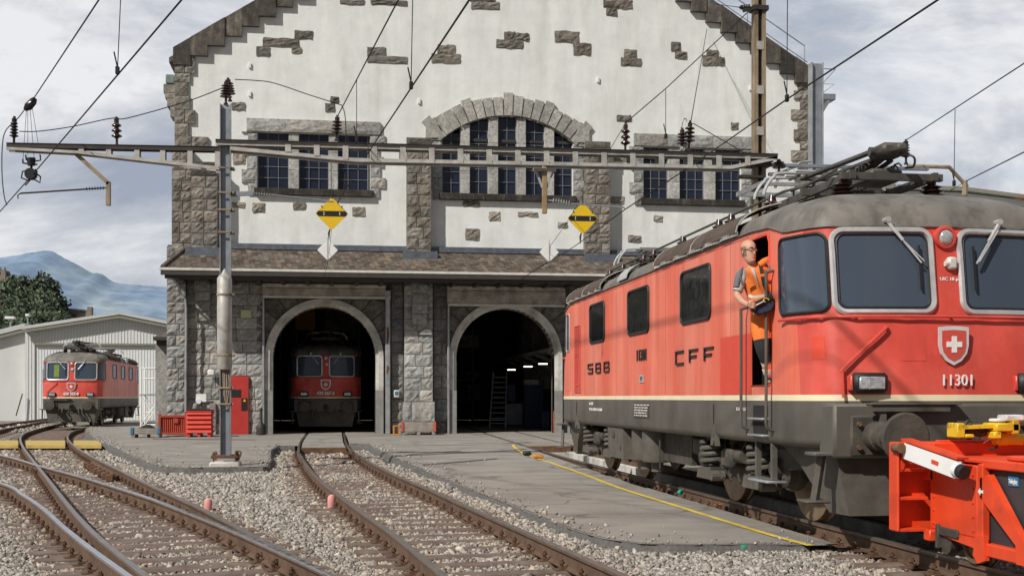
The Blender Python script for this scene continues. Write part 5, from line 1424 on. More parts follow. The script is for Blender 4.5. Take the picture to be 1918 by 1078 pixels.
o = flat_text(near, 'lettering', 'BV', .1, (-1.498,-.15,1.76), (0,-1,0), (0,0,1), M['black'], .004, 1.2); o.parent = lp
flat_text(near, 'lettering', 'Re 420', .07, (-1.489,3.9,1.345), (0,-1,0), (0,0,1), M['white_paint'], .004, 1.7, .0015, align='LEFT')
flat_text(near, 'lettering', '91 85 4 420 301-4 CH-SBB', .068, (-1.489,3.9,1.235), (0,-1,0), (0,0,1), M['white_paint'], .004, 1.5, .0015, align='LEFT')
flat_text(near, 'lettering', 'R  Br 30 1.18', .055, (-1.489,-4.78,1.32), (0,-1,0), (0,0,1), M['white_paint'], .004, 1.2, .001, align='LEFT')
obj('repaint_patch', patch(u_y(-5.32), u_y(-4.15), 1.495, 2.22, 0, .0035), M['loco_red_fresh'], near)
obj('repaint_patch', patch(u_x(-1.38), u_x(-1.29), 1.86, 2.10, 0, .0035), M['loco_red_fresh'], near)
obj('repaint_patch', patch(u_x(-.55), u_x(-.28), 1.84, 2.1, 0, .0035), M['loco_red_front'], near)
# yard locomotive
pc = atD(133, 744, 60.8); yard_loco.rotation_euler = (0,0,R_(1.5))
yard_loco.location = Vector((pc.x, pc.y, 0)) - Matrix.Rotation(R_(1.5), 3, 'Z') @ Vector((0, YF, 0))
flat_text(yard_loco, 'number', '420 322-0', .19, (0,YF-.02,1.64), (1,0,0), (0,0,1), M['white_paint'], .03, .95, .008); emblem(yard_loco, YF+.03, 2.0, .42, .42); side_marks(yard_loco, '420 322')
m = patch(u_x(-.85), u_x(-.6), 2.48, 3.1, 0, .012); q = obj('yellow_green_patch', m, M['yellow_green_patch'], yard_loco, smooth=False)  # plain yellow-green patch laid over the windscreen
depot_loco.location = (G1+.03, FY+2.5+FL, 0)
flat_text(depot_loco, 'number', '430 367-3', .19, (0,YF-.02,1.64), (1,0,0), (0,0,1), M['white_paint'], .03, .95, .008); emblem(depot_loco, YF+.03, 2.0, .42, .42); side_marks(depot_loco, '430 367')
# ================================================================== CATENARY MASTS, GANTRY, WIRES
YG = 28.25
def g(x, y, Y=YG): return at(x, y, Y)
def hbeam(m, x, y, z0, z1, w, d=None, t=.018):
    d = d or w
    m.box(x-w/2, x-w/2+t, y-d/2, y+d/2, z0, z1); m.box(x+w/2-t, x+w/2, y-d/2, y+d/2, z0, z1); m.box(x-w/2+t, x+w/2-t, y-.008, y+.008, z0, z1)
def insul(a, b, r=.13, n=5):
    """ribbed insulator mesh from a to b"""
    a, b = Vector(a), Vector(b); L = (b-a).length; pr = [(.05,0),(.05,L*.06),(.028,L*.08),(.028,L*.26),(.05,L*.28)]
    for i in range(n):
        t0 = L*(.29+.54*i/n); h = L*.54/n; pr += [(.05,t0),(r*(1-.05*i),t0+h*.25),(r*(1-.05*i)*.96,t0+h*.4),(.05,t0+h*.75)]
    pr += [(.055,L*.84),(.055,L*.92),(.03,L*.94),(.03,L)]
    m = MB(); m.lathe(a, b-a, pr, 16); return m
gantry = thing('gantry_mast', 'grey steel catenary mast on a concrete block carrying a long lattice beam across the yard', 'mast', (g(422,868).x, YG, 0))
mx = g(422.5, 600).x; mtop = g(424, 196).z
m = MB(); hbeam(m, mx, YG, .1, mtop, .24); obj('mast', m, M['galv'], gantry, smooth=False)
m = MB(); m.box(mx-.09, mx+.09, YG-.035, YG-.012, .12, mtop-.1); obj('web', m, M['galv_blue'], gantry, smooth=False)
m = MB(); z0, z1 = g(420,692).z, g(420,520).z; m.lathe((mx-.02,YG-.04,z0),(0,0,1),[(.15,0),(.165,.02),(.165,z1-z0-.02),(.15,z1-z0),(.02,z1-z0+.2)],24); obj('cable_cover', m, M['steel_pale'], gantry)
for yy in (552,665): m = MB(); z = g(420,yy).z; m.lathe((mx-.02,YG-.04,z-.025),(0,0,1),[(.165,0),(.178,.005),(.178,.045),(.165,.05)],20); m.bbox(mx+.14,mx+.22,YG-.12,YG-.05,z-.03,z+.03,.01); obj('clamp', m, M['steel_brown'], gantry)
for yy in (316,362,394,436,726,756): m = MB(); z = g(420,yy).z; m.bbox(mx-.15,mx+.16,YG-.15,YG-.125,z-.02,z+.02,.005); m.bbox(mx+.12,mx+.2,YG-.15,YG+.15,z-.02,z+.02,.005); obj('clamp', m, M['steel_brown'], gantry)
m = MB()
for k in range(4): m.tube(crom([(mx-.05+.03*k,YG-.08,z0+.02),(mx-.04+.04*k*random.uniform(.5,1.2),YG-.12,z0-.3),(mx-.03+.02*k,YG-.1,z0-.6-.1*k)],5), .014, 5)
obj('cable', m, M['steel_brown'], gantry)
m = MB(); p = g(421,862); m.bbox(mx-.33, mx+.33, YG-.36, YG+.36, -.25, .02, .03); obj('foundation', m, M['concrete'], gantry)
m = MB()
m.bbox(mx-.3,mx+.3,YG-.3,YG-.22,.10,.17,.01); m.bbox(mx-.3,mx+.3,YG+.2,YG+.28,.10,.17,.01)
for sx in (-.24,.24):
    for sy in (-.26,.24): m.cyl((mx+sx,YG+sy,.0),(mx+sx,YG+sy,.24),.022,6); m.cyl((mx+sx,YG+sy,.17),(mx+sx,YG+sy,.2),.04,6)
m.tube(crom([(mx+.28,YG-.25,.02),(mx+.36,YG-.25,.22),(mx+.24,YG-.22,.27)],4),.02,6)
obj('base_plate', m, M['rust'], gantry)
# lattice beam to the right
zt = lambda x: g(x, 265+(x-405)*.0258).z
zb_ = lambda x: g(x, (268+(x-430)*.137) if x < 665 else (300+(x-665)*.0190) if x < 1365 else (313.5-(x-1365)*.2)).z
m = MB(); xs = [405,500,665,800,1000,1200,1365,1452]
GA = [Vector((g(x,300).x, YG, zt(x))) for x in xs]
for dy in (-.14,.14):
    m.obox(GA[0]+Vector((0,dy,-.02)), GA[-1]+Vector((0,dy,-.02)), .10, .05)
m.obox(GA[0]+Vector((0,0,.012)), GA[-1]+Vector((0,0,.012)), .40, .014)
obj('top_chord', m, M['steel_dark'], gantry, smooth=False)
m = MB()
for dy in (-.16,.16): m.obox(GA[0]+Vector((0,dy,-.075)), GA[-1]+Vector((0,dy,-.075)), .012, .06)
obj('chord_web', m, M['steel_pale'], gantry, smooth=False)
m = MB()
bx = [432,665,1000,1365,1452]
for dy in (-.16,.16):
    for a, b in zip(bx[:-1], bx[1:]):
        A_, B_ = Vector((g(a,300).x,YG+dy,zb_(a)-.12*(a<440))), Vector((g(b,300).x,YG+dy,zb_(b))); m.obox(A_-UP*.02,B_-UP*.02,.012,.075); m.obox(A_-UP*.064,B_-UP*.064,.09,.012)
obj('bottom_chord', m, M['steel_pale'], gantry, smooth=False)
x = 540
while x < 1440:
    X = g(x,300).x; m = MB(); zl, zh = zb_(x)-.05, zt(x)-.05
    m.box(X-.065, X+.065, YG-.181, YG-.169, zl, zh); m.box(X-.065, X+.065, YG+.169, YG+.181, zl, zh); m.box(X-.06, X+.06, YG-.168, YG+.168, zl+.04, zl+.05)
    obj('lattice_post', m, M['steel_pale'], gantry, smooth=False)
    x += 53.5
# hanging post with V bracket
m = MB(); c = g(1020,318); zz = g(1020,400).z; m.bbox(c.x-.055,c.x+.055,YG-.05,YG+.05,zz,c.z+.1,.01); hp = obj('drop_post', m, M['wood_post'], gantry)
m = MB(); k = g(1020,352).z
for s in (-1,1): m.obox((c.x+s*.22,YG,c.z),(c.x+s*.05,YG,k),.05,.05,(0,1,0))
m.box(c.x-.27,c.x+.27,YG-.06,YG+.06,c.z-.03,c.z+.03); sub('bracket', m, M['steel_pale'], hp, smooth=False)
# left cantilever
cant = thing('cantilever_arm', 'long tapered lattice bracket reaching left from the grey mast with two upright insulators', 'bracket arm', (mx, YG, g(400,290).z))
A0, A1_ = g(15,274), g(412,281); B0, B1, B2 = g(40,284), g(150,287), g(412,317)
m = MB()
for dy in (-.1,.1): m.obox(A0+Vector((0,dy,0)), A1_+Vector((0,dy,0)), .07, .09)
m.obox(A0+Vector((0,0,.05)),A1_+Vector((0,0,.05)),.3,.012); obj('top_chord', m, M['steel_dark'], cant, smooth=False)
m = MB()
for dy in (-.12,.12): m.obox(g(15,280)+Vector((0,dy,0)),B1+Vector((0,dy,0)),.05,.06); m.obox(B1+Vector((0,dy,0)),B2+Vector((0,dy,0)),.05,.07)
for x in (154,205,258,306,357,408):
    X = g(x,300).x; zz = g(x,287+(x-150)*.1145).z
    for dy in (-.12,.12): m.box(X-.055,X+.055,YG+dy-.006,YG+dy+.006,zz,g(x,278).z)
m.box(mx-.2,mx-.12,YG-.12,YG+.12,B2.z-.1,A1_.z+.1); obj('lattice', m, M['steel_pale'], cant, smooth=False)
m = MB(); m.obox(g(143,289),g(204,344),.09,.1,(0,1,0)); p = g(203,342); q = g(203,385); m.bbox(p.x-.05,p.x+.05,YG-.05,YG+.05,q.z,p.z+.02,.008); obj('drop_post', m, M['steel_brown'], cant)
obj('insulator', insul(g(26,272), g(27,218), .10, 5), M['porcelain_dark'], cant); obj('insulator', insul(g(219,274), g(218,219), .12, 3), M['porcelain'], cant)
def spring_ins(a, b, r=.055, n=7):
    a, b = Vector(a), Vector(b); m = MB(); L = (b-a).length; pr = [(.016,0)]
    for i in range(n): t0 = L*(i+.5)/n; pr += [(.018,t0-L*.02),(r,t0),(.018,t0+L*.02)]
    pr += [(.016,L)]; m.lathe(a, b-a, pr, 10); return m
obj('rod_insulator', spring_ins(g(196,352), g(160,354)), M['porcelain_dark'], cant)
m = MB(); m.tube([g(203,351),g(196,352)],.02,6); m.tube([g(162,354),g(38,362)],.02,6); m.tube([g(38,362),g(33,366),g(34,372)],.014,5); obj('registration_arm', m, M['steel_dark'], cant)
# mast top insulators and side registration arm, beam insulators
obj('insulator', insul(g(423,196), g(424,150), .14, 5), M['porcelain'], gantry); obj('insulator', insul(g(431,190,YG+.3), g(427,146,YG+.3), .14, 5), M['porcelain'], gantry)
obj('insulator', insul(g(630,264), g(632,216), .13, 4), M['porcelain'], gantry); obj('insulator', insul(g(1171,288), g(1172,229), .12, 3), M['porcelain'], gantry)
obj('insulator', insul(g(1277,283), g(1278,240), .13, 4), M['porcelain'], gantry); obj('insulator', insul(g(1290,282), g(1293,226), .14, 4), M['porcelain'], gantry)
m = MB(); m.obox(g(1270,292),g(1286,268),.08,.1); m.tube(crom([g(1276,240),g(1279,225),g(1284,222),g(1286,228)],4),.018,5); m.cyl(g(1277,290),g(1278,275),.05,8); obj('insulator_bracket', m, M['steel_pale'], gantry)
m = MB(); m.obox(g(433,364), g(474,362), .06, .1); m.tube([g(505,364),g(625,378)],.018,6); obj('registration_arm', m, M['galv_blue'], gantry); obj('rod_insulator', spring_ins(g(474,362), g(508,365)), M['galv'], gantry)
m = MB(); m.tube([g(1024,375),g(1036,376)],.02,6); m.tube([g(1066,381),g(1168,388),g(1171,392)],.02,6); obj('registration_arm', m, M['galv'], gantry); obj('rod_insulator', spring_ins(g(1034,375), g(1068,381), .07), M['galv'], gantry)
# signal aspect: brown mast of two channels on the right
bm_ = thing('channel_mast', 'tall brown weathered mast of two steel channels behind the large red locomotive', 'mast', (g(1424,300).x, YG+.1, 0))
X = g(1424,300).x; ztop = g(1424,-60).z
m = MB()
for s in (-1,1): m.box(X+s*.07, X+s*.14+s*.005, YG, YG+.22, -.2, ztop); m.box(X+s*.05, X+s*.07, YG+.0, YG+.02, -.2, ztop); m.box(X+s*.05, X+s*.07, YG+.2, YG+.22, -.2, ztop)
obj('channel', m, M['steel_brown'], bm_, smooth=False)
m = MB(); m.box(X-.05,X+.05,YG+.09,YG+.13,-.2,ztop); obj('web', m, M['steel_dark'], bm_, smooth=False)
for yy in (85,168,245,360): m = MB(); z = g(1424,yy).z; m.box(X-.09,X+.09,YG-.012,YG-.002,z-.1,z+.1); obj('tie_plate', m, M['steel_pale'], bm_, smooth=False)
m = MB(); z = g(1424,15).z; m.bbox(X-.2,X+.2,YG-.06,YG+.28,z-.06,z+.06,.01); m.obox((X-.1,YG-.04,z),(X-.45,YG-.04,z-.1),.06,.08); z2=g(1424,300).z; m.bbox(X-.3,X+.25,YG-.1,YG+.3,z2-.16,z2+.02,.01); m.bbox(X-.55,X+.1,YG-.1,YG+.1,z2-.45,z2-.38,.01); obj('clamp', m, M['steel_dark'], bm_)
obj('rod_insulator', insul(g(1412,15), g(1385,14), .09, 5), M['porcelain_dark'], bm_)
# galvanised mast with bracket to the right
gm = thing('galvanised_mast', 'bright galvanised H-beam mast right of the depot with a bracket arm over the locomotive', 'mast', (g(1528,300).x, YG+.6, 0))
X = g(1528,300,YG+.6).x; ztop = g(1528,119,YG+.6).z
m = MB(); hbeam(m, X, YG+.6, -.2, ztop, .30, .26, .022); obj('mast', m, M['galv'], gm, smooth=False); m = MB(); m.box(X-.12,X+.12,YG+.55,YG+.58,0,ztop-.02); obj('web', m, M['galv_blue'], gm, smooth=False)
m = MB()
for dz in (309,326): m.obox(g(1440,dz),g(1738,dz-300+305+ (3 if dz==309 else -2)),.12,.07)
obj('bracket_arm', m, M['galv_blue'], gm, smooth=False)
m = MB(); m.tube([g(1700,311),g(1778,313),g(1812,350)],.05,8); m.cyl(g(1807,338),g(1807,366),.07,8); obj('drop_post', m, M['steel_brown'], gm)
obj('insulator', insul(g(1697,308), g(1697,261), .11, 5), M['porcelain_dark'], gm)
obj('insulator', insul(g(1459,322), g(1459,298), .16, 4), M['porcelain'], gm)
m = MB()
m.tube(crom([g(1452,352),g(1458,335),g(1475,318),g(1510,310),g(1600,312)],5),.035,6); m.tube(crom([g(1490,312),g(1500,304),g(1520,302)],4),.03,6); m.obox(g(1385,362),g(1470,322),.12,.1); m.obox(g(1380,364),g(1500,366),.1,.1); m.obox(g(1420,344),g(1520,346),.1,.08); obj('conductor', m, M['galv'], gm)
# wires -----------------------------------------------------------------
def wire(label, pts, r=.014, cat='wire', n=5, group='overhead wires'):
    m = MB(); m.tube(pts, r*.78, n); return solo('overhead_wire', m, M['wire'], label, cat, group)
def px2(x0, y0, d0, x1, y1, d1): return [atD(x0,y0,d0), atD(x1,y1,d1)]
def ext(pts, k): a, b = pts; return [a+(a-b)*k, b]
wire('overhead wire from the top left down to the far left bracket insulator', ext([atD(185,0,17), g(62,186)], 1.2), .016)
wire('long overhead wire crossing the left bracket arm, passing left of the lone middle insulator', ext([atD(340,0,15.5), g(62,326), ], 1.2)+[atD(-10,407,31)], .017)
wire('overhead wire from the top edge to the insulator above the left arch window', ext([atD(746,0,17), g(633,216)], 1.2), .016)
wire('contact wire over the middle track ending at the left yellow sign', ext([atD(879,0,14.5), g(687,290), ], 1.2)+[g(632,380,YG+6)], .018)
wire('overhead wire from the brown mast to the insulator right of the big arch window', [g(1405,19), atD(1246,167,28.5), g(1172,230)], .016)
wire('contact wire over the right track running down to the front of the depot', ext([atD(1757,0,14), atD(1474,186,20)], 1.2)+[g(1300,307), g(1171,392), at(1075,462,40), at(976,522,YE)], .018)
wire('upper overhead wire at the right edge going down to the folded current collector', ext([atD(1918,119,21), g(1698,262)], 1.2)+[g(1660,291)], .016)
wire('lower overhead wire at the right edge meeting the bracket tip', ext([atD(1918,285,23), g(1812,338)], 1.2)+[g(1780,357)], .018)
wire('sagging jumper wire from the mast top to the wire above the left window', crom([g(440,149), g(480,151), g(514,156), g(580,178), g(640,197)], 6), .014)
wire('jumper wire from the mast top over the lone bracket insulator to the far left one', crom([g(414,166), g(350,190), g(240,221), g(218,221), g(195,224), g(130,238), g(70,246), g(36,246)], 5), .015)
wire('slack jumper loop hanging at the left edge beside the far left insulator', crom([g(50,200), g(33,222), g(10,246), g(4,280), g(4,330), g(8,368), g(13,384)], 6), .015)
wire('steep wire from the twin insulators up to the stepped gable edge', [g(1294,228), at(1324,55,FY-.3)], .016)
wire('thin wire from the twin insulators down right to the end of the beam', [g(1298,231), g(1412,296)], .014)
wire('jumper wire hanging down in front of the left window from the wire joint', crom([g(640,197), g(646,215), g(648,260), g(646,320), g(644,358)], 5), .014)
wire('wire from the gable top to the dark insulator on the brown mast', [g(1385,14), g(1340,8), at(1290,-8,FY-2)], .014)
wire('contact wire stub from the left yellow sign down to the eaves of the gate roof', [g(632,380,YG+6), g(622,420,YG+10), g(616,480,YG+15.5), at(607,522,YE)], .009)
wire('wire from the beam insulator past the right white diamond to the roof edge', [g(1172,230), g(1145,276), g(1060,420,YG+8), g(1031,460,YG+14.5), g(1029,488,YG+15.5), at(980,520,YE)], .010)
for x0, y0, x1, y1, d, lb in ((226,-6,220,132,18.5,'thin dropper wire at the left with a small clamp'),(773,-6,770,160,19,'thin dropper wire hanging in front of the upper plaster wall'),(1475,-6,1474,184,20,'thin dropper wire right of the brown mast'),(1789,205,1787,343,25.5,'thin dropper wire between the two wires at the right'),(668,150,668,262,24.5,'thin dropper wire hanging above the left window'),(1247,168,1247,255,28,'thin dropper wire hanging over the right part of the plaster wall'),(620,300,621,372,YG+6,'thin suspension wire above the left yellow diamond sign')):
    a, b = atD(x0,y0,d), atD(x1,y1,d); m = MB(); m.tube([a,b], .008, 5); o = solo('dropper_wire', m, M['wire'], lb, 'wire', 'thin dropper wires')
    m = MB(); m.bbox(b.x-.03,b.x+.03,b.y-.03,b.y+.03,b.z-.06,b.z+.06,.01); m.tube([b+UP*.05,b+Vector((-.05,0,.28))],.012,5); k = obj('clamp', m, M['wire']); k.data.transform(Matrix.Translation(-Vector(o.location))); k.parent = o
# tensioning pulleys on the far left
td = thing('tensioning_device', 'dark pulley tensioner with four thin ropes hanging by the far left bracket tip', 'pulley tensioner', tuple(g(60,345)))
m = MB(); m.tube([g(66,184),g(62,190),g(53,200),g(46,206)],[.05,.09,.1,.04],8); obj('pulley', m, M['porcelain_dark'], td)
m = MB()
for x0, x1, y1 in ((50,43,300),(52,52,290),(56,64,298),(60,75,290)): m.tube([g(x0,200),g(x1,y1)],.006,4)
obj('rope', m, M['wire'], td)
m = MB(); m.tube([g(58,296),g(59,310)],[.1,.08],8); m.lathe(g(58,326)-Vector((0,.1,0)),(0,1,0),[(.12,0),(.13,.05),(.13,.15),(.12,.2)],14); m.tube([g(59,310),g(58,326)],.03,6)
for P in ([(43,306),(43,298)],[(43,305),(58,308),(70,308)],[(48,290),(49,299),(58,302)],[(75,290),(76,300),(64,302)],[(52,319),(42,321),(40,333),(54,339)],[(64,321),(76,331),(75,342),(60,334)],[(58,334),(52,342),(47,347)],[(66,317),(70,323)]): m.tube([g(*q) for q in P],.018,5)
obj('yoke', m, M['wire'], td)
# ---- hanging diamond signs
def diamond(x, y, hw, Y, mt, label, bar):
    c = at(x, y, Y); r = hw*c.y/ F_ / cos(TH)*1.0; d = abs(at(x+hw, y, Y).x - c.x)
    m = MB(); q = .06; m.prism([(c.x-d,Y,c.z-q*d),(c.x-d,Y,c.z+q*d),(c.x-q*d,Y,c.z+d),(c.x+q*d,Y,c.z+d),(c.x+d,Y,c.z+q*d),(c.x+d,Y,c.z-q*d),(c.x+q*d,Y,c.z-d),(c.x-q*d,Y,c.z-d)],(0,.02,0))
    t = thing('diamond_sign', label, 'sign', (c.x,Y,c.z-d)); obj('panel', m, M[mt], t, smooth=False)
    if bar:
        m = MB(); b = .17*d; m.prism([(c.x-d*.995,Y-.006,c.z),(c.x-d*.84,Y-.006,c.z+b),(c.x+d*.84,Y-.006,c.z+b),(c.x+d*.995,Y-.006,c.z),(c.x+d*.84,Y-.006,c.z-b),(c.x-d*.84,Y-.006,c.z-b)],(0,.005,0)); obj('stripe', m, M['black'], t, smooth=False)
        m = MB()
        for sx in (-.5,.5):
            for k in (-.08,0,.08): m.cyl((c.x+sx*d,Y-.012,c.z+k*d),(c.x+sx*d,Y-.006,c.z+k*d),.014,6)
        obj('rivet', m, M['white_paint'], t)
        for P, r in (([(c.x,Y-.01,c.z+d),(c.x,Y+.01,c.z+d+.2)],.012),([(c.x-.6*d,Y-.01,c.z+.4*d),(c.x-.68*d,Y-.02,c.z+.5*d)],.015),([(c.x+.6*d,Y-.01,c.z+.4*d),(c.x+.68*d,Y-.02,c.z+.5*d)],.015),([(c.x-.05,Y-.02,c.z-d),(c.x-.08,Y-.03,c.z-1.25*d),(c.x-.08,Y-.03,c.z-1.7*d)],[.02,.03,.008])):
            m = MB(); m.tube(P, r, 6); obj('hanger', m, M['wire'], t)
    else:
        m = MB(); m.tube([(c.x-.0,Y-.02,c.z+d*1.3),(c.x,Y-.02,c.z-d*1.05)],.006,5); obj('hanger', m, M['wire'], t)
diamond(621.5, 400, 29.5, YG+6, 'yellow_sign', 'yellow diamond sign with a black bar hanging left, below the left window', True)
diamond(1091.5, 409, 27.5, YG+7, 'yellow_sign', 'yellow diamond sign with a black bar hanging right, before the right pilaster', True)
diamond(613.5, 468, 18.5, YG+15, 'white_paint', 'small plain white diamond sign hanging under the left yellow sign', False)
diamond(1028.5, 472, 17.5, YG+15, 'white_paint', 'small plain white diamond sign hanging to the right, over the right gate roof', False)
# ================================================================== YARD FURNITURE
def gz(x, y, Z=0): return atZ(x, y, Z)
# corrugated container
c0 = gz(299, 817); c1 = gz(348, 817); Yc = c0.y
t = thing('steel_container', 'dull red corrugated steel container left of the bright red ribbed bin', 'container', ((c0.x+c1.x)/2, Yc+.5, 0))
zt_c = at(320, 777, Yc).z; m = MB(); n = 26; rows_b, rows_t = [], []
for i in range(n+1):
    x = c0.x+(c1.x-c0.x)*i/n; y = Yc + (.035 if (i//1) % 2 else 0); rows_b.append((x,y,.14)); rows_t.append((x,y,zt_c-.08))
m.grid([rows_b, rows_t]); m.box(c0.x,c1.x,Yc+.05,Yc+.95,.12,zt_c-.08); obj('body', m, M['container_red'], t, smooth=False)
m = MB(); m.bbox(c0.x-.03,c1.x+.03,Yc-.03,Yc+.06,zt_c-.09,zt_c,.01); m.bbox(c0.x-.03,c1.x+.03,Yc-.03,Yc+.06,.08,.15,.01)
for x in (c0.x,c1.x): m.bbox(x-.05,x+.05,Yc-.04,Yc+.06,0,zt_c+.06,.01)
m.bbox((c0.x+c1.x)/2+.02,(c0.x+c1.x)/2+.2,Yc-.05,Yc,.5,.68,.01); obj('rim', m, M['container_red'], t)
# ribbed bin with black lid
c0 = gz(349, 818); c1 = gz(395, 818); Yc = c0.y; zt_c = at(370, 768, Yc).z
t = thing('ribbed_bin', 'bright red ribbed plastic bin with a black lid left of the mast', 'bin', ((c0.x+c1.x)/2, Yc+.5, 0))
m = MB(); n = 5; h = (zt_c-.14)/n
for i in range(n):
    z = .14+h*i
    m.bbox(c0.x+.02, c1.x-.02, Yc+.02, Yc+1.0, z, z+h, .01); m.prism([(c0.x,Yc-.05,z+.02),(c0.x,Yc+.02,z+h-.01),(c0.x,Yc+.02,z+.02)],(c1.x-c0.x,0,0)); m.bbox(c1.x-.03,c1.x+.03,Yc+.05,Yc+.95,z+.02,z+.09,.01)
m.bbox(c0.x-.02,c1.x+.02,Yc-.03,Yc+1.03,zt_c-.06,zt_c,.015)
for x in (c0.x+.08,(c0.x+c1.x)/2,c1.x-.08): m.bbox(x-.06,x+.06,Yc,Yc+.9,0,.15,.01)
obj('body', m, M['bin_red'], t)
m = MB(); m.grid([[(c0.x-.02+(c1.x-c0.x+.04)*i/8,Yc-.04+1.08*j/4,zt_c+.01+.07*sin(pi*j/4)*sin(pi*i/8)+random.uniform(0,.015)) for i in range(9)] for j in range(5)]); m.box(c0.x-.02,c1.x+.02,Yc-.04,Yc+1.04,zt_c+.001,zt_c+.012); obj('lid', m, M['black'], t)
m = MB(); m.poly([(c1.x+.034,Yc+.25,.5),(c1.x+.034,Yc+.5,.5),(c1.x+.034,Yc+.5,.8),(c1.x+.034,Yc+.25,.8)]); obj('label', m, M['white_paint'], t, smooth=False)
# pallets
def pallet_box(x0, x1, yb, yt, label, cm, wm, cat='pallet box', h=None):
    a, b = gz(x0, yb), gz(x1, yb); Y = a.y; z = at((x0+x1)/2, yt, Y).z
    t = thing('pallet_box', label, cat, ((a.x+b.x)/2, Y+.4, 0)); m = MB(); nb = 3; hh = (z-.16)/nb
    for i in range(nb): m.bbox(a.x+.07, b.x-.07, Y, Y+.03, .16+hh*i, .16+hh*(i+1)-.012, .006); m.bbox(a.x+.07,b.x-.07,Y+.75,Y+.78,.16+hh*i,.16+hh*(i+1)-.012,.006); m.bbox(a.x,a.x+.03,Y+.03,Y+.75,.16+hh*i,.16+hh*(i+1)-.012,.006); m.bbox(b.x-.03,b.x,Y+.03,Y+.75,.16+hh*i,.16+hh*(i+1)-.012,.006)
    obj('boards', m, M[wm], t); m = MB()
    m.bbox(a.x,b.x,Y,Y+.8,.12,.155,.005)
    for k in range(3): xx = a.x+.06+(b.x-a.x-.12)*k/2; m.bbox(xx-.07,xx+.07,Y,Y+.8,0,.118,.01)
    obj('pallet', m, M['pallet'], t); m = MB()
    for x in (a.x, b.x): m.bbox(x-.035 if x==a.x else x-.07, x+.07 if x==a.x else x+.035, Y-.03, Y+.1, .12, z+.02, .01)
    obj('corner', m, M[cm], t); return t, a, b, Y, z
pb, a, b, Y, z = pallet_box(246, 297, 819, 801, 'low wooden pallet box with blue corners left of the red containers', 'blue_paint', 'pallet')
m = MB(); rr = [[Vector((a.x+.2+(b.x-a.x-.4)*i/7, Y+.15+.5*j/4, z-.05+.16*sin(pi*i/7)*sin(pi*j/4)+random.uniform(0,.05))) for i in range(8)] for j in range(5)]; m.grid(rr); solo('dark_sacking', m, M['black'], 'crumpled dark sheet lying on the blue-cornered pallet box', 'sheet')
pallet_box(753, 816, 814, 790, 'weathered grey pallet box with faded red corners at the foot of the middle pier', 'pallet_red', 'pallet')
p = gz(743, 814); m = MB(); 
for z_ in (0,.32): m.bbox(p.x-.13,p.x+.12,p.y,p.y+.3,z_,z_+.05,.008)
m.bbox(p.x-.13,p.x-.08,p.y,p.y+.3,.05,.32,.005); m.bbox(p.x+.07,p.x+.12,p.y,p.y+.3,.05,.32,.005); solo('small_crate', m, M['orange_crate'], 'small open orange crate beside the grey pallet box', 'crate')
# bottle-shaped counterweight beside the left gate
p = gz(489, 814); m = MB(); m.lathe((p.x,p.y,0),(0,0,1),[(.17,0),(.185,.05),(.185,.28),(.16,.38),(.07,.47),(.055,.55),(.05,.95),(.07,.97),(.07,1.02),(.03,1.05)],20); solo('bottle_bollard', m, M['steel_dark'], 'dark bottle shaped iron bollard at the foot of the left gate', 'bollard')
# white access stairs behind the container
q = gz(264, 806); Y = q.y; xr_ = at(302, 700, Y).x; zt_s = at(264, 689, Y).z; zp = at(264, 737, Y).z
t = thing('access_platform', 'white metal access stair and platform standing left of the depot corner', 'platform stair', (q.x+.6, Y+.6, 0))
m = MB()
for x in (q.x, xr_-.02):
    for y in (Y, Y+1.2): m.cyl((x,y,0),(x,y,zt_s),.04,8)
for y in (Y, Y+1.2):
    for z in (zt_s, (zt_s+zp)/2+.1): m.cyl((q.x,y,z),(xr_-.02,y,z),.03,8)
    m.cyl((q.x,y,.25),(xr_,y,zp-.1),.025,6); m.cyl((xr_,y,.25),(q.x,y,zp-.1),.025,6); m.cyl((q.x,y,.25),(xr_,y,.25),.025,6); m.cyl((q.x,y,zp*.5),(xr_,y,zp*.5),.02,6)
obj('frame', m, M['white_paint'], t); m = MB(); m.bbox(q.x-.05,xr_+.05,Y-.05,Y+1.25,zp-.08,zp,.01); obj('platform', m, M['galv'], t)
m = MB()
for k in range(7): f = k/7; m.bbox(xr_+.05+1.3*f, xr_+.3+1.3*f, Y+.1, Y+1.1, zp*(1-f)-.2, zp*(1-f)-.16, .005)
for y in (Y+.1,Y+1.1): m.obox((xr_+.05,y,zp-.15),(xr_+1.5,y,0),.04,.12); m.obox((xr_,y,zp+.75),(xr_+1.5,y,.9),.03,.05)
obj('stair', m, M['white_dirty'], t)
m = MB(); m.cyl((xr_+.12,Y-.1,.3),(xr_+.12,Y-.1,zt_s-.1),.05,8); solo('yellow_pole', m, M['orange_crate'], 'orange pole leaning beside the white access stair', 'pole')
# litter and chocks near the pit
def litter(name, x, y, Z, mt, label, cat, s=(.1,.06,.06)):
    p = atZ(x, y, Z); m = MB(); m.bbox(p.x-s[0]/2,p.x+s[0]/2,p.y-s[1]/2,p.y+s[1]/2,Z,Z+s[2],min(s)*.35); 
    m.v = [(a+random.uniform(-.008,.008),b+random.uniform(-.008,.008),c) for a,b,c in m.v]; return solo(name, m, M[mt], label, cat)
litter('wheel_chock', 987, 853, -.02, 'black', 'black rubber wheel chock lying on the asphalt by the yellow line', 'wheel chock', (.22,.16,.12))
litter('wheel_chock', 1008, 858, -.02, 'orange_crate', 'orange wheel chock on the asphalt just right of the black one', 'wheel chock', (.26,.18,.11))
litter('crumpled_wrapper', 1274, 926, -.10, 'teal', 'turquoise crumpled wrapper beside the rail under the locomotive', 'litter', (.09,.09,.08))
litter('orange_peel', 1344, 947, -.12, 'orange_red', 'small orange scrap lying by the rail fastenings', 'litter', (.1,.05,.03))
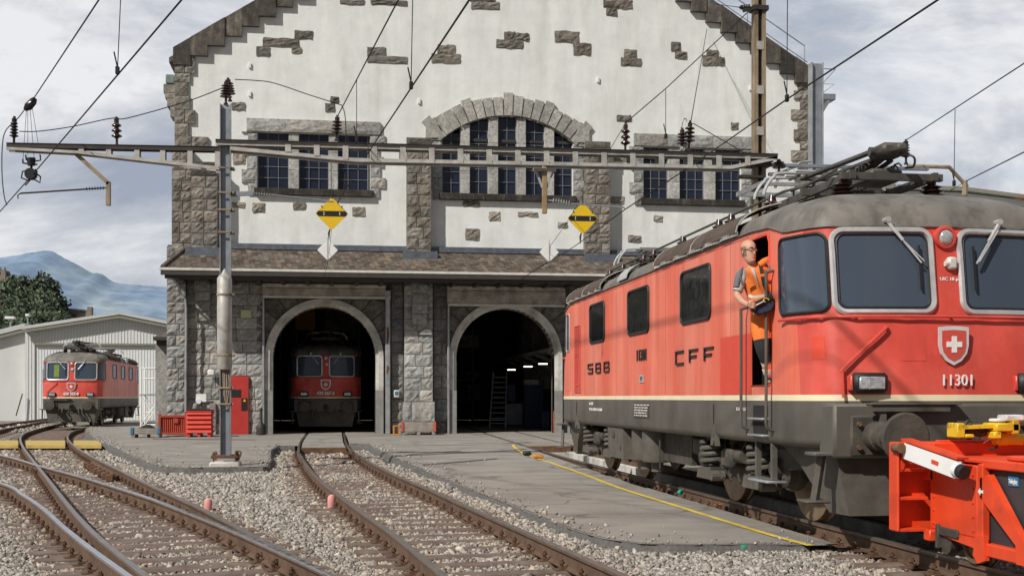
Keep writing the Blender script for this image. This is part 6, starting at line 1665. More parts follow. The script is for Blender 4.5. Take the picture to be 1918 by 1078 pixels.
litter('plastic_scrap', 1393, 1027, -.13, 'green_bottle', 'small green scrap on the pale gravel in the foreground', 'litter', (.06,.05,.04))
litter('plastic_cup', 1676, 1030, -.12, 'blue_bottle', 'small blue plastic cup beside the rail below the red wagon', 'litter', (.09,.08,.08))
# things inside the right gate
def inside(name, x0, x1, y0, y1, Y, d, mt, label, cat, extra=None):
    a, b = at(x0, y1, Y), at(x1, y0, Y); t = thing(name, label, cat, ((a.x+b.x)/2, Y+d/2, 0)); m = MB(); m.bbox(a.x,b.x,Y,Y+d,max(0.006,a.z),b.z,.015); o = obj('body', m, M[mt], t)
    m = MB(); n = max(2, round((b.x-a.x)/.45))
    for i in range(n): xa = a.x+(b.x-a.x)*i/n; m.bbox(xa+.02,xa+(b.x-a.x)/n-.02,Y-.015,Y-.002,max(0.006,a.z)+.05,b.z-.04,.005)
    sub('door', m, M[mt], o); return t, a, b
inside('tool_cabinet', 982, 1018, 720, 803, 56., .6, 'cab_blue', 'tall dark blue steel cabinet inside the right gate under a cardboard box', 'cabinet')
inside('tool_cabinet', 951, 966, 720, 752, 57., .3, 'cab_blue', 'small blue wall cabinet beside the ladder inside the right gate', 'cabinet')
inside('work_bench', 948, 980, 755, 795, 58., .6, 'galv_blue', 'grey blue work bench with drawers left of the tall cabinet inside the right gate', 'bench')
inside('waste_bin', 1014, 1030, 770, 803, 53., .4, 'cab_blue', 'blue waste bins standing by the right jamb inside the right gate', 'bin')
a = at(982,720,56.); m = MB(); m.bbox(a.x,a.x+.68,56.05,56.5,a.z+.01,a.z+.22,.01); solo('cardboard_box', m, M['pallet'], 'cardboard box on top of the tall blue cabinet inside the right gate', 'box')
t = thing('step_ladder', 'tall aluminium step ladder standing inside the right gate', 'ladder', tuple(at(932,790,57.5)[:2])+(0,))
p0, p1, q0, q1 = at(917,790,57), at(947,790,57), at(924,697,58.4), at(949,697,58.4); m = MB()
for a, b in ((p0,q0),(p1,q1)): m.obox(Vector((a.x,a.y,0.01)), b, .06, .09)
obj('rail', m, M['alu'], t); m = MB()
for k in range(1,11): f = k/11; m.obox(Vector((p0.x,p0.y,0.01)).lerp(q0,f), Vector((p1.x,p1.y,0.01)).lerp(q1,f), .14, .03)
obj('tread', m, M['galv'], t)
for i, (x, mt, lb) in enumerate(((1036.5,'orange_red','orange post leaning by the right jamb of the right gate'),(1040,'green_paint','green painted post against the right jamb of the right gate'))):
    m = MB(); a = at(x, 740, FY+.35-.2*i); zt0 = at(x, 735 if i else 770, FY).z; m.bbox(a.x-.035,a.x+.035,FY+.1-.05*i,FY+.2-.05*i,.006,zt0,.01); solo('jamb_post', m, M[mt], lb, 'post')
# ================================================================== SHUNTING WAGON (bottom right)
wg = thing('rail_wagon', 'bright red low rail wagon with dark side panels and a white arm', 'wagon', (XT, 8., 0))
SX = 5.42; YW = 10.53
# wing: open ribbed pocket facing the camera
a = at(1679, 985, YW+.02); b = at(1740, 826, YW); zt_w, zb_w = 1.05, .23
m = MB()
m.bbox(a.x+.02, b.x+.2, YW+.16, YW+.2, zb_w, zt_w, .01)            # back plate
m.bbox(a.x, a.x+.03, YW, YW+.18, zb_w, zt_w, .012)              # outer cheek
for z in (zb_w, .52, .78): m.bbox(a.x+.037, b.x-.002, YW+.01, YW+.178, z, z+.03, .004)
m.prism([(a.x+.037,YW,zt_w-.02),(a.x+.13,YW,zt_w-.02),(a.x+.06,YW,.80),(a.x+.037,YW,.80)],(0,.03,0))
obj('end_pocket', m, M['wagon_red'], wg, smooth=False)
m = MB(); xi = XT+(XT-SX)
m.bbox(SX, xi, 9.7, YW, .26, .88, .012); m.prism([(SX,9.7,.262),(SX,YW,.262),(SX,YW,.235),(SX,9.7,.17)],(xi-SX,0,0))
m.bbox(SX-.0, xi, YW-.06, YW+.3, .7, 1.05, .012)
for k in range(5):
    m.cyl((SX-.012,10.45,.32+.12*k),(SX+.01,10.45,.32+.12*k),.010,6); m.cyl((SX-.012,9.76,.32+.12*k),(SX+.01,9.76,.32+.12*k),.010,6)
obj('end_body', m, M['wagon_red'], wg, smooth=False)
m = MB(); m.bbox(SX+.05, xi-.05, 3., 9.6, .16, .86, .01); obj('side_panel', m, M['wagon_dark'], wg, smooth=False)
m = MB()   # frame: sill, posts, slanting braces, top ledge
m.bbox(SX-.02, xi+.02, 3., 9.62, .13, .24, .01); m.bbox(SX-.01, xi+.01, 3., 9.62, .862, .94, .01)
m.prism([(SX-.03,9.6,.78),(SX-.03,9.48,.82),(SX-.03,8.93,.3),(SX-.03,8.9,.13),(SX-.03,9.05,.13),(SX-.03,9.06,.28),(SX-.03,9.6,.62)],(.06,0,0))
m.prism([(SX-.03,8.62,.13),(SX-.03,8.5,.34),(SX-.03,8.3,.5),(SX-.03,8.0,.5),(SX-.03,8.0,.13)],(.06,0,0))
m.bbox(SX-.03, SX+.04, 9.56, 9.64, .2, .9, .008); m.prism([(SX-.04,9.66,.30),(SX-.04,9.52,.30),(SX-.04,9.5,.10),(SX-.04,9.62,.06),(SX-.04,9.7,.12)],(.04,0,0))
obj('frame', m, M['wagon_red'], wg, smooth=False)
m = MB(); m.bbox(SX+.03, xi-.03, 9.3, YW-.05, .90, .93, .005); m.bbox(SX+.03, xi-.03, 3., 9.3, .945, .985, .01)
m.bbox(SX+.06, xi-.06, YW-.03, YW+.02, .93, 1.07, .008); m.bbox(SX+.45, xi-.1, 9.26, 9.32, .93, 1.08, .008); m.cyl((SX+.75,9.1,.985),(SX+.75,9.1,1.03),.025,10)
obj('deck', m, M['wagon_red'], wg, smooth=False)
# white guard arm with black end
A_ = at(1697, 843, YW-.05); B_ = atX(1795, 880, SX-.16)
m = MB(); m.obox(A_, B_, .05, .145); ar = obj('guard_arm', m, M['white_paint'], wg, smooth=False)
m = MB(); m.obox(A_+Vector((.02,.03,.10)), B_+Vector((.04,.0,.10)), .12, .02); m.obox(A_+Vector((.05,.04,0)), B_+Vector((.05,.04,0)), .04, .2); sub('arm_web', m, M['wagon_red'], ar, smooth=False)
d_ = (B_-A_).normalized(); m = MB(); m.lathe(B_-d_*.02, d_, [(.066,0),(.066,.05)],18); sub('reflector_ring', m, M['white_paint'], ar); m = MB(); m.lathe(B_+d_*.03, d_, [(.062,0),(.062,.05),(.055,.056),(.001,.056)],18); sub('end_cap', m, M['rubber'], ar)
mid = A_.lerp(B_, .62); sd = Vector((-d_.y, d_.x, 0)).normalized(); 
if sd.y > 0: sd = -sd
m = MB(); m.obox(mid-d_*.05+sd*.027, mid+d_*.05+sd*.027, .006, .035); sub('reflector', m, M['wagon_red'], ar, smooth=False)
m = MB(); m.cyl(A_+Vector((-.06,-.04,.02)),A_+Vector((-.06,.1,.02)),.045,10); obj('pivot_bolt', m, M['rust'], wg)
# lettering plate
c = atX(1899, 901, SX+.045); m = MB(); m.box(SX+.040, SX+.0475, c.y-.075, c.y+.075, c.z-.038, c.z+.04); pl = obj('sign_plate', m, M['sign_blue'], wg, smooth=False)
o = flat_text(wg, 'lettering', 'Tafag|ag', .05, Vector((SX+.036, c.y, c.z)), (0,-1,0), (0,0,1), M['white_paint'], .004, .78, .001); o.parent = pl
m = MB(); c = atX(1837, 920, SX-.034); m.prism([(c.x,c.y+.05,c.z),(c.x,c.y+.01,c.z+.03),(c.x,c.y+.01,c.z+.012),(c.x,c.y-.035,c.z+.012),(c.x,c.y-.035,c.z-.012),(c.x,c.y+.01,c.z-.012),(c.x,c.y+.01,c.z-.03)],(.003,0,0)); obj('arrow_mark', m, M['white_paint'], wg, smooth=False)
# running gear
for y in (10.0, 5.2):
    for x, s in ((XT-.74,-1),(XT+.74,1)):
        m = MB(); m.lathe((x,y,.2),(s,0,0),[(.001,-.06),(.2,-.06),(.235,-.055),(.235,-.035),(.2,-.025),(.195,.07),(.15,.075),(.14,.05),(.06,.05),(.05,.1),(.001,.1)],28); obj('wheel', m, M['tyre'], wg)
    m = MB(); m.cyl((XT-.9,y,.2),(XT+.9,y,.2),.05,10); obj('axle', m, M['bogie'], wg)
m = MB(); m.lathe((SX+.06,10.3,.16),(-1,0,0),[(.001,-.05),(.10,-.05),(.11,-.02),(.11,.03),(.05,.05),(.001,.05)],18); m.bbox(SX-.03,SX+.02,10.33,10.38,.1,.32,.01); m.bbox(SX-.02,SX+.1,10.0,10.4,.22,.3,.01); obj('guide_roller', m, M['bogie'], wg)
m = MB(); m.bbox(SX-.08,SX+.03,10.38,10.5,.16,.26,.01); obj('end_lug', m, M['wagon_red'], wg)
# yellow coupling machine on deck
zc_ = .985; cA = at(1783, 828, 10.5)
yc = thing('coupling_rod', 'yellow hydraulic coupling rod with a white box lying on the red wagon deck', 'coupling rod', (cA.x+.4, 10.3, .93))
m = MB(); a = at(1784, 800, 10.4); L_ = lambda x, y, Y=10.4: at(x, y, Y)
def bar(x0, y0, x1, y1, w, h, Y=10.4): m.obox(L_(x0,y0,Y), L_(x1,y1,Y), w, h)
bar(1784,800,1862,797,.2,.03); bar(1789,798,1789,828,.05,.14) if False else m.bbox(L_(1783,0).x,L_(1798,0).x,10.3,10.5,L_(0,828).z,L_(0,797).z,.01)
m.bbox(L_(1798,0).x,L_(1815,0).x,10.3,10.5,L_(0,828).z,L_(0,820).z,.01); m.bbox(L_(1850,0).x,L_(1895,0).x,10.25,10.5,L_(0,815).z,L_(0,797).z,.012); m.bbox(L_(1846,0).x,L_(1860,0).x,10.25,10.5,L_(0,830).z,L_(0,815).z,.01); m.bbox(L_(1880,0).x,L_(1893,0).x,10.25,10.5,L_(0,820).z,L_(0,790).z,.01)
m.tube([L_(1862,821),L_(2050,826)],.055,12); m.tube([L_(1868,821),L_(1885,821)],.065,12); obj('rod', m, M['yellow_mach'], yc)
m = MB(); m.tube(crom([L_(1800,812),L_(1820,806),L_(1835,812),L_(1850,808)],4),.03,6); m.tube([L_(1800,806),L_(1848,806)],.02,6); m.tube(crom([L_(1860,806),L_(1870,822),L_(1866,838),L_(1852,840)],4),.012,5); m.tube(crom([L_(1808,795),L_(1812,788),L_(1818,790),L_(1816,798)],4),.014,5); obj('fitting', m, M['steel_dark'], yc)
m = MB(); m.bbox(L_(1872,0).x,L_(1906,0).x,10.28,10.45,L_(0,793).z,L_(0,780).z,.012); m.bbox(L_(1853,0).x,L_(1874,0).x,10.3,10.42,L_(0,795).z,L_(0,788).z,.01); m.tube(crom([L_(1905,790),L_(1908,797),L_(1895,808),L_(1862,818),L_(1842,829)],5),.005,5); obj('white_box', m, M['white_paint'], yc)
# ================================================================== PERSON LEANING FROM THE CAB DOOR
DP = 13.85
def pp_(x, y, d=0.): return atD(x, y, DP + d)
PS = F_/DP
person = thing('person', 'person in an orange safety vest and orange trousers leaning out of the locomotive cab door', 'person', tuple(pp_(1443, 718)))
V = -FW   # towards the camera
def loft(path, name, mt, n=16, parent=person, cap=True, wob=0.):
    """path: [(point, half width right, half depth)] ellipses perpendicular to the path"""
    m = MB(); rows = []
    P = [Vector(p[0]) for p in path]
    for i, (p, a, b) in enumerate(path):
        t_ = (P[min(i+1,len(P)-1)]-P[max(i-1,0)]).normalized(); s = RT - t_*RT.dot(t_); 
        if s.length < .3: s = UP - t_*UP.dot(t_)
        s.normalize(); f = s.cross(t_).normalized()
        rows.append([P[i] + s*(a*cos(2*pi*k/n)*(1+random.uniform(-wob,wob))) + f*(b*sin(2*pi*k/n)*(1+random.uniform(-wob,wob))) for k in range(n)])
    m.grid(rows, closed=True)
    if cap: m.poly(rows[0][::-1]); m.poly(rows[-1])
    o = obj(name, m, M[mt], parent); sd_ = o.modifiers.new('s','SUBSURF'); sd_.levels = 1; sd_.render_levels = 1; return o
def skin(name, verts, edges, mt, root=0, parent=person, lv=2):
    me = bpy.data.meshes.new(name); off = Vector(parent['_off']); me.from_pydata([Vector(v[0])-off for v in verts], edges, []); o = bpy.data.objects.new(name, me); COL.objects.link(o); o.parent = parent; me.materials.append(M[mt])
    md = o.modifiers.new('skin','SKIN'); sk = me.skin_vertices[0].data
    for i, v in enumerate(verts): r = v[1]; sk[i].radius = r if isinstance(r, tuple) else (r, r); sk[i].use_root = (i == root)
    sb = o.modifiers.new('s','SUBSURF'); sb.levels = lv; sb.render_levels = lv; md.use_smooth_shade = True
    return o
# body as one skinned figure: pelvis, spine, neck, arms, hand with fingers, legs
B = [(pp_(1428,592),(.10,.07)),(pp_(1424,560),(.09,.06)),(pp_(1417,525),(.09,.055)),(pp_(1411,508),(.06,.045)),(pp_(1408,497),(.055,.058)),(pp_(1404,488),(.05,.055)),   # 0-5 spine, neck
     (pp_(1393,512,-.02),.06),(pp_(1384,535,-.05),.047),(pp_(1381,553,-.06),.043),(pp_(1390,564,-.2),.038),(pp_(1400,570,-.28),.028),(pp_(1404,572,-.3),.030),   # 6-11 left arm
     (pp_(1433,498,.02),.06),(pp_(1446,496,.08),.045),(pp_(1458,500,.2),.035),     # 12-14 right arm into the doorway
     (pp_(1426,610),.085),(pp_(1431,650,-.05),.06),(pp_(1441,690),.045),(pp_(1444,708),.04),(pp_(1442,715,-.12),.03),   # 15-19 leg
     (pp_(1440,608,.1),.08),(pp_(1452,650,.1),.06),(pp_(1456,700,.15),.045)]
E_ = [(0,1),(1,2),(2,3),(3,4),(4,5),(3,6),(6,7),(7,8),(8,9),(9,10),(10,11),(3,12),(12,13),(13,14),(0,15),(15,16),(16,17),(17,18),(18,19),(0,20),(20,21),(21,22)]
bi = len(B)
hb = pp_(1404,572,-.3)
for k in range(4):      # fingers wrapped over the bag edge
    base = hb + RT*(.018) + UP*(.028-.018*k) ; L = (.05,.056,.053,.042)[k]
    f1 = base + RT*L*.55 + V*.012 + UP*.004; f2 = f1 + RT*L*.35 - V*.012 - UP*.008; f3 = f2 + RT*L*.1 - V*.028 - UP*.008
    B += [(base,.0105),(f1,.0095),(f2,.009),(f3,.0075)]; E_ += [(11,bi),(bi,bi+1),(bi+1,bi+2),(bi+2,bi+3)]; bi += 4
B += [(hb + RT*.005 + UP*.04,.012),(hb + RT*.035 + UP*.055 + V*.01,.010),(hb + RT*.055 + UP*.045,.008)]; E_ += [(10,bi),(bi,bi+1),(bi+1,bi+2)]
body_o = skin('body', B, E_, 'skin')
# head
hc = pp_(1402.5, 472, -.03); tw = R_(28); hr = (RT*cos(tw) - FW*0 + FW*sin(tw)*1.0).normalized(); hf = (V*cos(tw) + RT*sin(tw)).normalized(); hr = UP.cross(hf).normalized()*-1
hr = hf.cross(UP).normalized()*-1
m = MB(); rows = []
HH = .138
prof = [(-1.0,.02,.02,.045),(-.93,.035,.045,.045),(-.8,.046,.062,.035),(-.6,.058,.075,.02),(-.35,.066,.088,.008),(-.1,.070,.094,0),(.15,.074,.1,-.004),(.4,.076,.103,-.006),(.62,.071,.097,-.01),(.8,.058,.08,-.012),(.92,.038,.052,-.012),(1.,.006,.008,-.01)]
for t_, a, b, o_ in prof: rows.append([hc + UP*(t_*HH) + hr*(a*cos(2*pi*k/20)) + hf*(b*sin(2*pi*k/20)+o_) for k in range(20)])
m.grid(rows, closed=True); m.poly(rows[0][::-1]); m.poly(rows[-1])
def fpt(x, z, y): return hc + hr*x + UP*z + hf*y
m.add([fpt(-.011,.02,.092),fpt(.011,.02,.092),fpt(-.019,-.035,.094),fpt(.019,-.035,.094),fpt(0,.022,.105),fpt(0,-.028,.128),fpt(0,-.042,.1)],[(0,4,5,2),(4,1,3,5),(2,5,6),(5,3,6)])
for s in (-1,1):
    m.lathe(fpt(s*.070,-.005,-.01), hr*s+hf*-.3, [(.008,0),(.020,.006),(.022,.010),(.016,.013),(.008,.009)],12)
head = obj('head', m, M['skin'], person); s_ = head.modifiers.new('s','SUBSURF'); s_.levels = s_.render_levels = 1
m = MB(); rows = []
for t_, a, b, o_ in prof[4:9]: rows.append([hc + UP*(t_*HH) + hr*((a+.003)*cos(ang)) + hf*((b+.003)*sin(ang)+o_) for ang in [R_(158+226*k/16) for k in range(17)]])
m.grid(rows[:4]); sub('hair', m, M['hair'], head)
m = MB()
for s in (-1,1): m.lathe(fpt(s*.033,.018,.083), hf, [(.014,0),(.010,.006),(.001,.007)],10)
sub('eyes', m, M['white_paint'], head); m = MB()
for s in (-1,1): m.lathe(fpt(s*.033,.018,.0885), hf, [(.006,0),(.001,.003)],8); m.tube([fpt(s*.016,.038,.096),fpt(s*.034,.043,.09),fpt(s*.052,.036,.078)],.0045,5)
sub('pupils', m, M['black'], head)
m = MB(); m.tube([fpt(-.026,-.068,.084),fpt(0,-.066,.096),fpt(.026,-.068,.084)],[.004,.008,.004],6); sub('mouth', m, M['orange_red'], head)
m = MB(); rows = [[hc + UP*(t_*HH) + hr*((a+.002)*cos(ang)) + hf*((b+.002)*sin(ang)+o_) for ang in [R_(30+120*k/12) for k in range(13)]] for t_, a, b, o_ in prof[1:4]]; m.grid(rows[:2]); sub('stubble', m, M['hair'], head)
m = MB()
for s in (-1,1):
    q = [(a*.026+s*.034, b*.017+.016) for a, b in [(cos(2*pi*k/12), sin(2*pi*k/12)) for k in range(12)]]; m.tube([fpt(x,z,.104-abs(x)*.25) for x,z in q],.0024,5,closed=True); m.tube([fpt(s*.06,.024,.09),fpt(s*.074,.022,.04),fpt(s*.074,.012,-.005)],.0035,5)
m.tube([fpt(-.008,.022,.106),fpt(.008,.022,.106)],.0035,5); sub('glasses', m, M['black'], head)
# clothes
k_ = 1/PS
def Lp(x, y, d, w, dep): return (pp_(x, y, d), w*k_, dep*k_)
shirt = loft([Lp(1424,572,0,21,15),Lp(1420,548,0,21,15),Lp(1416,526,0,22,15.5),Lp(1413,512,0,21,13),Lp(1410,503,0,14,10),Lp(1408,498,0,10.5,10)], 'shirt', 'shirt')
def sleeve(P, nm='sleeve'): o = loft(P, nm, 'shirt'); return o
sleeve([Lp(1393,509,-.01,9,9),Lp(1391,512,-.02,11.5,11.5),Lp(1388,522,-.03,10.5,10.5),Lp(1384,538,-.05,9.5,10),Lp(1382,545,-.055,9.5,10)])
m = MB(); P = [pp_(1398,503,-.09),pp_(1388,512,-.11),pp_(1380,524,-.11),pp_(1377,541,-.11)]
loft([Lp(1390,507,-.03,4,6),Lp(1386,512,-.05,7.5,9.5),Lp(1382,523,-.055,7,10),Lp(1379.5,538,-.065,6.2,10)], 'sleeve_panel', 'shirt_dark')
sleeve([Lp(1434,496,.01,8,10),Lp(1438,495,.03,11.5,12),Lp(1445,494,.06,10.5,11),Lp(1458,499,.15,9,10)])
vest = loft([Lp(1429,581,0,24,18.5),Lp(1427,562,0,25,18.5),Lp(1424,545,0,27,19),Lp(1420,528,0,30,19.5),Lp(1417,517,0,31,19.5),Lp(1416,508,0,29,17.5),Lp(1416,502,0,24,13.5),Lp(1415,497,0,15,10.5)], 'vest', 'hivis', wob=.02)
loft([Lp(1420,500,-.01,9,14),Lp(1432,493,0,10,14),Lp(1442,490,.03,8,12)], 'vest_shoulder', 'hivis')
def strip_on(path, w, mt, nm, parent=vest):
    m = MB(); 
    for a, b in zip(path[:-1], path[1:]): m.obox(a, b, w, .006, V)
    o = sub(nm, m, M[mt], parent, smooth=False); return o
def fr(x, y, off): return pp_(x, y, -off)
m = MB(); rows = [[pp_(1402+ (1412-1402)*i/4+j*.55, 503+j*9, -.118-.012*j+.012*(i-2)**2*.3) for i in range(5)] for j in range(5)]
rows = []
for j in range(7):
    t_ = j/6; xc = 1409+12*t_; w = 3.4*(1-t_*.85); rows.append([pp_(xc+w*(i-2)/2, 501+34*t_, -.105-.033*min(1,t_*2.2)+.002*abs(i-2)) for i in range(5)])
m.grid(rows); sub('open_neck', m, M['shirt'], vest)
strip_on([fr(1402,553,.135),fr(1410,556,.15),fr(1420,555,.155),fr(1432,553,.15),fr(1449,546,.13)], 5*k_, 'reflex', 'reflective_band')
strip_on([fr(1404,571,.13),fr(1412,574,.14),fr(1424,576,.155),fr(1436,572,.15)], 6*k_, 'reflex', 'reflective_band')
m = MB(); 
for x, y in ((1403,528),(1431,516)): 
    q = [pp_(x-7,y-3,-.145),pp_(x+6,y-4,-.152),pp_(x+7,y+1,-.152),pp_(x-7,y+2,-.147)]; m.prism(q, V*.012)
sub('pocket_flap', m, M['hivis'], vest)
strip_on([fr(1392,500,.05),fr(1386,512,.10),fr(1389,530,.115)], 2.2*k_, 'shirt_dark', 'piping'); strip_on([fr(1434,486,.05),fr(1441,500,.105),fr(1446,520,.10)], 2.2*k_, 'shirt_dark', 'piping')
# trousers
tr = loft([Lp(1430,578,0,22,17),Lp(1429,592,0,23,18),Lp(1427,606,-.02,21,17.5),Lp(1426,622,-.03,19.5,16.5),Lp(1429,640,-.05,17,15.5),Lp(1432,655,-.06,15.5,14.5),Lp(1436,672,-.04,12,12),Lp(1440,690,-.01,11,11),Lp(1443,706,0,11,11)], 'trousers', 'hivis', wob=.03)
loft([Lp(1438,590,.08,17,15),Lp(1444,620,.1,14,14),Lp(1451,652,.1,13,13),Lp(1455,690,.12,11,11),Lp(1456,704,.13,11,11)], 'trouser_leg', 'hivis')
kp = loft([Lp(1428.5,636,-.055,17.8,16.5),Lp(1430,647,-.063,17,16),Lp(1433,660,-.063,15.6,14.8),Lp(1437,675,-.043,12.8,12.8)], 'knee_patch', 'cloth_black')
for y0, y1, xa, xb in ((676,683,1437.2,1438.7),(690,698,1440.1,1441.6)): loft([Lp(xa,y0,-.03,12.8,12.6),Lp(xb,y1,-.015,12.3,12.2)], 'reflective_band', 'reflex')
# boot
loft([Lp(1444,704,.02,10,10),Lp(1444,711,.01,9.5,10.5),Lp(1443,715,-.03,10,16),Lp(1442.5,718.5,-.04,9.5,17)], 'boot', 'cloth_black')
loft([Lp(1455,703,.14,9,9),Lp(1455,716,.12,9,14)], 'boot', 'cloth_black')
# remote control case with strap (carried)
cs = thing('remote_control_case', 'dark blue and black remote control case on a shoulder strap carried by the person', 'control case', tuple(pp_(1428,588,-.25)))
def cq(x, y, d=-.27): return pp_(x, y, d)
m = MB()
P = [cq(1407,575),cq(1411,569),cq(1443,554),cq(1450,556),cq(1452,572),cq(1445,583),cq(1424,590),cq(1412,583)]
m.prism(P, FW*.13); o = obj('case', m, M['bag_blue'], cs); bv = o.modifiers.new('b','BEVEL'); bv.width = .02; bv.segments = 2
m = MB(); m.prism([cq(1405,574,-.29),cq(1409,567,-.29),cq(1444,551,-.29),cq(1449,556,-.29),cq(1448,560,-.29),cq(1412,577,-.29)], FW*.16); o = obj('panel', m, M['black'], cs); bv = o.modifiers.new('b','BEVEL'); bv.width = .01
m = MB(); c = cq(1435,562,-.3); m.tube([c+RT*(.03*cos(a))+UP*(.022*sin(a)) for a in [2*pi*k/14 for k in range(11)]],.006,5); obj('cable', m, M['yellow_mach'], cs)
m = MB(); m.tube([cq(1411,574,-.3),cq(1432,563,-.3)],.008,5); obj('handle', m, M['alu'], cs)
m = MB()
sp = [cq(1446,556,-.26),cq(1437,548,-.18),cq(1430,530,-.165),cq(1427,512,-.15),cq(1425,500,-.11),cq(1423,494,-.02),cq(1422,497,.06)]
for a, b in zip(sp[:-1], sp[1:]): m.obox(a, b, 6*k_, .008, V)
obj('strap', m, M['black'], cs, smooth=False)
# ================================================================== BACKGROUND: METAL HALL, HILLS, CASTLE, LAMPS, HOUSE
YH = 92.
hall = thing('metal_hall', 'large pale metal hall with a wide closed gate behind the distant locomotive', 'hall', (at(180,778,YH).x, YH, 0))
hx = lambda x: at(x, 700, YH).x
hz = lambda x, y: at(x, y, YH).z
m = MB(); m.prism([(hx(47),YH,-.3),(hx(330),YH,-.3),(hx(330),YH,hz(330,611)),(hx(226),YH,hz(226,591)),(hx(47),YH,hz(47,619))],(0,40,0)); obj('wall', m, M['hall_white'], hall, smooth=False)
m = MB(); x = 52.
while x < 326:
    zt2 = hz(x, 619-28*(x-47)/179 if x < 226 else 591+20*(x-226)/104); m.box(hx(x)-.025, hx(x)+.025, YH-.03, YH-.004, (-.2 if not 66 < x < 294 else hz(x,643)), zt2); x += 6.
obj('panel_rib', m, M['hall_door'], hall, smooth=False)
m = MB(); m.box(hx(66),hx(294),YH-.02,YH-.006,-.2,hz(66,645)); dr = obj('gate', m, M['hall_door'], hall, smooth=False)
m = MB(); x = 72.
while x < 292: m.box(hx(x)-.02,hx(x)+.02,YH-.04,YH-.021,-.15,hz(66,646)); x += 5.5
sub('gate_rib', m, M['hall_white'], dr, smooth=False)
m = MB(); m.box(hx(65),hx(295),YH-.25,YH-.03,hz(66,645.5),hz(66,642)); m.box(hx(65.5),hx(66.5),YH-.1,YH-.03,-.2,hz(66,646)); sub('gate_frame', m, M['hall_trim'], dr, smooth=False)
m = MB()
for a, b in (((44,617.5),(226,589.5)),((226,589.5),(334,611))):
    A_, B_ = at(*a, YH), at(*b, YH)
    m.prism([A_+Vector((0,-.6,.0)),B_+Vector((0,-.6,.0)),B_+Vector((0,-.6,.22)),A_+Vector((0,-.6,.22))],(0,41,0))
m.bbox(hx(221),hx(231),YH-.5,YH+30,hz(226,588),hz(226,585.5),.1)
obj('roof', m, M['roof_tin'], hall, smooth=False)
m = MB(); A_, B_ = at(44,620,YH), at(226,592.5,YH); m.obox(A_+Vector((0,-.5,-.05)),B_+Vector((0,-.5,-.05)),.2,.16); A_, B_ = at(226,592.5,YH), at(334,614,YH); m.obox(A_+Vector((0,-.5,-.05)),B_+Vector((0,-.5,-.05)),.2,.16); obj('verge', m, M['hall_trim'], hall, smooth=False)
side_h = thing('side_hall', 'lower cream metal hall at the left edge adjoining the larger hall', 'hall', (at(15,778,YH+1).x, YH+1, 0))
m = MB(); m.prism([(hx(-90),YH+1,-.3),(hx(46),YH+1,-.3),(hx(46),YH+1,hz(46,617)),(hx(-90),YH+1,hz(-90,652))],(0,30,0)); obj('wall', m, M['hall_white'], side_h, smooth=False)
m = MB(); A_, B_ = at(-90,648,YH+.5), at(46,614,YH+.5); m.prism([A_,B_,B_+UP*.35,A_+UP*.35],(0,32,0)); obj('roof', m, M['roof_tin'], side_h, smooth=False)
m = MB(); m.obox(at(-90,653,YH+.7),at(46,619,YH+.7),.3,.2); obj('verge', m, M['hall_trim'], side_h, smooth=False)
m = MB(); m.cyl(at(30,778,YH-.5),at(42,737,YH-.3),.05,6); solo('leaning_pole', m, M['steel_dark'], 'thin dark pole leaning against the left metal hall', 'pole')
# lamp posts
for x, yb, yt, kind, lb in ((20,640,596,0,'street lamp with a flat white head above the left hall roof'),(52,640,591,1,'thin lamp post with a small head above the left hall roof')):
    Y = 140.; t = thing('street_lamp', lb, 'street lamp', (at(x,yb,Y).x, Y, 0)); p = at(x, yt, Y); m = MB(); m.cyl((p.x,Y,0),(p.x,Y,p.z),.09,8); obj('pole', m, M['galv'], t)
    m = MB(); m.bbox(p.x-(.55 if kind==0 else .2),p.x+(.5 if kind==0 else .2),Y-.3,Y+.3,p.z-.1,p.z+.2,.06); obj('lamp_head', m, M['white_paint'], t)
# castle hill with wood
YHL = 420.
def hp_(x, y): return at(x, y, YHL)
RIDGE = [(-160,505),(-60,515),(0,527),(30,533),(60,538),(85,545),(100,556),(112,568),(125,582),(150,592),(180,600),(215,606),(260,615),(320,632),(420,660)]
m = MB(); rows = []
for j in range(7):
    t_ = j/6; rows.append([Vector((hp_(x,y).x, YHL - 120*t_*(1), hp_(x,y).z*(1-t_)**1.3 - 1.5*t_)) for x, y in RIDGE])
m.grid(rows); m.grid([rows[0],[Vector((p.x,YHL+160,-2)) for p in rows[0]]]); struct('hill', m, M['hillside'])
def crown(m, c, r, n, base):
    for i in range(n):
        d = Vector(RNG.normal(size=3)); d.normalize(); rr = r*random.uniform(.55,1.05)*(1+.25*sin(5*d.x+c.x)*cos(4*d.z+c.y)); p = c + Vector((d.x*rr, d.y*rr, d.z*rr*.85)); s = r*random.uniform(.07,.15)
        u = Vector(RNG.normal(size=3)).normalized(); v = u.orthogonal().normalized(); w = u.cross(v)
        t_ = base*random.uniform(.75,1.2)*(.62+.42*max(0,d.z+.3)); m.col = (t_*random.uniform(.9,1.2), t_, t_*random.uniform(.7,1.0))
        m.add([p+v*s, p+w*s*.9, p-v*s*.8, p-w*s],[(0,1,2,3)])
    m.col = None
m = MB()
for i in range(330):
    x = random.uniform(-140, 165); 
    yr = float(np.interp(x, [q[0] for q in RIDGE], [q[1] for q in RIDGE])); t_ = random.random()**1.2
    if x > 118 and t_ < .06: continue
    y = yr + 4 + t_*95; Y = YHL - 100*t_; c = at(x, y, Y); r = random.uniform(2.6,5.2)*(1 if x < 110 else .6); crown(m, c, r, 170, random.choice((.6,.8,1.0,1.3,1.6)))
o = obj('wood', m, M['leaf'], None, smooth=False, fixn=False); o['kind'] = 'stuff'; o['label'] = 'dense dark green wood covering the castle hill'; o['category'] = 'wood'
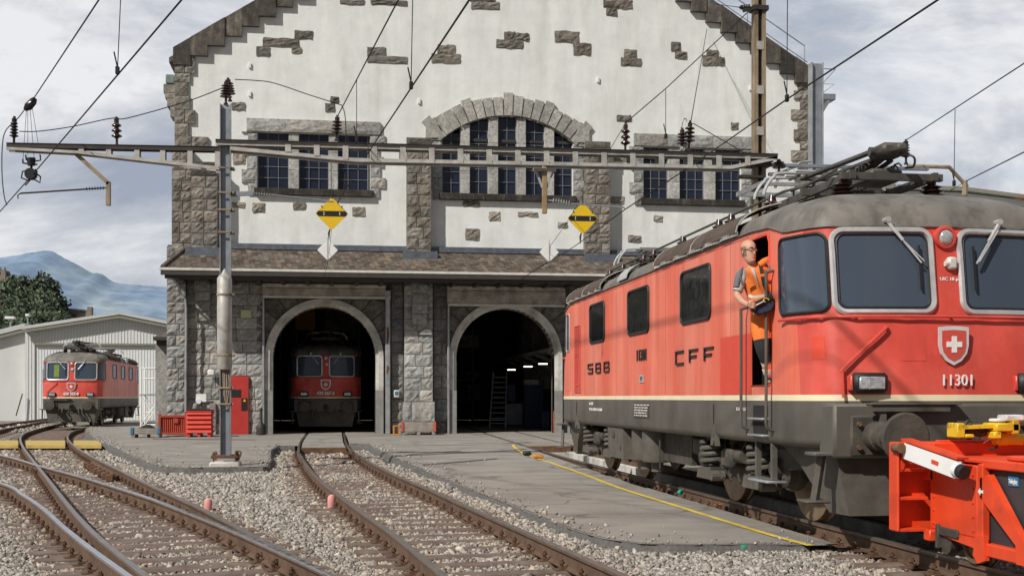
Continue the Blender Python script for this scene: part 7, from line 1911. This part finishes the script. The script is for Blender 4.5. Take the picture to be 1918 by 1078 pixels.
for x, y, r, lb in ((82,537,5.2,'large round tree on the skyline of the castle hill'),(35,540,4.2,'lighter green tree on the hill right of the square tower'),(90,602,3.6,'pale bushy tree low on the hill above the hall roof')):
    c = at(x, y, YHL-8 if y < 580 else YHL-70); t = thing('hill_tree', lb, 'tree', (c.x, c.y, c.z-r*1.5)); m = MB(); crown(m, c, r, 800, 1.5 if y > 580 else 1.1); obj('crown', m, M['leaf'], t, smooth=False, fixn=False); m = MB(); m.tube([c-UP*r*1.7,c-UP*r*.2],[r*.1,r*.06],7); obj('trunk', m, M['bark'], t)
def crenel(m, x0, x1, y, z, d, w, h):
    x = x0
    while x < x1-.2: m.box(x, min(x+w, x1), y, y+d, z, z+h); x += w*2
t = thing('castle_tower', 'square stone castle tower on the wooded hill at the left edge', 'tower', tuple(hp_(5,530))); m = MB(); a, b = hp_(-16,532), hp_(19,509); m.box(a.x,b.x,YHL-6,YHL,a.z-6,b.z); obj('wall', m, M['castle'], t, smooth=False); m = MB(); crenel(m, a.x, b.x, YHL-6.1, b.z, .8, .9, .9); obj('battlement', m, M['castle'], t, smooth=False)
m = MB()
for x in (2,8): p = hp_(x,515); m.box(p.x-.35,p.x+.35,YHL-6.05,YHL-6.01,p.z-.4,p.z+.5)
obj('window', m, M['dark'], t, smooth=False)
t = thing('castle_tower', 'small battlemented brown castle turret on the slope of the hill', 'tower', tuple(hp_(120,578))); m = MB(); a, b = hp_(113,590), hp_(126.5,567); m.box(a.x,b.x,YHL-8,YHL-4,a.z-4,b.z); obj('wall', m, M['castle'], t, smooth=False); m = MB(); crenel(m, a.x, b.x, YHL-8.1, b.z, .5, .42, .6); obj('battlement', m, M['castle'], t, smooth=False)
t = thing('castle_wall', 'long battlemented castle wall running down the slope to the right', 'castle wall', tuple(hp_(150,588))); m = MB(); A_, B_ = hp_(126,580), hp_(178,585.5); m.prism([A_+Vector((0,-6,-4)),B_+Vector((0,-6,-4)),B_+Vector((0,-6,0)),A_+Vector((0,-6,0))],(0,2,0)); obj('wall', m, M['castle'], t, smooth=False)
m = MB(); 
for k in range(22): q = A_.lerp(B_, k/22.); m.box(q.x,q.x+.25,YHL-6.1,YHL-5.6,q.z,q.z+.35)
q = hp_(171,582); m.box(q.x,q.x+1.4,YHL-7,YHL-4,q.z-2,q.z+.9); obj('battlement', m, M['castle'], t, smooth=False)
# mountain ranges
def mountain(ridge, Y, depth, rough, seed):
    rs = np.random.default_rng(seed); xs = np.linspace(ridge[0][0], ridge[-1][0], 220); ys = np.interp(xs, [q[0] for q in ridge], [q[1] for q in ridge])
    nn = sum(np.sin(xs*f+rs.uniform(0,6))*a for f, a in ((.21,.7),(.47,.5),(.9,.4),(1.7,.35)))*rough; ys = ys + nn*.55
    m = MB(); rows = []
    for j in range(26):
        t_ = j/25; r = []
        for i, (x, y) in enumerate(zip(xs, ys)):
            p = at(float(x), float(y), Y); w = (math.sin(x*.07+t_*5+math.sin(x*.05)*2)*.5+math.sin(x*.19-t_*9)*.25)*.12
            r.append(Vector((p.x + depth*.06*w*t_, Y - depth*t_ + depth*.10*w*min(1,t_*4), p.z*(1-t_)**1.25 - 5*t_ + p.z*.03*w*min(1,t_*4)*(1-t_))))
        rows.append(r)
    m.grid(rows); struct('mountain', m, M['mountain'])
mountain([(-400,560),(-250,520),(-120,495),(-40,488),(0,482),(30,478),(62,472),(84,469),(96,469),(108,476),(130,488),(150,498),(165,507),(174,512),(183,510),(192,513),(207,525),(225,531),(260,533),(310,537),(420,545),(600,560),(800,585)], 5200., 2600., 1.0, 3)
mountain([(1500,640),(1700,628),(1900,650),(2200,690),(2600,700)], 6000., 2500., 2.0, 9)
# roofs behind the locomotive on the right
t = thing('tiled_house', 'house with an orange tiled roof just showing above the locomotive at the right edge', 'house', (at(1960,700,60.).x, 60., 0))
a = at(1893,385,60.); m = MB(); m.prism([(a.x,60,a.z),(a.x+14,60,a.z),(a.x+14,60,0),(a.x,60,0)],(0,10,0)); obj('wall', m, M['plaster'], t, smooth=False)
m = MB(); a = at(1888,384,59.); b = at(1935,355,62.)
for k in range(14):
    f0, f1 = k/14, (k+1)/14; m.add([(a.x+(b.x-a.x)*f0,58.6+5*f0,a.z+(b.z-a.z)*f0*1.0+.05),(a.x+16,58.6+5*f0,a.z+(b.z-a.z)*f0+.05),(a.x+16,58.6+5*f1,a.z+(b.z-a.z)*f1),(a.x+(b.x-a.x)*f1,58.6+5*f1,a.z+(b.z-a.z)*f1)],[(0,1,2,3)])
obj('roof', m, M['roof_orange'], t, smooth=False)
t = thing('flat_roofed_shed', 'long low grey green roofed shed behind the locomotive at the right', 'shed', (at(1720,700,75.).x, 75., 0))
a, b = at(1535,344,75.), at(1800,352,75.); m = MB(); m.prism([(a.x,75,0),(b.x+10,75,0),(b.x+10,75,b.z-1.2),(b.x,75,b.z-.3),(a.x,75,a.z-.3)],(0,12,0)); obj('wall', m, M['hall_white'], t, smooth=False)
m = MB(); m.prism([(a.x-.5,74.5,a.z-.25),(b.x,74.5,b.z-.25),(b.x+10.5,74.5,b.z-1.2),(b.x+10.5,74.5,b.z-1.0),(b.x,74.5,b.z),(a.x-.5,74.5,a.z+.05)],(0,13,0)); obj('roof', m, M['hall_trim'], t, smooth=False)

# ================================================================== SKY, SUN, CAMERA
AZ, EL = R_(52), R_(41)     # sun: front-left of the scene
sd_ = Vector((-sin(AZ)*cos(EL), -cos(AZ)*cos(EL), sin(EL)))
w = bpy.data.worlds.new('World'); S.world = w; w.use_nodes = True; nt = w.node_tree; N = nt.nodes; L = nt.links
bg = N['Background']; sky = N.new('ShaderNodeTexSky'); sky.sky_type = 'NISHITA'; sky.sun_disc = False; sky.sun_elevation = EL
sky.sun_rotation = math.atan2(sd_.x, sd_.y); sky.air_density = 1.; sky.dust_density = 1.5
tc = N.new('ShaderNodeTexCoord')
def nz(scale, det, vec_scale, loc=(0,0,0), rough=.55, dist=.0):
    mp = N.new('ShaderNodeMapping'); mp.inputs['Scale'].default_value = vec_scale; mp.inputs['Location'].default_value = loc; L.new(tc.outputs['Generated'], mp.inputs['Vector'])
    n = N.new('ShaderNodeTexNoise'); n.inputs['Scale'].default_value = scale; n.inputs['Detail'].default_value = det; n.inputs['Roughness'].default_value = rough; n.inputs['Distortion'].default_value = dist; L.new(mp.outputs[0], n.inputs['Vector']); return n.outputs['Fac']
def ramp(v, stops):
    r = N.new('ShaderNodeValToRGB'); L.new(v, r.inputs[0]); e = r.color_ramp.elements
    while len(e) < len(stops): e.new(.5)
    for i, (p, c) in enumerate(stops): e[i].position = p; e[i].color = (*c, 1) if len(c) == 3 else c
    return r.outputs[0]
def mixn(f, a, b):
    x = N.new('ShaderNodeMix'); x.data_type = 'RGBA'
    for i, v in ((0,f),(6,a),(7,b)):
        if hasattr(v, 'is_output'): L.new(v, x.inputs[i])
        else: x.inputs[i].default_value = v if i == 0 else (*v, 1)
    return x.outputs[2]
big = nz(3.2, 7, (1,1,2.6), (3.1,1.7,.4), .58, .4); det = nz(3.8, 7, (1,1,2.2), (7.3,2.2,1.4), .6, .3)
cl = ramp(det, [(.39,(3.5,3.9,4.8)),(.50,(5.4,5.65,6.2)),(.61,(8.9,8.9,9.0))])
mask = ramp(big, [(.20,(0,0,0)),(.44,(1,1,1))])
m1 = N.new('ShaderNodeMath'); m1.operation = 'MULTIPLY'; L.new(mask, m1.inputs[0]); m1.inputs[1].default_value = .9
hs = N.new('ShaderNodeMix'); hs.data_type='RGBA'; hs.inputs[0].default_value = .35; L.new(sky.outputs[0], hs.inputs[6]); hs.inputs[7].default_value = (5.2,5.9,7.2,1)
# heavier cloud behind the viewer and overhead: the sky darkens away from the view side
sp = N.new('ShaderNodeSeparateXYZ'); L.new(tc.outputs['Generated'], sp.inputs[0])
mr_ = N.new('ShaderNodeMapRange'); mr_.inputs[1].default_value = -.45; mr_.inputs[2].default_value = .65; mr_.inputs[3].default_value = .36; mr_.inputs[4].default_value = 1.; L.new(sp.outputs[1], mr_.inputs[0])
cb = N.new('ShaderNodeCombineColor')
for i in range(3): L.new(mr_.outputs[0], cb.inputs[i])
mm = N.new('ShaderNodeMix'); mm.data_type = 'RGBA'; mm.blend_type = 'MULTIPLY'; mm.inputs[0].default_value = 1; L.new(mixn(m1.outputs[0], hs.outputs[2], cl), mm.inputs[6]); L.new(cb.outputs[0], mm.inputs[7])
L.new(mm.outputs[2], bg.inputs['Color']); bg.inputs['Strength'].default_value = .10
sun = bpy.data.lights.new('sun', 'SUN'); sun.energy = 4.4; sun.angle = R_(1.0); sun.color = (1,.955,.885)
so = bpy.data.objects.new('sun', sun); COL.objects.link(so); so.rotation_euler = sd_.to_track_quat('Z','Y').to_euler()
cam = bpy.data.cameras.new('camera'); co = bpy.data.objects.new('camera', cam); COL.objects.link(co); S.camera = co
co.location = CAM; co.rotation_euler = (pi/2, 0, -TH); cam.sensor_width = 36; cam.lens = 36*F_/1918; cam.shift_y = (CY-539)/1918; cam.clip_end = 30000; cam.clip_start = .1
S.view_settings.view_transform = 'Standard'; S.view_settings.look = 'None'; S.view_settings.exposure = 0; S.view_settings.gamma = 1
for o in bpy.data.objects:
    for k in ('_world','_off'):
        if k in o: del o[k]
